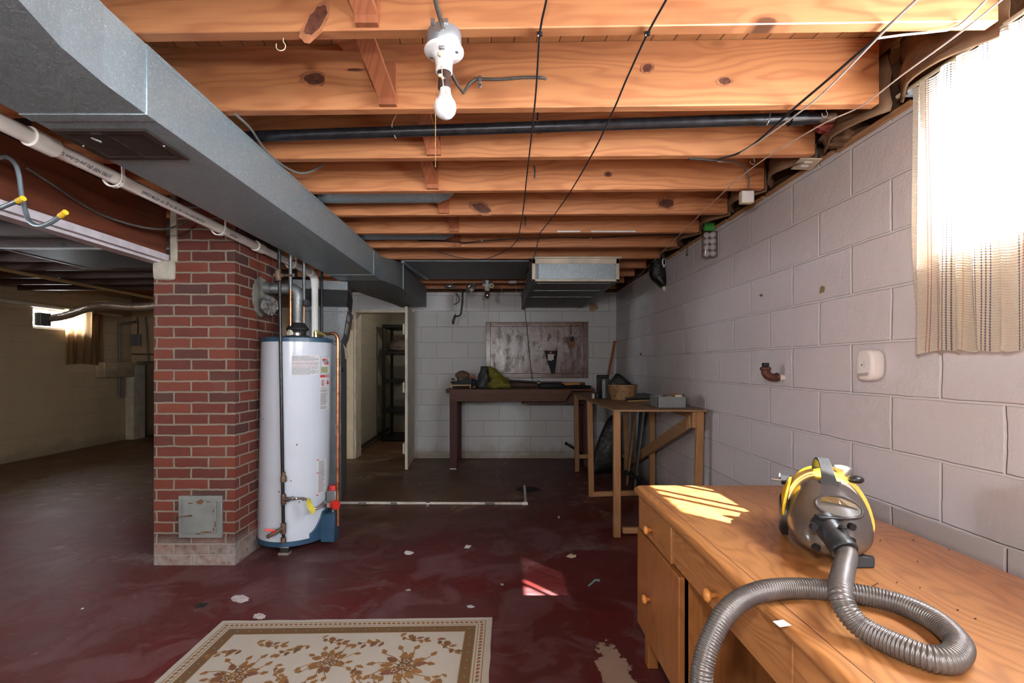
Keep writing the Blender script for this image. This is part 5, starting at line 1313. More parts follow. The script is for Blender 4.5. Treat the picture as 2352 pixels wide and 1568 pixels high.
def rim(length, fn, ang):
    x = .046 if ang == 0 else .068
    while x < length-.04:
        cx, cy = fn(x); blob(cx, cy, .0098, .0068, ang+rr.uniform(-.15,.15)+.5, 1); x += .0225
rim(W_, lambda t: (t, .046), 0); rim(L_, lambda t: (.046, t), PI/2); rim(L_, lambda t: (W_-.046, t), PI/2)
def rim2(length, fn, ang):
    x = .097 if ang == 0 else .145
    while x < length-.09:
        cx, cy = fn(x); blob(cx, cy, .012, .009, ang, 3); quad([(cx+.024*math.cos(ang)-.003, cy+.024*math.sin(ang)-.003), (cx+.024*math.cos(ang)+.003, cy+.024*math.sin(ang)-.002), (cx+.024*math.cos(ang)+.003, cy+.024*math.sin(ang)+.003)], 0, zt_+.0005); x += .052
rim2(W_, lambda t: (t, .096), 0); rim2(L_, lambda t: (.096, t), PI/2); rim2(L_, lambda t: (W_-.096, t), PI/2)
def leaf(cx, cy, ang, l, w, mi):
    pts = []
    for k in range(9): t = k/8; pts.append((t*l, math.sin(PI*t**.8)*w*(1+.25*math.sin(t*19))))
    for k in range(7, 0, -1): t = k/8; pts.append((t*l, -math.sin(PI*t**.8)*w*(1+.25*math.cos(t*17))))
    quad([(cx+x*math.cos(ang)-y*math.sin(ang), cy+x*math.sin(ang)+y*math.cos(ang)) for x, y in pts], mi, zt_+.0004+.0001*rr.random())
def stem(x0, y0, x1, y1, w, mi, bend=.02):
    n = 6; dx, dy = x1-x0, y1-y0; L = math.hypot(dx, dy)+1e-9; nx, ny = -dy/L, dx/L; a_, b_ = [], []
    for k in range(n+1):
        t = k/n; o = math.sin(PI*t)*bend; px_, py_ = x0+dx*t+nx*o, y0+dy*t+ny*o; a_.append((px_+nx*w, py_+ny*w)); b_.append((px_-nx*w, py_-ny*w))
    quad(a_+b_[::-1], mi, zt_+.0003)
def sprig(cx, cy, s, ang):
    x1, y1 = cx+math.cos(ang)*.09*s, cy+math.sin(ang)*.09*s; x0, y0 = cx-math.cos(ang)*.07*s, cy-math.sin(ang)*.07*s
    stem(x0, y0, x1, y1, .0035*s, 1, .02*s)
    for k in range(7):
        t = k/6; px_, py_ = x0+(x1-x0)*t, y0+(y1-y0)*t; sd_ = 1 if k % 2 else -1
        leaf(px_, py_, ang+sd_*rr.uniform(.6, 1.2), rr.uniform(.035,.055)*s, rr.uniform(.010,.015)*s, rr.choice((1,1,3,2)))
    leaf(x1, y1, ang, .05*s, .015*s, 1)
    for k in range(6): a_ = k*PI/3+ang; leaf(cx+.01*s, cy, a_, .026*s, .011*s, 3 if k % 2 else 1)
    blob(cx+.01*s, cy, .010*s, .010*s, 0, 2, zt_+.0006)
def bouquet(cx, cy, s):
    for k in range(11):
        a_ = 2*PI*k/11+rr.uniform(-.2,.2); r0, r1 = .05*s, rr.uniform(.11,.155)*s
        stem(cx, cy, cx+math.cos(a_)*r1, cy+math.sin(a_)*r1, .003*s, 1, .015*s)
        leaf(cx+math.cos(a_)*r0, cy+math.sin(a_)*r0, a_+rr.uniform(-.4,.4), .07*s, .019*s, rr.choice((1,1,3)))
        leaf(cx+math.cos(a_)*r1, cy+math.sin(a_)*r1, a_+rr.uniform(-.7,.7), .048*s, .014*s, 1)
    for (dx, dy) in ((0,0),(.04,.02),(-.035,.03),(.01,-.04)):
        for k in range(7): a_ = 2*PI*k/7; leaf(cx+dx*s, cy+dy*s, a_, .036*s, .014*s, rr.choice((1,2,3)))
        for k in range(5): a_ = 2*PI*k/5; blob(cx+dx*s+math.cos(a_)*.012*s, cy+dy*s+math.sin(a_)*.012*s, .005*s, .004*s, 0, 0, zt_+.0009)
        blob(cx+dx*s, cy+dy*s, .007*s, .007*s, 0, 3, zt_+.001)
def rugpt(px, py):
    p = PZ(px, py, .01)-A; return p.dot(ux), p.dot(uy)
for (px, py, s, a_) in ((527,1500,.85,2.9),(615,1482,.85,.2),(680,1496,.85,2.6),(760,1475,.8,.4),(855,1486,.85,3.0),(944,1474,.85,.3),(1025,1490,.9,.8),(643,1547,.8,1.0),(822,1556,.85,1.3),(560,1620,.8,.4),(1010,1580,.8,2.),(930,1640,.8,.9),(700,1640,.8,2.)):
    x, y = rugpt(px, py); sprig(x, y, s*.84, a_)
for (px, py, s) in ((548,1550,1.),(757,1522,.9),(930,1538,1.1),(660,1600,1.0),(850,1610,1.)):
    x, y = rugpt(px, py); bouquet(x, y+.01, s*.74)
for k in range(14):
    x, y = rr.uniform(.28, W_-.28), rr.uniform(.75, L_-.3); (bouquet if k % 3 == 0 else sprig)(x, y, *((.8,) if k % 3 == 0 else (.8, rr.uniform(0,6))))
mb.build('area_rug', m_rug, None, label='cream rug with brown floral sprays and a gold border on the red floor', cat='rug', weld=False)

# ------------------------------------------------------------------ litter
def scrap(pts, z, label, mat, name='paper_scrap', cat='paper scrap', th=.0012):
    mb = MB(); mb.prism([PZ(px, py, z) for px, py in pts], (0,0,th)); mb.build(name, mat, None, label=label, cat=cat)
scrap(((928,1268),(934,1264),(948,1267),(951,1270),(940,1274),(931,1273)), .001, 'small white wrapper scrap on the red floor, nearest the water heater', m_paper)
scrap(((1066,1258),(1071,1251),(1083,1253),(1077,1259)), .001, 'small oblong white paper scrap on the red floor right of the wrapper', m_paper)
scrap(((1300,1278),(1306,1274),(1312,1271),(1316,1274),(1324,1274),(1322,1279),(1312,1281)), .001, 'ragged beige flake on the floor near the desk', m_ivory)
scrap(((1350,1344),(1358,1338),(1366,1330),(1378,1330),(1378,1335),(1368,1334),(1360,1341),(1352,1347)), .001, 'thin pale blue-green sliver on the floor near the desk', plain('pale_teal_chip', (.22,.36,.37), .6), 'paint_chip', 'paint chip')
scrap(((1072,1391),(1082,1389),(1091,1393),(1084,1396),(1074,1395)), .001, 'pale blue chip on the floor beyond the right end of the rug', plain('pale_blue_chip', (.42,.46,.48), .6), 'paint_chip', 'paint chip')
scrap(((931,1354),(942,1352),(944,1356),(934,1357)), .001, 'tiny grey chip on the floor between the wrapper and the rug', plain('grey_chip', (.38,.38,.38), .6), 'paint_chip', 'paint chip')
scrap(((1149,1340),(1156,1340),(1157,1344),(1151,1344)), .001, 'tiny grey flake at the left edge of the sun patch on the floor', plain('grey_flake', (.36,.36,.40), .6), 'paint_chip', 'paint chip')
scrap(((1281,1186),(1285,1184),(1286,1190),(1282,1190)), .001, 'tiny white fleck on the dark floor near the pine bench', m_paper, 'paint_chip', 'paint chip')
scrap(((185,1399),(190,1395),(193,1397),(188,1399)), .001, 'tiny white fleck on the floor left of the rug', m_paper, 'paint_chip', 'paint chip')
mb = MB(); mb.prism([PZ(px, py, .001) for px, py in ((450,1390),(460,1386),(474,1385),(477,1388),(466,1394),(453,1395))], (0,0,.003)); mb.build('floor_hole', m_blackmat, None, label='small dark broken hole in the floor left of the rug', cat='hole')
# white flaked patches of filler
for (px, py, w, h, lab) in ((551,1375,21,9,'chalky white filler patch on the floor, larger one behind the rug'), (596,1415,15,7,'smaller chalky white filler patch touching the far edge of the rug')):
    mb = MB(); n = 30; rr = random.Random(px)
    mb.prism([PZ(px+math.cos(2*PI*i/n)*w*rr.uniform(.78,1.12), py-math.sin(2*PI*i/n)*h*rr.uniform(.75,1.12), .0008) for i in range(n)], (0,0,.0012))
    mb.build('filler_patch', plain('chalky_filler', (.52,.46,.46), .9, var=.3, scale=40.), None, label=lab, cat='patch')
# ------------------------------------------------------------------ pine bench along the right wall
BZ = .896; bxl, bxr, byn, byf = .805, 1.40, 3.30, 5.32
wb = thing('pine_workbench', (1.1, 4.4, 0), 'light pine workbench on open stud legs along the right wall', 'workbench')
mb = MB(); mb.add([(bxl-.02, byn-.02, BZ-.012), (bxr+.03, byn-.03, BZ-.012), (bxr+.03, byf+.1, BZ-.012), (bxl-.0, byf+.1, BZ-.012), (bxl-.03, 4.3, BZ-.012)] + [(bxl-.02, byn-.02, BZ), (bxr+.03, byn-.03, BZ), (bxr+.03, byf+.1, BZ), (bxl-.0, byf+.1, BZ), (bxl-.03, 4.3, BZ)],
    [(4,3,2,1,0), (5,6,7,8,9), (0,1,6,5), (1,2,7,6), (2,3,8,7), (3,4,9,8), (4,0,5,9)]); mb.build('bench_top', m_ply, wb)
def leg(a, b, w=.05, h=.034, m=None, nm='leg'):
    mb = MB(); mb.bar(a, b, w, h, up=(0,1,0)); return mb.build(nm, m or m_bench2, wb, bevel=.003, segs=1)
leg((.790+.022, 3.315, BZ-.012), (P(1417,1232,3.31).x, 3.31, 0))
leg((bxr+.0, 3.32, BZ-.012), (P(1603,1232,3.31).x, 3.33, 0))
leg((.81, 4.33, BZ-.012), (.825, 4.32, 0)); leg((1.405, 4.4, BZ-.012), (1.41, 4.4, 0))
leg((.845, 5.34, BZ-.012), (.858, 5.34, 0)); leg((1.41, 5.36, BZ-.012), (1.42, 5.36, 0))
def rail(a, b, h=.045, w=.034, m=None):
    mb = MB(); mb.bar(a, b, w, h); mb.build('stretcher', m or m_bench2x, wb, bevel=.003, segs=1)
rail((.84, 4.315, .055-.03), (1.42, 4.36, .03)); rail((.87, 5.325, .175), (1.40, 5.34, .18)); rail((.86, 3.345, .035), (1.40, 3.35, .035), .04)
rail((.83, 5.37, BZ-.05), (1.42, 5.39, BZ-.05), .07)
mb = MB(); mb.bar((1.355, 3.36, BZ-.09), P(1440, 1066, 5.1), .03, .085); mb.build('diagonal_brace', m_bench2y, wb, bevel=.003, segs=1)
mb = MB(); mb.box(1.345, 1.375, 3.31, 3.345, BZ-.13, BZ-.014); mb.build('brace_block', m_bench2, wb, bevel=.002)
mb = MB(); mb.box(1.38, 1.40, 3.35, 5.33, BZ-.075, BZ-.014); mb.build('rear_rail', m_bench2y, wb, bevel=.003)

# things on the pine bench
def onb(px, Y): return P(px, 900, Y).x
def hat(px, py, Y): return P(px, py, Y)
# grey tray with small boxes
x0_, x1_ = onb(1510, 3.42), onb(1575, 3.42)
tr = thing('metal_tray', ((x0_+x1_)/2, 3.5, BZ), 'shallow grey metal tray at the near right corner of the pine bench', 'tray')
zt1 = P(1540, 911, 3.41).z
mb = MB(); t_ = .003; ya, yb = 3.41, 3.60
mb.box(x0_, x1_, ya, yb, BZ, BZ+t_); mb.box(x0_, x1_, ya, ya+t_, BZ, zt1); mb.box(x0_, x1_, yb-t_, yb, BZ, zt1); mb.box(x0_, x0_+t_, ya, yb, BZ, zt1); mb.box(x1_-t_, x1_, ya, yb, BZ, zt1)
mb.build('tray_body', m_greybox, tr, weld=False)
q0 = P(1548, 914, 3.46); mb = MB(); mb.box(q0.x, q0.x+.055, 3.44, 3.56, BZ+.004, P(1550,905,3.46).z); bo = mb.build('small_carton', m_cardboard, None, bevel=.002, label='small brown carton with a white label in the grey tray', cat='carton')
ORG[bo.name] = ORG[bo.name]; mb = MB(); mb.box(q0.x+.006, q0.x+.045, 3.4385, 3.4400, BZ+.036, P(1550,907,3.46).z); mb.build('carton_label', m_paper, bo)
mb = MB(); mb.box(onb(1530,3.5)-.01, onb(1530,3.5)+.035, 3.47, 3.56, BZ+.004, P(1540,906,3.46).z-.006); mb.build('sorting_cup', m_dullsteel, None, bevel=.006, label='pale grey cup lying in the grey tray', cat='cup')
mb = MB(); c_ = P(1568, 908, 3.45); mb.ring(spline([c_+Vector((-.010,0,-.02)), c_+Vector((-.011,0,.0)), c_+Vector((0,0,.010)), c_+Vector((.011,0,0)), c_+Vector((.010,0,-.02))], .004), .003, n=8); mb.build('shackle', m_iron, None, smooth=True, label='dark bent metal loop standing in the grey tray', cat='loop')
# dark tile with pale edge
def slab(name, poly, z0, z1, mat, label, cat, parent=None):
    mb = MB(); mb.prism([Vector((p.x, p.y, z0)) for p in poly], (0,0,z1-z0)); return mb.build(name, mat, parent, label=label, cat=cat)
pz_ = [PZ(1438,917,BZ+.02), PZ(1512,914,BZ+.02), PZ(1506,903,BZ+.02), PZ(1430,903,BZ+.02)]
slab('pale_board', [p+Vector((.01,-.02,0)) for p in pz_], BZ+.001, BZ+.012, m_pale, 'pale thin board under the black slate piece on the bench', 'board')
slab('slate_sheet', pz_, BZ+.013, BZ+.024, m_black, 'flat black panel lying on the middle of the pine bench', 'panel')
# round basket with a black bag
bc_ = Vector((onb(1430, 4.30), 4.30, BZ)); zr_ = P(1430, 884, 4.15).z
bk = thing('bark_basket', tuple(bc_), 'round mottled tan tub on the pine bench holding a black bag', 'basket')
g = G('mottled_bark'); c = g.co(); m_bark = g.done(g.bsdf(g.mix(g.ramp(g.noise(c, 18., 5, .65, 1.), [(.35,0),(.65,1)]), (.40,.25,.12), (.20,.10,.045)), .7, 0., g.bump(g.noise(c, 30., 4), .5, .004)))
mb = MB(); hb = zr_-BZ; mb.lathe(tuple(bc_), [(.10,0.),(.105,.0),(.125,hb*.5),(.128,hb),(.122,hb),(.118,hb*.5),(.098,.01)], 40); mb.build('tub_wall', m_bark, bk, auto=40)
mb = MB(); mb.lathe(tuple(bc_), [(.130,hb*.86),(.133,hb*.88),(.133,hb*.98),(.130,hb)], 40); mb.build('tub_rim', m_bark, bk, auto=40)
mb = MB(); a_ = Vector((bc_.x-.02, bc_.y, zr_)); secs = []
for i in range(9):
    t = i/8; px0 = 1400+ (1462-1400)*t
    topy = [884, 866, 855, 856, 861, 868, 874, 881, 886][i]
    zt2 = P(px0, topy, 4.25).z; xx = P(px0, 880, 4.25).x; w_ = .01+.07*math.sin(PI*min(.97,max(.06,t)))
    secs.append([(xx, 4.27-w_, zr_-.03), (xx, 4.27-w_*.6, max(zr_-.01, zt2-.02)), (xx, 4.27, zt2), (xx, 4.27+w_*.6, max(zr_-.01, zt2-.02)), (xx, 4.27+w_, zr_-.03)])
mb.loft([[Vector(v) for v in s_] for s_ in secs]); mb.build('black_bag', m_darkbag, None, sub=2, smooth=True, label='black bag stuffed into the round tan tub', cat='bag')
# bench grinder-like stand, small boxes
gx0, gx1 = onb(1371, 4.55), onb(1398, 4.55); zt3 = P(1385, 862, 4.55).z
gr = thing('black_tool_stand', ((gx0+gx1)/2, 4.6, BZ), 'black upright tool with a round head on the pine bench beside the tub', 'tool')
mb = MB(); mb.ring([(gx0-.002, 4.55, P(1385,865,4.55).z), (gx1+.002, 4.55, P(1385,865,4.55).z)], .018, n=20); mb.build('tool_head', m_black, gr, auto=40, bevel=.003)
mb = MB(); mb.box(gx0+.005, gx0+.045, 4.54, 4.60, BZ, P(1385,867,4.55).z); mb.build('tool_post', m_black, gr, bevel=.003)
sx0, sx1 = onb(1381, 4.38), onb(1402, 4.38)
mb = MB(); mb.box(sx0, sx1, 4.36, 4.45, BZ, P(1385,871,4.36).z); o_ = mb.build('speaker_box', m_black, None, bevel=.003, label='upright black box with a grey front strip on the pine bench', cat='box')
mb = MB(); mb.box(sx0+.006, sx0+.032, 4.357, 4.361, BZ+.006, P(1385,873,4.36).z); mb.build('front_strip', m_furn, o_)
mb = MB(); x_ = onb(1367, 4.42); mb.box(x_, x_+.032, 4.40, 4.45, BZ, BZ+.052); mb.build('tape_measure', m_black, None, bevel=.006, label='small square black case left of the upright black box', cat='case')
mb = MB(); x_ = onb(1360, 4.40); mb.box(x_, x_+.02, 4.38, 4.43, BZ, BZ+.045); mb.build('small_white_box', m_paintworn, None, bevel=.004, label='tiny pale box at the left edge of the pine bench', cat='box')
# leaning stick
a_ = P(1395, 864, 5.5); b_ = P(1412, 783, 6.02); a2 = Vector((a_.x, 5.5, BZ)); mb = MB()
mb.bar(Vector((a_.x-.02, 5.52, BZ+.002)), b_, .028, .012, up=(0,1,0)); mb.build('wooden_stick', m_bridge, None, label='wooden stick leaning in the corner above the pine bench', cat='stick')

# things stored below it
mb = MB(); secs = []
for (x, w_, h0__, h1__) in ((1.00,.02,.0,.10),(1.10,.10,.0,.42),(1.20,.12,.0,.66),(1.30,.12,.0,.72),(1.36,.06,.02,.70)):
    secs.append([(x-.04, 5.14-w_, h0__), (x-.04, 5.14+w_, h0__), (x-.04, 5.16+w_*.6, h1__), (x-.04, 5.16-w_*.6, h1__)])
mb.loft([[Vector(v) for v in s_] for s_ in secs]); mb.build('garbage_bag', m_darkbag, None, sub=2, smooth=True, label='dark slumped bag leaning under the far end of the pine bench', cat='bag')
for k, (x, t, h, y) in enumerate(((1.40,.03,.80,4.75),(1.42,.03,.82,4.55))):
    mb = MB(); mb.add([(x-.14, y, 0), (x-.06, y+.30, 0), (x+.01, y+.30, h), (x-.04, y, h), (x-.13, y-.02, 0), (x-.05, y+.28, 0), (x+.02, y+.28, h), (x-.03, y-.02, h)], [(0,1,2,3),(7,6,5,4),(0,4,5,1),(1,5,6,2),(2,6,7,3),(3,7,4,0)])
    mb.build('leaning_board', [m_ply, m_furn][k], None, label=['brown board leaning upright under the pine bench', 'grey-brown panel leaning upright under the pine bench, nearer one'][k], cat='board')
mb = MB(); q = spline([P(1436,1082,4.6), P(1450,1092,4.5), P(1470,1100,4.4), P(1490,1118,4.25), P(1510,1125,4.2)], .02); q = [Vector((v.x, v.y, max(.03, v.z))) for v in q]; mb.ring(q, .018, n=10); mb.build('rolled_hose', m_blackmat, None, smooth=True, label='dark roll lying on the floor under the pine bench', cat='roll')
mb = MB(); mb.ring([P(1300,1018,5.7), P(1335,1040,5.75)], .013, n=12); mb.ring([P(1298,1017,5.7), P(1302,1019,5.7)], .019, n=12); mb.ring([P(1335,1040,5.75), (1.05,5.8,.012)], .012, n=12); mb.build('pipe_wrench_handle', m_blackmat, None, label='dark bar sticking out low behind the pine bench legs', cat='bar', weld=False)

# ------------------------------------------------------------------ dark bench under the pegboard
TZ = P(1100, 893, 5.44).z
db = thing('dark_workbench', (.2, 5.8, 0), 'dark brown wooden workbench against the white back wall', 'workbench')
xa, xb = P(1033, 900, 5.46).x, 1.08
mb = MB(); mb.box(xa-.035, xb, 5.44, YB-.002, TZ-.028, TZ); mb.build('bench_top', m_bench1, db, bevel=.006)
mb = MB(); mb.box(xa-.05, xa-.0, 5.50, YB-.02, TZ-.05, TZ-.004); mb.build('end_board', m_bench1, db, bevel=.004)
x9 = P(1316, 900, 5.43).x
mb = MB(); mb.add([(xa+.0, 5.425, TZ-.004), (x9, 5.425, TZ-.004), (x9-.09, 5.425, TZ-.145), (xa+.0, 5.425, TZ-.145), (xa+.0, 5.45, TZ-.004), (x9, 5.45, TZ-.004), (x9-.09, 5.45, TZ-.145), (xa+.0, 5.45, TZ-.145)], [(0,1,2,3),(7,6,5,4),(0,4,5,1),(1,5,6,2),(2,6,7,3),(3,7,4,0)]); mb.build('front_board', m_bench1, db, bevel=.003)
mb = MB(); mb.box(xa+.01, x9-.06, 5.417, 5.426, TZ-.075, TZ-.068); mb.box(xa+.01, x9-.09, 5.417, 5.426, TZ-.12, TZ-.115); mb.build('edge_bead', m_bench1, db, weld=False)
mb = MB(); mb.box(xa+.0, xb, YB-.025, YB-.002, TZ, TZ+.055); mb.build('backboard', m_bench1, db, bevel=.003)
mb = MB(); yb_ = 5.62; mb.box(P(1198,920,yb_).x, 1.05, yb_, yb_+.03, P(1198,928,yb_).z, TZ-.03); mb.build('apron_board', m_bench1, db, bevel=.003)
for (x, y) in ((xa+.0, 5.45), (.97, 5.50), (xa+.0, YB-.09), (.97, YB-.09)):
    mb = MB(); mb.box(x, x+.085, y, y+.085, .012, TZ-.028); mb.build('leg', m_bench1z, db, bevel=.004)
mb = MB(); mb.box(xa+.0, xa+.075, 5.45, 5.53, 0, .012); mb.build('leg_shim', m_paint, db)
# clutter on it
ob = lambda px, Y: P(px, 900, Y).x
mb = MB(); x0_, x1_ = ob(1036,5.6), ob(1082,5.6); z1_ = TZ+.045
mb.box(x0_, x1_, 5.58, 5.74, z1_-.018, z1_); mb.box(x0_, x0_+.016, 5.58, 5.74, TZ, z1_-.018); mb.box(x1_-.016, x1_, 5.58, 5.74, TZ, z1_-.018); mb.build('wooden_rack', m_pale, None, label='low pale wooden rack at the left end of the dark bench', cat='rack', bevel=.002, weld=False)
mb = MB(); mb.loft([[Vector(v) for v in s_] for s_ in ([(x0_+.01,5.60,z1_),(x1_+.0,5.60,z1_),(x1_+.0,5.72,z1_),(x0_+.01,5.72,z1_)], [(x0_-.01,5.59,z1_+.035),(x1_+.02,5.59,z1_+.075),(x1_+.02,5.74,z1_+.075),(x0_-.01,5.74,z1_+.035)])]); mb.build('black_tray', m_black, None, label='black tray resting on the pale wooden rack', cat='tray', bevel=.003)
cc = P(1062, 862, 5.66)
cp = thing('brown_cap', tuple(cc), 'floppy brown cloth cap on the black tray', 'cap')
mb = MB(); mb.ball(cc, .085, .07, .055, n=32, rough=.18, seed=5, flat=-.035); mb.build('cap_crown', m_leather, cp, smooth=True)
mb = MB(); mb.ball((cc.x-.085, cc.y-.02, cc.z-.045), .05, .035, .016, n=20, rough=.1); mb.build('cap_brim', m_leather, cp, smooth=True)
mb = MB(); rc = P(1046.5, 871.5, 5.57); mb.ring([rc+Vector((0,.05,0)), rc+Vector((0,-.002,0)), rc], [.016,.016,.013], n=24); ro_ = mb.build('tube_roll', m_ivory, None, auto=40, label='small hollow tan roll end below the brown cap', cat='roll')
mb = MB(); mb.cyl(rc+Vector((0,-.0022,0)), rc+Vector((0,-.001,0)), .009); mb.build('roll_core', m_blackmat, ro_)
rc = P(1087, 865, 5.70); mb = MB(); mb.ball(rc, .028, .028, .026, n=24, rough=.15); mb.build('pink_ball', plain('salmon_foam', (.46,.15,.11), .7), None, smooth=True, label='salmon pink ball behind the brown cap', cat='ball')
mb = MB(); q = P(1088, 878, 5.72); mb.ball(q, .05, .04, .04, n=20, rough=.2, seed=2, flat=-.09+0.05); mb.build('dark_pouch', m_navy, None, smooth=True, label='dark navy pouch under the pink ball', cat='pouch')
def bag(base, prof, mat, label, seed):
    """prof: (height fraction above the bench, left, right) in metres"""
    mb = MB(); n = 36; secs = []
    fine = []
    for i_ in range(len(prof)-1):
        for j_ in range(4): fine.append(tuple(a_+(b_-a_)*j_/4 for a_, b_ in zip(prof[i_], prof[i_+1])))
    fine.append(prof[-1])
    for (h, xl, xr, dp) in fine:
        cx = (xl+xr)/2; w = (xr-xl)/2; s_ = []
        for k in range(n):
            a_ = 2*PI*k/n; v = Vector((cx+math.cos(a_)*w, base.y+math.sin(a_)*dp, base.z+h))
            nz = mnoise.noise(v*18+Vector((seed,0,0)))*.26 + abs(mnoise.noise(v*48+Vector((0,seed,0))))*.16
            v.x = cx+(v.x-cx)*(1+nz); v.y = base.y+(v.y-base.y)*(1+nz); s_.append(v)
        secs.append(s_)
    mb.loft(secs); return mb.build('plastic_bag', mat, None, smooth=True, label=label, cat='bag')
Y = 5.56; s_ = Y/F
X = lambda px: P(px, 0, Y).x
H = lambda py: P(0, py, Y).z - TZ
bag(Vector((0, Y, TZ)), [(.0, X(1127), X(1168), .07), (.012, X(1122), X(1173), .085), (.05, X(1123), X(1173), .09), (.09, X(1124), X(1169), .08), (.13, X(1124), X(1160), .06), (.17, X(1124), X(1150), .045), (.22, X(1122), X(1140), .03), (.262, X(1119), X(1127), .012)], m_yelbag, 'crumpled yellow-green plastic bag on the dark bench', 3)
Y = 5.66; X = lambda px: P(px, 0, Y).x
bag(Vector((0, Y, TZ)), [(.0, X(1100), X(1130), .06), (.01, X(1094), X(1130), .08), (.06, X(1094), X(1128), .08), (.12, X(1098), X(1126), .07), (.18, X(1102), X(1122), .055), (.24, X(1105), X(1122), .04), (.262, X(1105), X(1119), .02)], m_greybag, 'dark grey plastic bag behind the yellow-green bag', 8)
mb = MB(); q = P(1091, 889, 5.50); mb.lathe((q.x-.01, q.y, TZ+.02), [(.0,-.03),(.016,-.028),(.02,0),(.018,.028),(.0,.03)], 20, axis=(1,.1,.5)); mb.build('glass_jar', plain('brown_glass', (.09,.04,.015), .08, coat=1.), None, smooth=True, label='small shiny brown jar lying in front of the grey bag', cat='jar')
mb = MB(); q = P(1150, 898, 5.46); mb.ball((q.x, 5.452, TZ+.004), .03, .012, .008, n=14); mb.build('black_strap', m_blackmat, None, smooth=True, label='black strap end poking out under the yellow-green bag', cat='strap')
# long barrel, tool roll, level
mb = MB(); mb.ring([P(1166,873.5,5.9), P(1238,878,5.9)], .0125, n=14); mb.ring([P(1235,876.6,5.9), P(1240,877,5.9)], .0155, n=14); mb.build('black_tube', m_black, None, label='long thin black tube on the dark bench behind the bags', cat='tube', auto=40, weld=False)
mb = MB(); a_, b_ = P(1234,886,5.6), P(1296,888,5.6); a_.z = b_.z = TZ+.032; mb.ball((a_+b_)/2, (b_.x-a_.x)/2, .06, .032, n=36, rough=.12, seed=4, e=.6, flat=-.031); mb.build('tool_pouch', m_blackmat, None, smooth=True, label='long black tool pouch lying on the dark bench', cat='pouch')
mb = MB(); mb.box(P(1240,0,5.75).x, P(1292,0,5.75).x, 5.74, 5.79, TZ+.0, P(0,876,5.75).z); mb.build('maroon_case', plain('maroon_case', (.05,.015,.022), .5), None, bevel=.006, label='dark maroon case behind the black tool pouch', cat='case')
mb = MB(); mb.box(P(1290,0,5.7).x, P(1332,0,5.7).x, 5.69, 5.72, TZ+.03, P(0,878.5,5.7).z); o_ = mb.build('yellow_level', plain('yellow_level_body', (.50,.22,.02), .45), None, bevel=.003, label='yellow spirit level on the dark bench', cat='level')
mb = MB(); mb.box(P(1234,0,5.7).x, P(1241,0,5.7).x, 5.69, 5.74, TZ+.0, P(0,877,5.7).z); mb.build('wood_offcut', m_pale, None, label='small wood block at the left end of the maroon case', cat='block', bevel=.002)
mb = MB(); a_, b_ = P(1292,888,5.62), P(1360,888,5.62); mb.ball(((a_.x+b_.x)/2, 5.62, TZ+.02), (b_.x-a_.x)/2, .05, .02, n=30, rough=.2, seed=6, flat=-.019); mb.build('black_cloth_bundle', m_blackmat, None, smooth=True, label='flat black bundle right of the tool pouch', cat='bundle')

# ------------------------------------------------------------------ pegboard
px0, px1 = P(1116,0,YB).x, P(1350,0,YB).x; pz0, pz1 = P(0,868,YB).z, P(0,741,YB).z
pg = thing('pegboard', ((px0+px1)/2, YB, pz0), 'brown varnished pegboard in a wooden frame on the back wall', 'pegboard')
mb = MB(); mb.box(px0+.04, px1-.04, YB-.014, YB-.006, pz0+.04, pz1-.04); mb.build('perforated_panel', m_peg, pg)
g = G('varnished_frame_wood'); c = g.co(); x, y, z = g.sep(c)
nn = g.noise(g.vmul(c, (9.,9.,9.)), 1., 5, .6); m_pf = g.done(g.bsdf(g.mix(nn, (.17,.075,.045), (.09,.035,.022)), g.math('MULTIPLY_ADD', nn, .35, .12), 0., g.bump(g.noise(c, 22., 5, .6), .45, .006), coat=.6, coatr=.15))
fw = .062
for nm, (a0_, a1_, b0_, b1_) in (('left', (px0, px0+fw, pz0, pz1)), ('right', (px1-fw, px1, pz0, pz1)), ('top', (px0+fw, px1-fw, pz1-fw*.85, pz1)), ('bottom', (px0+fw, px1-fw, pz0, pz0+fw))):
    mb = MB(); mb.box(a0_, a1_, YB-.03, YB-.004, b0_, b1_); mb.build('frame_rail', m_pf, pg, bevel=.004)
mb = MB(); mb.box(px0-.002, px1+.012, YB-.036, YB-.003, pz1, pz1+.008); mb.build('frame_cap', m_pf, pg)
WY = YB-.02
def w(px, py, Y=None): return P(px, py, Y or WY)
mb = MB(); mb.prism([w(1250,805), w(1281,805), w(1274,858), w(1266.5,859)], (0,-.012,0)); hs = mb.build('saw_sleeve', m_blackmat, None, bevel=.002, label='black tapered sleeve hanging on the pegboard', cat='sleeve')
mb = MB(); mb.prism([w(1258,813), w(1273,813), w(1273,817), w(1271,817.5), w(1272,826), w(1267.5,826), w(1267.5,828), w(1258,827.5)], (0,-.0135,0)); mb.build('sleeve_label', m_paper, hs)
mb = MB(); mb.prism([w(1262.5,807.5), w(1267,807.5), w(1267,811.5), w(1262.5,811.5)], (0,-.0135,0)); mb.build('sleeve_badge', m_red, hs)
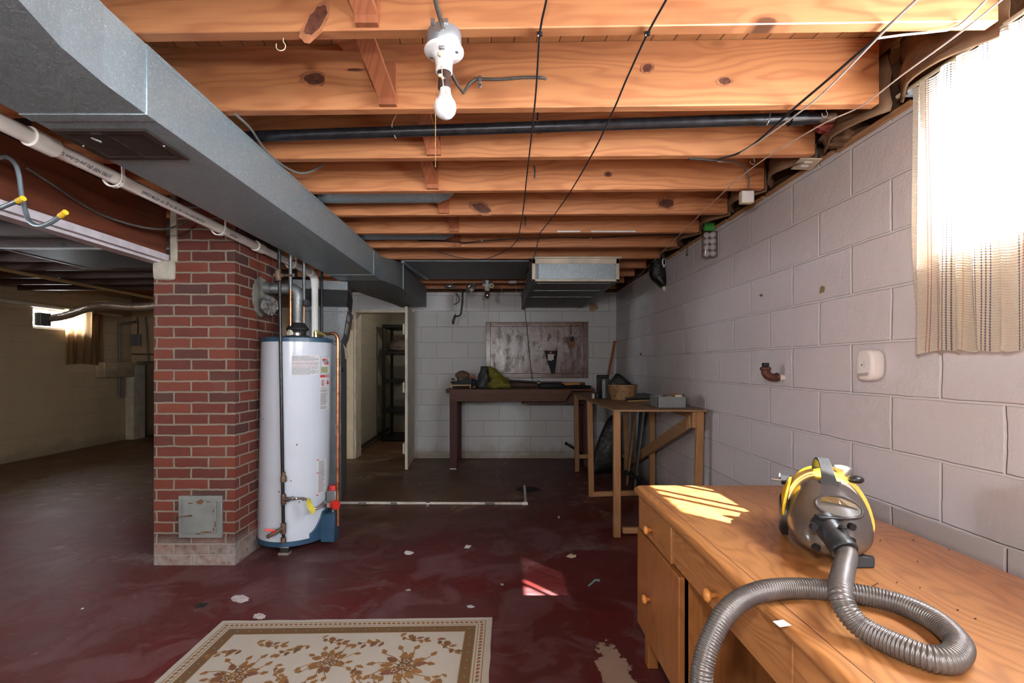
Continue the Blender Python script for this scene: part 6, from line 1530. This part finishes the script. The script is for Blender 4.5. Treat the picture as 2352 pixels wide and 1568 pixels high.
# little flag
fg = thing('small_flag', tuple(w(1305, 785)), 'small striped flag on a stick pinned to the pegboard', 'flag')
mb = MB(); mb.ring([w(1294,787,WY-.01), w(1318,771,WY-.015)], .003, n=8); mb.prism([w(1300,771,WY-.012), w(1303,776,WY-.012), w(1305,775,WY-.012), w(1306,779,WY-.012), w(1301,778,WY-.012), w(1301,775,WY-.012)], (0,.003,0)); mb.build('flag_stick', m_blackmat, fg, weld=False)
A_, B_, C2, D_ = w(1301,780.5,WY-.016), w(1317,771.5,WY-.016), w(1323,794,WY-.016), w(1310,801,WY-.016)
mb = MB(); n_ = 11
for k in range(n_):
    t0, t1 = k/n_, (k+1)/n_
    mb.add([A_.lerp(B_, t0), A_.lerp(B_, t1), D_.lerp(C2, t1), D_.lerp(C2, t0)], [(0,1,2,3)], k % 2)
mb.build('stripes', [plain('faded_red', (.17,.035,.03), .8, bump=0), plain('faded_cream', (.34,.24,.14), .8, bump=0)], fg, solid=.001, weld=False)
mb = MB(); mb.add([A_.lerp(B_, .5)+Vector((0,-.002,0)), B_+Vector((0,-.002,0)), B_.lerp(C2, .42)+Vector((0,-.002,0)), A_.lerp(B_, .5).lerp(D_.lerp(C2, .5), .42)+Vector((0,-.002,0))], [(0,1,2,3)]); mb.build('canton', m_navy, fg, solid=.001)
mb = MB(); c_ = w(1239, 803, WY-.012); mb.ring([c_+Vector((math.cos(2*PI*i/20)*.024, 0, math.sin(2*PI*i/20)*.024)) for i in range(21)], .005, n=8, cap=False); mb.ring([c_+Vector((0,0,.024)), c_+Vector((0,.0,.045)), c_+Vector((0,.012,.045))], .004, n=8); mb.build('ring_hook', m_steel, None, smooth=True, label='small steel ring hanging on the pegboard', cat='hook', weld=False)
mb = MB(); mb.prism([w(1311,743,WY-.018), w(1313,743,WY-.018), w(1313.5,767,WY-.012), w(1310.5,767,WY-.012), w(1310.5,760,WY-.012)], (0,.006,0)); mb.build('wooden_pin', m_bench1, None, label='narrow brown strip hanging from the top of the pegboard frame', cat='strip')
mb = MB()
for (px, py) in ((1142,787),(1163,794),(1178,791),(1197,799),(1297,775),(1306,756),(1313,776),(1322,775),(1329,775),(1302,790),(1285,776),(1123,785)):
    c_ = w(px, py, YB-.02); mb.ring([c_+Vector((0,.01,.0)), c_+Vector((0,-.012,.0)), c_+Vector((0,-.014,.012))], .0022, n=6)
mb.build('peg_hook', m_iron, pg, weld=False)
# scraps on the wall near the boxed duct
q = w(1360, 706, YB-.006); mb = MB(); mb.prism([w(1355,697), w(1366,697), w(1366,714), w(1354,714)], (0,-.006,0)); mb.prism([w(1365,697), w(1368,696), w(1375,707), w(1370,712), w(1365,706)], (0,-.008,0)); mb.build('wood_scrap', m_cardboard, None, label='two small brown wood scraps nailed to the back wall below the boxed duct', cat='scrap', weld=False)
mb = MB(); mb.box(P(1198,0,YB).x, P(1206,0,YB).x, YB-.03, YB-.003, EYE+.715, ZT); mb.build('wood_post', m_bench1, None, label='short dark strip on the back wall at the left of the boxed duct', cat='strip')

# second bulb fixture and spotlights at the far joists
Y = 5.25; c_ = P(1119, 637, Y); zc_ = ZJ
b2 = thing('ceiling_bulb', (c_.x, Y, zc_), 'small porcelain bulb holder with a dim bulb near the back wall', 'ceiling light')
mb = MB(); mb.lathe((c_.x, Y, zc_-.045), [(.045,0),(.05,.004),(.05,.045)], 28); mb.build('junction_box', m_greyfix, b2, auto=40)
mb = MB(); mb.lathe((c_.x, Y, zc_-.05), [(.02,.004),(.058,.004),(.06,.0),(.054,-.006),(.03,-.012),(.026,-.06),(.02,-.064)], 32); mb.build('porcelain_base', m_porcelain, b2, smooth=True)
mb = MB(); mb.lathe((c_.x, Y, zc_-.108), [(.014,0),(.017,-.01),(.026,-.03),(.033,-.052),(.03,-.07),(.015,-.086),(0,-.09)], 28); mb.build('light_bulb', m_bulbclear, b2, smooth=True)
mb = MB(); mb.ring([(c_.x+.012, Y-.03, zc_-.06), (c_.x+.012, Y-.03, P(0,740,Y).z)], .0012, n=5); mb.build('pull_string', m_cabgrey, b2)
mb = MB(); q = P(1129, 656, 5.2); mb.ring([q+Vector((math.cos(2*PI*i/20)*.020, 0, math.sin(2*PI*i/20)*.020)) for i in range(21)], .009, n=8, cap=False); mb.build('wire_spool_ring', m_ivory, None, smooth=True, label='small pale ring hanging right of the dim far bulb', cat='ring')
for k, (x, y, ax, lab) in enumerate(((P(1077,0,5.0).x, 5.0, (.6,-.35,-.6), 'open silver reflector bowl hanging tilted from the far joists'), (P(1033,0,5.35).x, 5.35, (0,0,-1), 'shallow silver reflector tucked up between the far joists'))):
    z = P(0, 661 if k == 0 else 656, y).z; mb = MB(); mb.lathe((x, y, z+.02), [(.0,.0),(.03,.0),(.055,.02),(.066,.045),(.064,.045),(.052,.022),(.02,.004)], 32, axis=ax); mb.build('reflector_lamp', m_steel, None, smooth=True, label=lab, cat='lamp')
q = P(1178, 633, 5.3); mb = MB(); mb.lathe((q.x, q.y, ZJ-.0), [(.0,-.02),(.05,-.018),(.055,0)], 24); mb.build('blank_cover', m_porcelain, None, smooth=True, label='round white ceiling cover left of the boxed duct', cat='cover')
# crank handle hanging against the back wall
Y = 5.75
ck = thing('crank_handle', tuple(P(1050, 700, Y)), 'black crank tool hanging from the far joists against the white wall', 'tool')
mb = MB(); mb.ring(spline([P(1063,664,Y), P(1062,690,Y), P(1060,712,Y), P(1057,723,Y), P(1049,726,Y), P(1045,725,Y)], .02), .011, n=12); mb.build('bent_arm', m_black, ck, smooth=True)
mb = MB(); mb.ring([P(1050,672,Y), P(1048,700,Y), P(1045,726,Y)], .005, n=8); mb.build('steel_shaft', m_steel, ck)
mb = MB(); mb.ring([P(1046,722,Y), P(1044,728,Y), P(1041,738,Y), P(1040.5,744,Y)], [.008,.014,.017,.012], n=14); mb.build('grip', m_black, ck, smooth=True)
mb = MB(); mb.ring(spline([P(1046,674,Y), P(1053,680,Y), P(1055,690,Y), P(1050,696,Y), P(1042,699,Y)], .02), .006, n=8); mb.build('power_lead', m_black, ck, smooth=True)
for (px, x2) in ((1152,1152),(1185,1186)):
    cable([P(px,655,5.35), P(x2,678,5.4)], .0018, m_whitecord, 'thin white string dangling from the far joists, %s one' % ('left' if px < 1160 else 'right'), name='hanging_string', cat='string')

# ------------------------------------------------------------------ right wall things
def rw(px, py, off=0): return P(px, py, F*(XR-off)/(px-VX))
# curtain
y0_, y1_ = 1.285, 1.635
def cf(u, v):
    y = y1_+(y0_-y1_)*u + .012*mnoise.noise(Vector((u*9, v*2.2, 4)))
    zt2, zb2 = 2.172, 1.252 + .006*math.sin(u*40)+.008*mnoise.noise(Vector((u*14,0,2)))
    z = zt2+(zb2-zt2)*v
    x = XR-.055 + math.sin(u*PI*2*5.5+mnoise.noise(Vector((u*4, v*1.4, 0)))*2.2)*.016*(.75+.45*v) - .02*v*(1-v)*0
    return (x, y, z)
mb = MB(); mb.grid(cf, 200, 70); mb.build('window_curtain', m_curtain, None, smooth=True, label='cream open-weave curtain with thin red and blue stripes over the bright window', cat='curtain')
mb = MB(); mb.ring([(XR-.055, .2, 2.178), (XR-.055, 1.70, 2.178)], .007, n=12); rod = mb.build('curtain_rod', m_paintworn, None, auto=40, label='thin white curtain rod above the striped curtain', cat='curtain rod')
mb = MB(); mb.box(XR-.06, XR-.002, 1.655, 1.67, 2.16, 2.19); mb.build('rod_bracket', m_greyfix, rod)
# carbon monoxide detector
dc = rw(2012, 838, .03); dt = thing('alarm_detector', (XR-.02, dc.y, dc.z), 'rounded white plug-in alarm detector on the right block wall', 'detector')
cy, cz = 1.865, P(0, 838, 1.83).z
mb = MB(); n = 48; secs = []
for (off, s, sy) in ((.006,.93,.93),(.012,.98,.98),(.030,1.,1.),(.044,.965,.93),(.050,.88,.74),(.051,.80,.60)):
    sec = []
    for k in range(n):
        a_ = 2*PI*k/n; c_, s_ = math.cos(a_), math.sin(a_)
        sec.append(Vector((XR-off, cy+math.copysign(abs(c_)**.62, c_)*.050*sy, cz+math.copysign(abs(s_)**.62, s_)*.063*s)))
    secs.append(sec)
mb.loft(secs); mb.build('cover', m_detector, dt, smooth=False, auto=30)
mb = MB(); mb.box(XR-.008, XR-.001, cy+.01, cy+.060, cz-.035, cz+.035); mb.build('outlet_plate', plain('olive_ivory', (.42,.33,.17), .5), dt, bevel=.002)
mb = MB(); mb.ring(spline([Vector((XR-.0515, cy+.022-.006*math.cos(t*1.5), cz+t*.018)) for t in (-1,-.5,0,.5,1)], .004), .0014, n=6); mb.build('test_button', m_paper, dt, smooth=True)
mb = MB()
for k in range(9): mb.bar((XR-.0512, cy+.024-.006*k, cz-.034+.0006*k), (XR-.0512, cy+.028-.006*k, cz-.047+.0006*k), .0014, .002, up=(1,0,0), mi=0)
mb.ball((XR-.0515, cy+.008, cz+.0), .001, .0038, .0038, n=12); mb.build('sounder_slot', m_cabgrey, dt, weld=False)
mb = MB()
for k in range(5): mb.box(XR-.0516, XR-.0508, cy-.010, cy+.003, cz+.012-.0035*k*1.4, cz+.0128-.0035*k*1.4)
mb.build('printed_text', m_greyfix, dt, weld=False)
# rusty elbow
e0 = rw(1800, 866, 0); ey, ez = e0.y, e0.z
el = thing('pipe_elbow', (XR, ey, ez), 'rusty brown pipe elbow stubbing out of the right block wall', 'pipe')
mb = MB(); mb.ring([(XR+.02, ey, ez-.002), (XR-.034, ey-.0, ez-.001)], .0165, n=24); mb.build('painted_nipple', m_paint, el, auto=40)
mb = MB(); pts = spline([Vector((XR-.030, ey, ez)), Vector((XR-.055, ey, ez-.002)), Vector((XR-.080, ey, ez+.006)), Vector((XR-.094, ey, ez+.024)), Vector((XR-.096, ey, ez+.044))], .006); mb.ring(pts, .0215, n=24)
mb.ring([Vector((XR-.096, ey, ez+.036)), Vector((XR-.096, ey, ez+.040)), Vector((XR-.096, ey, ez+.050)), Vector((XR-.096, ey, ez+.054))], [.022,.0265,.0265,.023], n=24)
mb.ring([Vector((XR-.030, ey, ez)), Vector((XR-.036, ey, ez)), Vector((XR-.044, ey, ez))], [.022,.0245,.0215], n=24); mb.build('elbow_body', m_rust, el, auto=40, weld=False)
mb = MB(); mb.bar((XR-.096, ey, ez+.054), (XR-.096, ey, ez+.076), .027, .027, up=(0,1,0)); mb.build('square_plug', m_iron, el, bevel=.003)
for (px, py, r_, lab) in ((1749,678,.006,'small dark hole plug in the upper right wall'), (1472,813,.012,'small dark nail stub in the right wall above the pine bench')):
    q = rw(px, py, .004); mb = MB(); mb.ball(q, .012, r_, r_*1.2, n=12); mb.build('nail_stub', m_rustiron, None, smooth=True, label=lab, cat='nail')
mb = MB(); q = rw(1888, 665, .001); nn_ = 16; rr = random.Random(3); mb.prism([(XR-.0015, q.y+math.cos(2*PI*i/nn_)*.022*rr.uniform(.5,1.1), q.z+math.sin(2*PI*i/nn_)*.020*rr.uniform(.5,1.2)) for i in range(nn_)], (.003,0,0)); mb.build('paint_chip_patch', plain('olive_stain', (.28,.21,.10), .8, var=.3), None, label='olive chipped patch on the right block wall', cat='patch')
# outlet box under the plate
q = P(1852, 372, 2.20); ox = q.x
ob_ = thing('outlet_box', (ox, 2.2, ZJ-.03), 'grey metal outlet box with an ivory duplex plate facing down', 'outlet')
rot2 = Matrix.Translation((ox, 2.2, q.z)) @ Matrix.Rotation(R(-14), 4, 'Z') @ Matrix.Rotation(R(8), 4, 'Y')
mb = MB(); mb.box(-.032, .032, -.045, .045, -.005, .045, mat=rot2); mb.build('metal_box', m_greyfix, ob_, bevel=.006)
mb = MB(); mb.box(-.045, .045, -.062, .062, -.012, -.006, mat=rot2); pl = mb.build('cover_plate', m_ivory, ob_, bevel=.002)
mb = MB()
for s in (-1, 1): mb.box(-.016, .016, s*.022-.012, s*.022+.012, -.016, -.011, mat=rot2)
mb.build('receptacle', m_detector, pl, bevel=.002, weld=False)
cable([P(1858,352,2.2), P(1862,330,2.18), P(1885,322,2.10), P(1915,310,2.02), P(1960,280,1.95)], .008, m_cord, 'thick black cable feeding the grey outlet box')
# cream phone box
Yp = 2.50; q0, q1 = P(1704, 465, Yp), P(1733, 437, Yp)
mb = MB(); mb.box(q0.x, q1.x, Yp, Yp+.035, q0.z, q1.z); o_ = mb.build('phone_box', m_ivory, None, bevel=.004, label='small square cream phone box hanging from a joist by the right wall', cat='junction box')
mb = MB(); mb.box(q0.x+.003, q1.x-.003, Yp-.002, Yp+.001, q0.z+.006, q1.z-.003); mb.build('box_lid', m_detector, o_, bevel=.001)
# pink torn insulation
mb = MB(); c_ = P(1915, 285, 1.98); mb.ball(c_, .07, .05, .035, n=26, rough=.5, seed=9, fr=8); mb.build('insulation_scrap', m_pinkins, None, smooth=True, label='torn red insulation scrap at the right end of the iron pipe', cat='insulation')
mb = MB(); c_ = P(1942, 312, 2.02); mb.ball(c_, .09, .07, .045, n=26, rough=.5, seed=12, fr=8); mb.build('debris_clump', m_kraft, None, smooth=True, label='dark clump of debris over the grey outlet box', cat='debris')
# golf balls
Yg = 3.24; xg = XR-.055
gp_ = thing('ball_pack', (xg, Yg, 1.9), 'clear tray of white golf balls with a green card hanging by the wall top', 'ball pack')
gz = [P(0, y_, Yg).z for y_ in (539, 553.5, 567.5, 582)]
for j, (xx, yy) in enumerate(((XR-.030, Yg+.0), (XR-.070, Yg+.008))):
    for z_ in gz:
        mb = MB(); mb.ball((xx, yy+.0, z_), .0212, n=24); mb.build('ball', m_ball, gp_, smooth=True)
mb = MB(); mb.box(XR-.096, XR-.004, Yg-.024, Yg+.034, gz[-1]-.026, gz[0]+.024); mb.build('clear_case', m_clear, gp_, bevel=.006)
mb = MB(); mb.box(XR-.088, XR-.018, Yg+.0, Yg+.012, gz[0]+.026, gz[0]+.085); mb.build('green_card', m_golfgreen, gp_)
# black hanging bag with white bits
Yh = 4.28; mb = MB(); prof = [(588,1500,1524),(600,1494,1527),(615,1492,1528),(630,1491,1533),(642,1497,1533),(652,1510,1530),(658,1516,1526)]
n = 28; secs = []
for (py, xa_, xb_) in prof:
    a_, b_ = P(xa_, py, Yh), P(xb_, py, Yh); cx_ = (a_.x+b_.x)/2; w_ = (b_.x-a_.x)/2
    secs.append([Vector((min(XR-.004, cx_+math.cos(2*PI*k/n)*w_), Yh+math.sin(2*PI*k/n)*.06, a_.z+.01*mnoise.noise(Vector((k,py,1))))) for k in range(n)])
mb.loft(secs); hb_ = mb.build('hanging_bag', m_darkbag, None, smooth=True, label='black bag hanging at the top of the right wall with a white coil', cat='bag')
mb = MB(); c_ = P(1526, 601, Yh-.07)
for k in range(5): mb.ring([c_+Vector((math.cos(2*PI*i/16)*(.012+.002*k), .006*k, math.sin(2*PI*i/16)*(.03+.004*k))) for i in range(17)], .003, n=6, cap=False)
mb.build('white_coil', m_paper, hb_, smooth=True, weld=False)
mb = MB(); mb.ball(P(1526, 662, Yh), .02, .02, .028, n=16, rough=.2); mb.build('white_tip', m_ivory, hb_, smooth=True)
mb = MB(); Yn = 3.75; mb.ring([P(1584,552,Yn), P(1580,570,Yn), P(1576,585,Yn), P(1588,588,Yn)], .007, n=8); mb.build('rusty_bracket', m_rustiron, None, label='thin rusty bracket poking down at the top of the right wall', cat='bracket')

# ------------------------------------------------------------------ closet shelf
Ys = 7.45; s0 = ob(878, Ys); sx1 = s0+.46; yA, yB = Ys, 8.0
sh = thing('shelf_unit', (s0+.2, 7.8, 0), 'black plastic shelf unit inside the closet seen through the doorway', 'shelf')
zs = [P(0, py, Ys).z for py in (745, 806, 871, 940, 1008)]
for (x, y) in ((s0, yA), (sx1, yA), (s0, yB), (sx1, yB)):
    mb = MB(); mb.cyl((x+.02, y+.02, 0), (x+.02, y+.02, zs[0]), .024, n=14); mb.build('post', m_black, sh)
for z in zs:
    mb = MB(); mb.box(s0-.01, sx1+.05, yA-.01, yB+.05, max(.01,z-.055), max(.065,z)); mb.build('shelf_board', m_black, sh, bevel=.008)
bag(Vector((0, 7.6, zs[1])), [(0, s0+.08, s0+.40, .12), (.02, s0+.05, s0+.42, .15), (.09, s0+.05, s0+.43, .16), (.15, s0+.10, s0+.40, .12), (.185, s0+.18, s0+.34, .05)], m_pinkbag, 'clear plastic bag of things on the closet shelf', 5)
mb = MB(); mb.ring([(-1.98+.02, 6.35, .06), (s0-.05, 8.1, .12)], .02, n=8); mb.build('dark_pole', m_blackmat, None, label='dark pole lying along the foot of the closet wall', cat='pole')

# ------------------------------------------------------------------ left room
cable([(-4.80, 2.4, ZJ-.02), (-4.80, 7.7, ZJ-.02)], .019, m_pale, 'long yellowish wooden batten running back under the left ceiling', name='wood_batten', cat='batten', sp=False)
cable([(XL+.02, 5.0, P(0,695,6.0).z), (XL+.02, 6.15, P(0,697,6.0).z), (XL+.03, 7.5, P(0,697,6.0).z)], .03, m_paintworn, 'painted pipe running along the top of the left wall above the small window', name='wall_pipe', cat='pipe', sp=False)
# flexible silver duct
fd = [P(88,733,6.30), P(130,729,6.28), P(160,722,6.2), P(190,711,6.1), P(215,703,6.0), P(245,700,5.95), P(290,704,5.9), P(330,704,5.85), P(370,700,5.8), P(420,690,5.7)]
pts = spline(fd, .008); rad = [.046+.005*math.sin(i*2.1) for i in range(len(pts))]
mb = MB(); mb.ring(pts, rad, n=18); mb.build('flexible_duct', plain('crinkled_duct_foil', (.60,.50,.40), .4, .7, bump=.3), None, smooth=True, label='crinkled silver flexible duct running from the left window', cat='duct')
mb = MB(); q = P(82, 734, 6.25); mb.box(XL+.001, XL+.09, 6.13, 6.28, q.z-.085, q.z+.085); mb.build('vent_box', m_galvdark, None, bevel=.01, label='dark square vent box in the corner of the small left window', cat='vent')
def cf2(u, v):
    y = 6.50+(7.12-6.50)*u; zt2 = 1.985; zb2 = P(0, 838, 6.7).z+.02*math.sin(u*4)
    return (XL+.06+.022*math.sin(u*PI*2*5+v), y, zt2+(zb2-zt2)*v)
mb = MB(); mb.grid(cf2, 120, 20); mb.build('window_curtain', m_curtain2, None, smooth=True, label='tan curtain hanging at the small window in the left room', cat='curtain')
# electrical bits at the far left
Yv = YLB-.03
cable([P(315,728,Yv-.02), P(317,745,Yv), P(316,768,Yv)], .007, m_blackmat, 'black flexible lead above the grey switch box', n=8)
mb = MB(); q0, q1 = P(307,794,YLB), P(326,768,YLB); mb.box(q0.x, q1.x, YLB-.06, YLB-.001, q0.z, q1.z); mb.build('switch_box', m_furn, None, bevel=.006, label='grey switch box on the far left wall', cat='switch box')
for (pts_, r_, lab) in (((P(334,728,Yv), P(337,760,Yv), P(341,830,Yv)), .014, 'dark conduit descending above the low dark opening'),
                        ((P(303,813,Yv), P(356,814,Yv)), .012, 'rusty horizontal pipe above the low dark opening'),
                        ((P(275,742,Yv-.3), P(275,850,Yv-.3), P(274,905,Yv-.3)), .017, 'grey vertical drain pipe beside the white wall box'),
                        ((P(275,743,Yv-.3), P(300,740,Yv-.2), P(312,738,Yv)), .015, 'grey pipe bend near the far left ceiling')):
    cable(list(pts_), r_, m_rustiron if 'rusty' in lab else m_cabgrey, lab, name='wall_pipe', cat='pipe', sp=False)
mb = MB(); q0, q1 = P(228, 866, 7.3), P(288, 832, 7.3); mb.box(XL+.001, XL+.15, 7.05, 7.62, q0.z, q1.z); mb.build('wall_box', m_wallL, None, bevel=.01, label='cream boxed projection on the left wall beside the pipes', cat='wall box')
mb = MB(); mb.box(XL+.0, XL+.13, YLB-.12, YLB+.12, 0, P(0,838,7.6).z); mb.build('trim_4', m_paintworn, org=(0,0,0), kind='structure')
cable([P(283,868,Yv-.25), P(283,905,Yv-.25), P(278,912,Yv-.25), P(272,900,Yv-.25)], .012, m_cabgrey, 'curved trap pipe below the white wall box', name='wall_pipe', cat='pipe')
# sheet panels under the left joists
for (xa_, xb_, ya_, yb_, lab) in ((-3.9,-2.25,1.9,2.9,'near dark sheet panel between beam and left joists'), (-4.0,-2.3,3.75,4.5,'far dark sheet panel behind the brick chimney')):
    mb = MB(); mb.box(xa_, xb_, ya_, yb_, ZJ-.012, ZJ-.003); o_ = mb.build('ceiling_sheet_metal', m_galvdark, None, label=lab, cat='panel')
    mb = MB(); mb.box(xa_, xb_, ya_, ya_+.03, ZJ-.016, ZJ-.012); mb.box(xb_-.03, xb_, ya_, yb_, ZJ-.016, ZJ-.012); mb.box(xa_, xa_+.03, ya_, yb_, ZJ-.016, ZJ-.012); mb.build('panel_edge', m_trimwhite, o_, weld=False)
# ------------------------------------------------------------------ light
wd = bpy.data.worlds.new('daylight'); SC.world = wd; wd.use_nodes = True
bgn = wd.node_tree.nodes['Background']; bgn.inputs[0].default_value = (.86, .93, 1., 1); bgn.inputs[1].default_value = SKY
def lamp(name, kind, loc, energy, col=(1,1,1), **kw):
    l = bpy.data.lights.new(name, kind); l.energy = energy; l.color = col
    for k, v in kw.items(): setattr(l, k, v)
    o = bpy.data.objects.new(name, l); COL.objects.link(o); o.location = loc; return o
# the sun, through the gap beside the curtain
az = Vector((-.693, .72, 0)).normalized(); el_ = R(45)
sd = Vector((az.x*math.cos(el_), az.y*math.cos(el_), -math.sin(el_)))
s = lamp('sun', 'SUN', (3, -2, 4), SUN, (1., .96, .90), angle=R(.55)); s.rotation_euler = sd.to_track_quat('-Z', 'Y').to_euler()
def portal(name, x, y0, y1, z0, z1, inward, energy=0):
    o = lamp(name, 'AREA', (x, (y0+y1)/2, (z0+z1)/2), energy, (.88,.94,1.), shape='RECTANGLE', size=y1-y0, size_y=z1-z0)
    o.rotation_euler = Vector((inward,0,0)).to_track_quat('-Z', 'Z').to_euler()
    o.data.cycles.is_portal = True
    return o
portal('window_daylight', XR+.11, .60, 1.56, 1.58, 2.12, -1); portal('window_daylight', XR+.11, -1.75, -.65, 1.50, 2.09, -1)  # second portal serves the added fill window
portal('window_daylight', XL-.21, 6.12, 6.86, 1.69, 1.985, 1); portal('window_daylight', XL-.21, 1.2, 2.2, 1.55, 2.0, 1)  # second portal serves the added left window
# the flash on the camera
lamp('camera_flash', 'POINT', (-.03, -.03, EYE+.31), FLASH, (1., .99, .98), shadow_soft_size=.045)
# fill lamp added behind the camera, out of view
lamp('fill_lamp', 'POINT', (-1.0, -1.3, 1.55), FILL, (1., .96, .92), shadow_soft_size=.12)

lamp('fill_lamp', 'POINT', (-4.4, 1.0, 1.3), FILL*.16, (1., .86, .68), shadow_soft_size=.12)  # added fill for the left room, no visible bulb there
lamp('closet_fill_lamp', 'POINT', (-.8, 6.75, 2.1), 9., (1., .93, .78), shadow_soft_size=.05)  # added to brighten the closet interior, source unseen
cam = bpy.data.cameras.new('camera'); co_ = bpy.data.objects.new('camera', cam); COL.objects.link(co_)
co_.location = (0, 0, EYE); co_.rotation_euler = (R(90), 0, 0)
cam.sensor_width = 36; cam.lens = 36*F/2352; cam.shift_x = (1176-VX)/2352; cam.shift_y = (VY-784)/2352
cam.clip_start = .02; cam.clip_end = 60
SC.camera = co_
SC.view_settings.view_transform = 'Standard'; SC.view_settings.look = 'None'; SC.view_settings.gamma = 1
SC.view_settings.use_curve_mapping = False; SC.view_settings.exposure = EXPO
SC.cycles.use_adaptive_sampling = True; SC.cycles.adaptive_threshold = .06; SC.cycles.adaptive_min_samples = 16; SC.cycles.max_bounces = 6; SC.cycles.diffuse_bounces = 4; SC.cycles.glossy_bounces = 3; SC.cycles.transparent_max_bounces = 8
SC.cycles.sample_clamp_indirect = 6; SC.cycles.caustics_reflective = False; SC.cycles.caustics_refractive = False
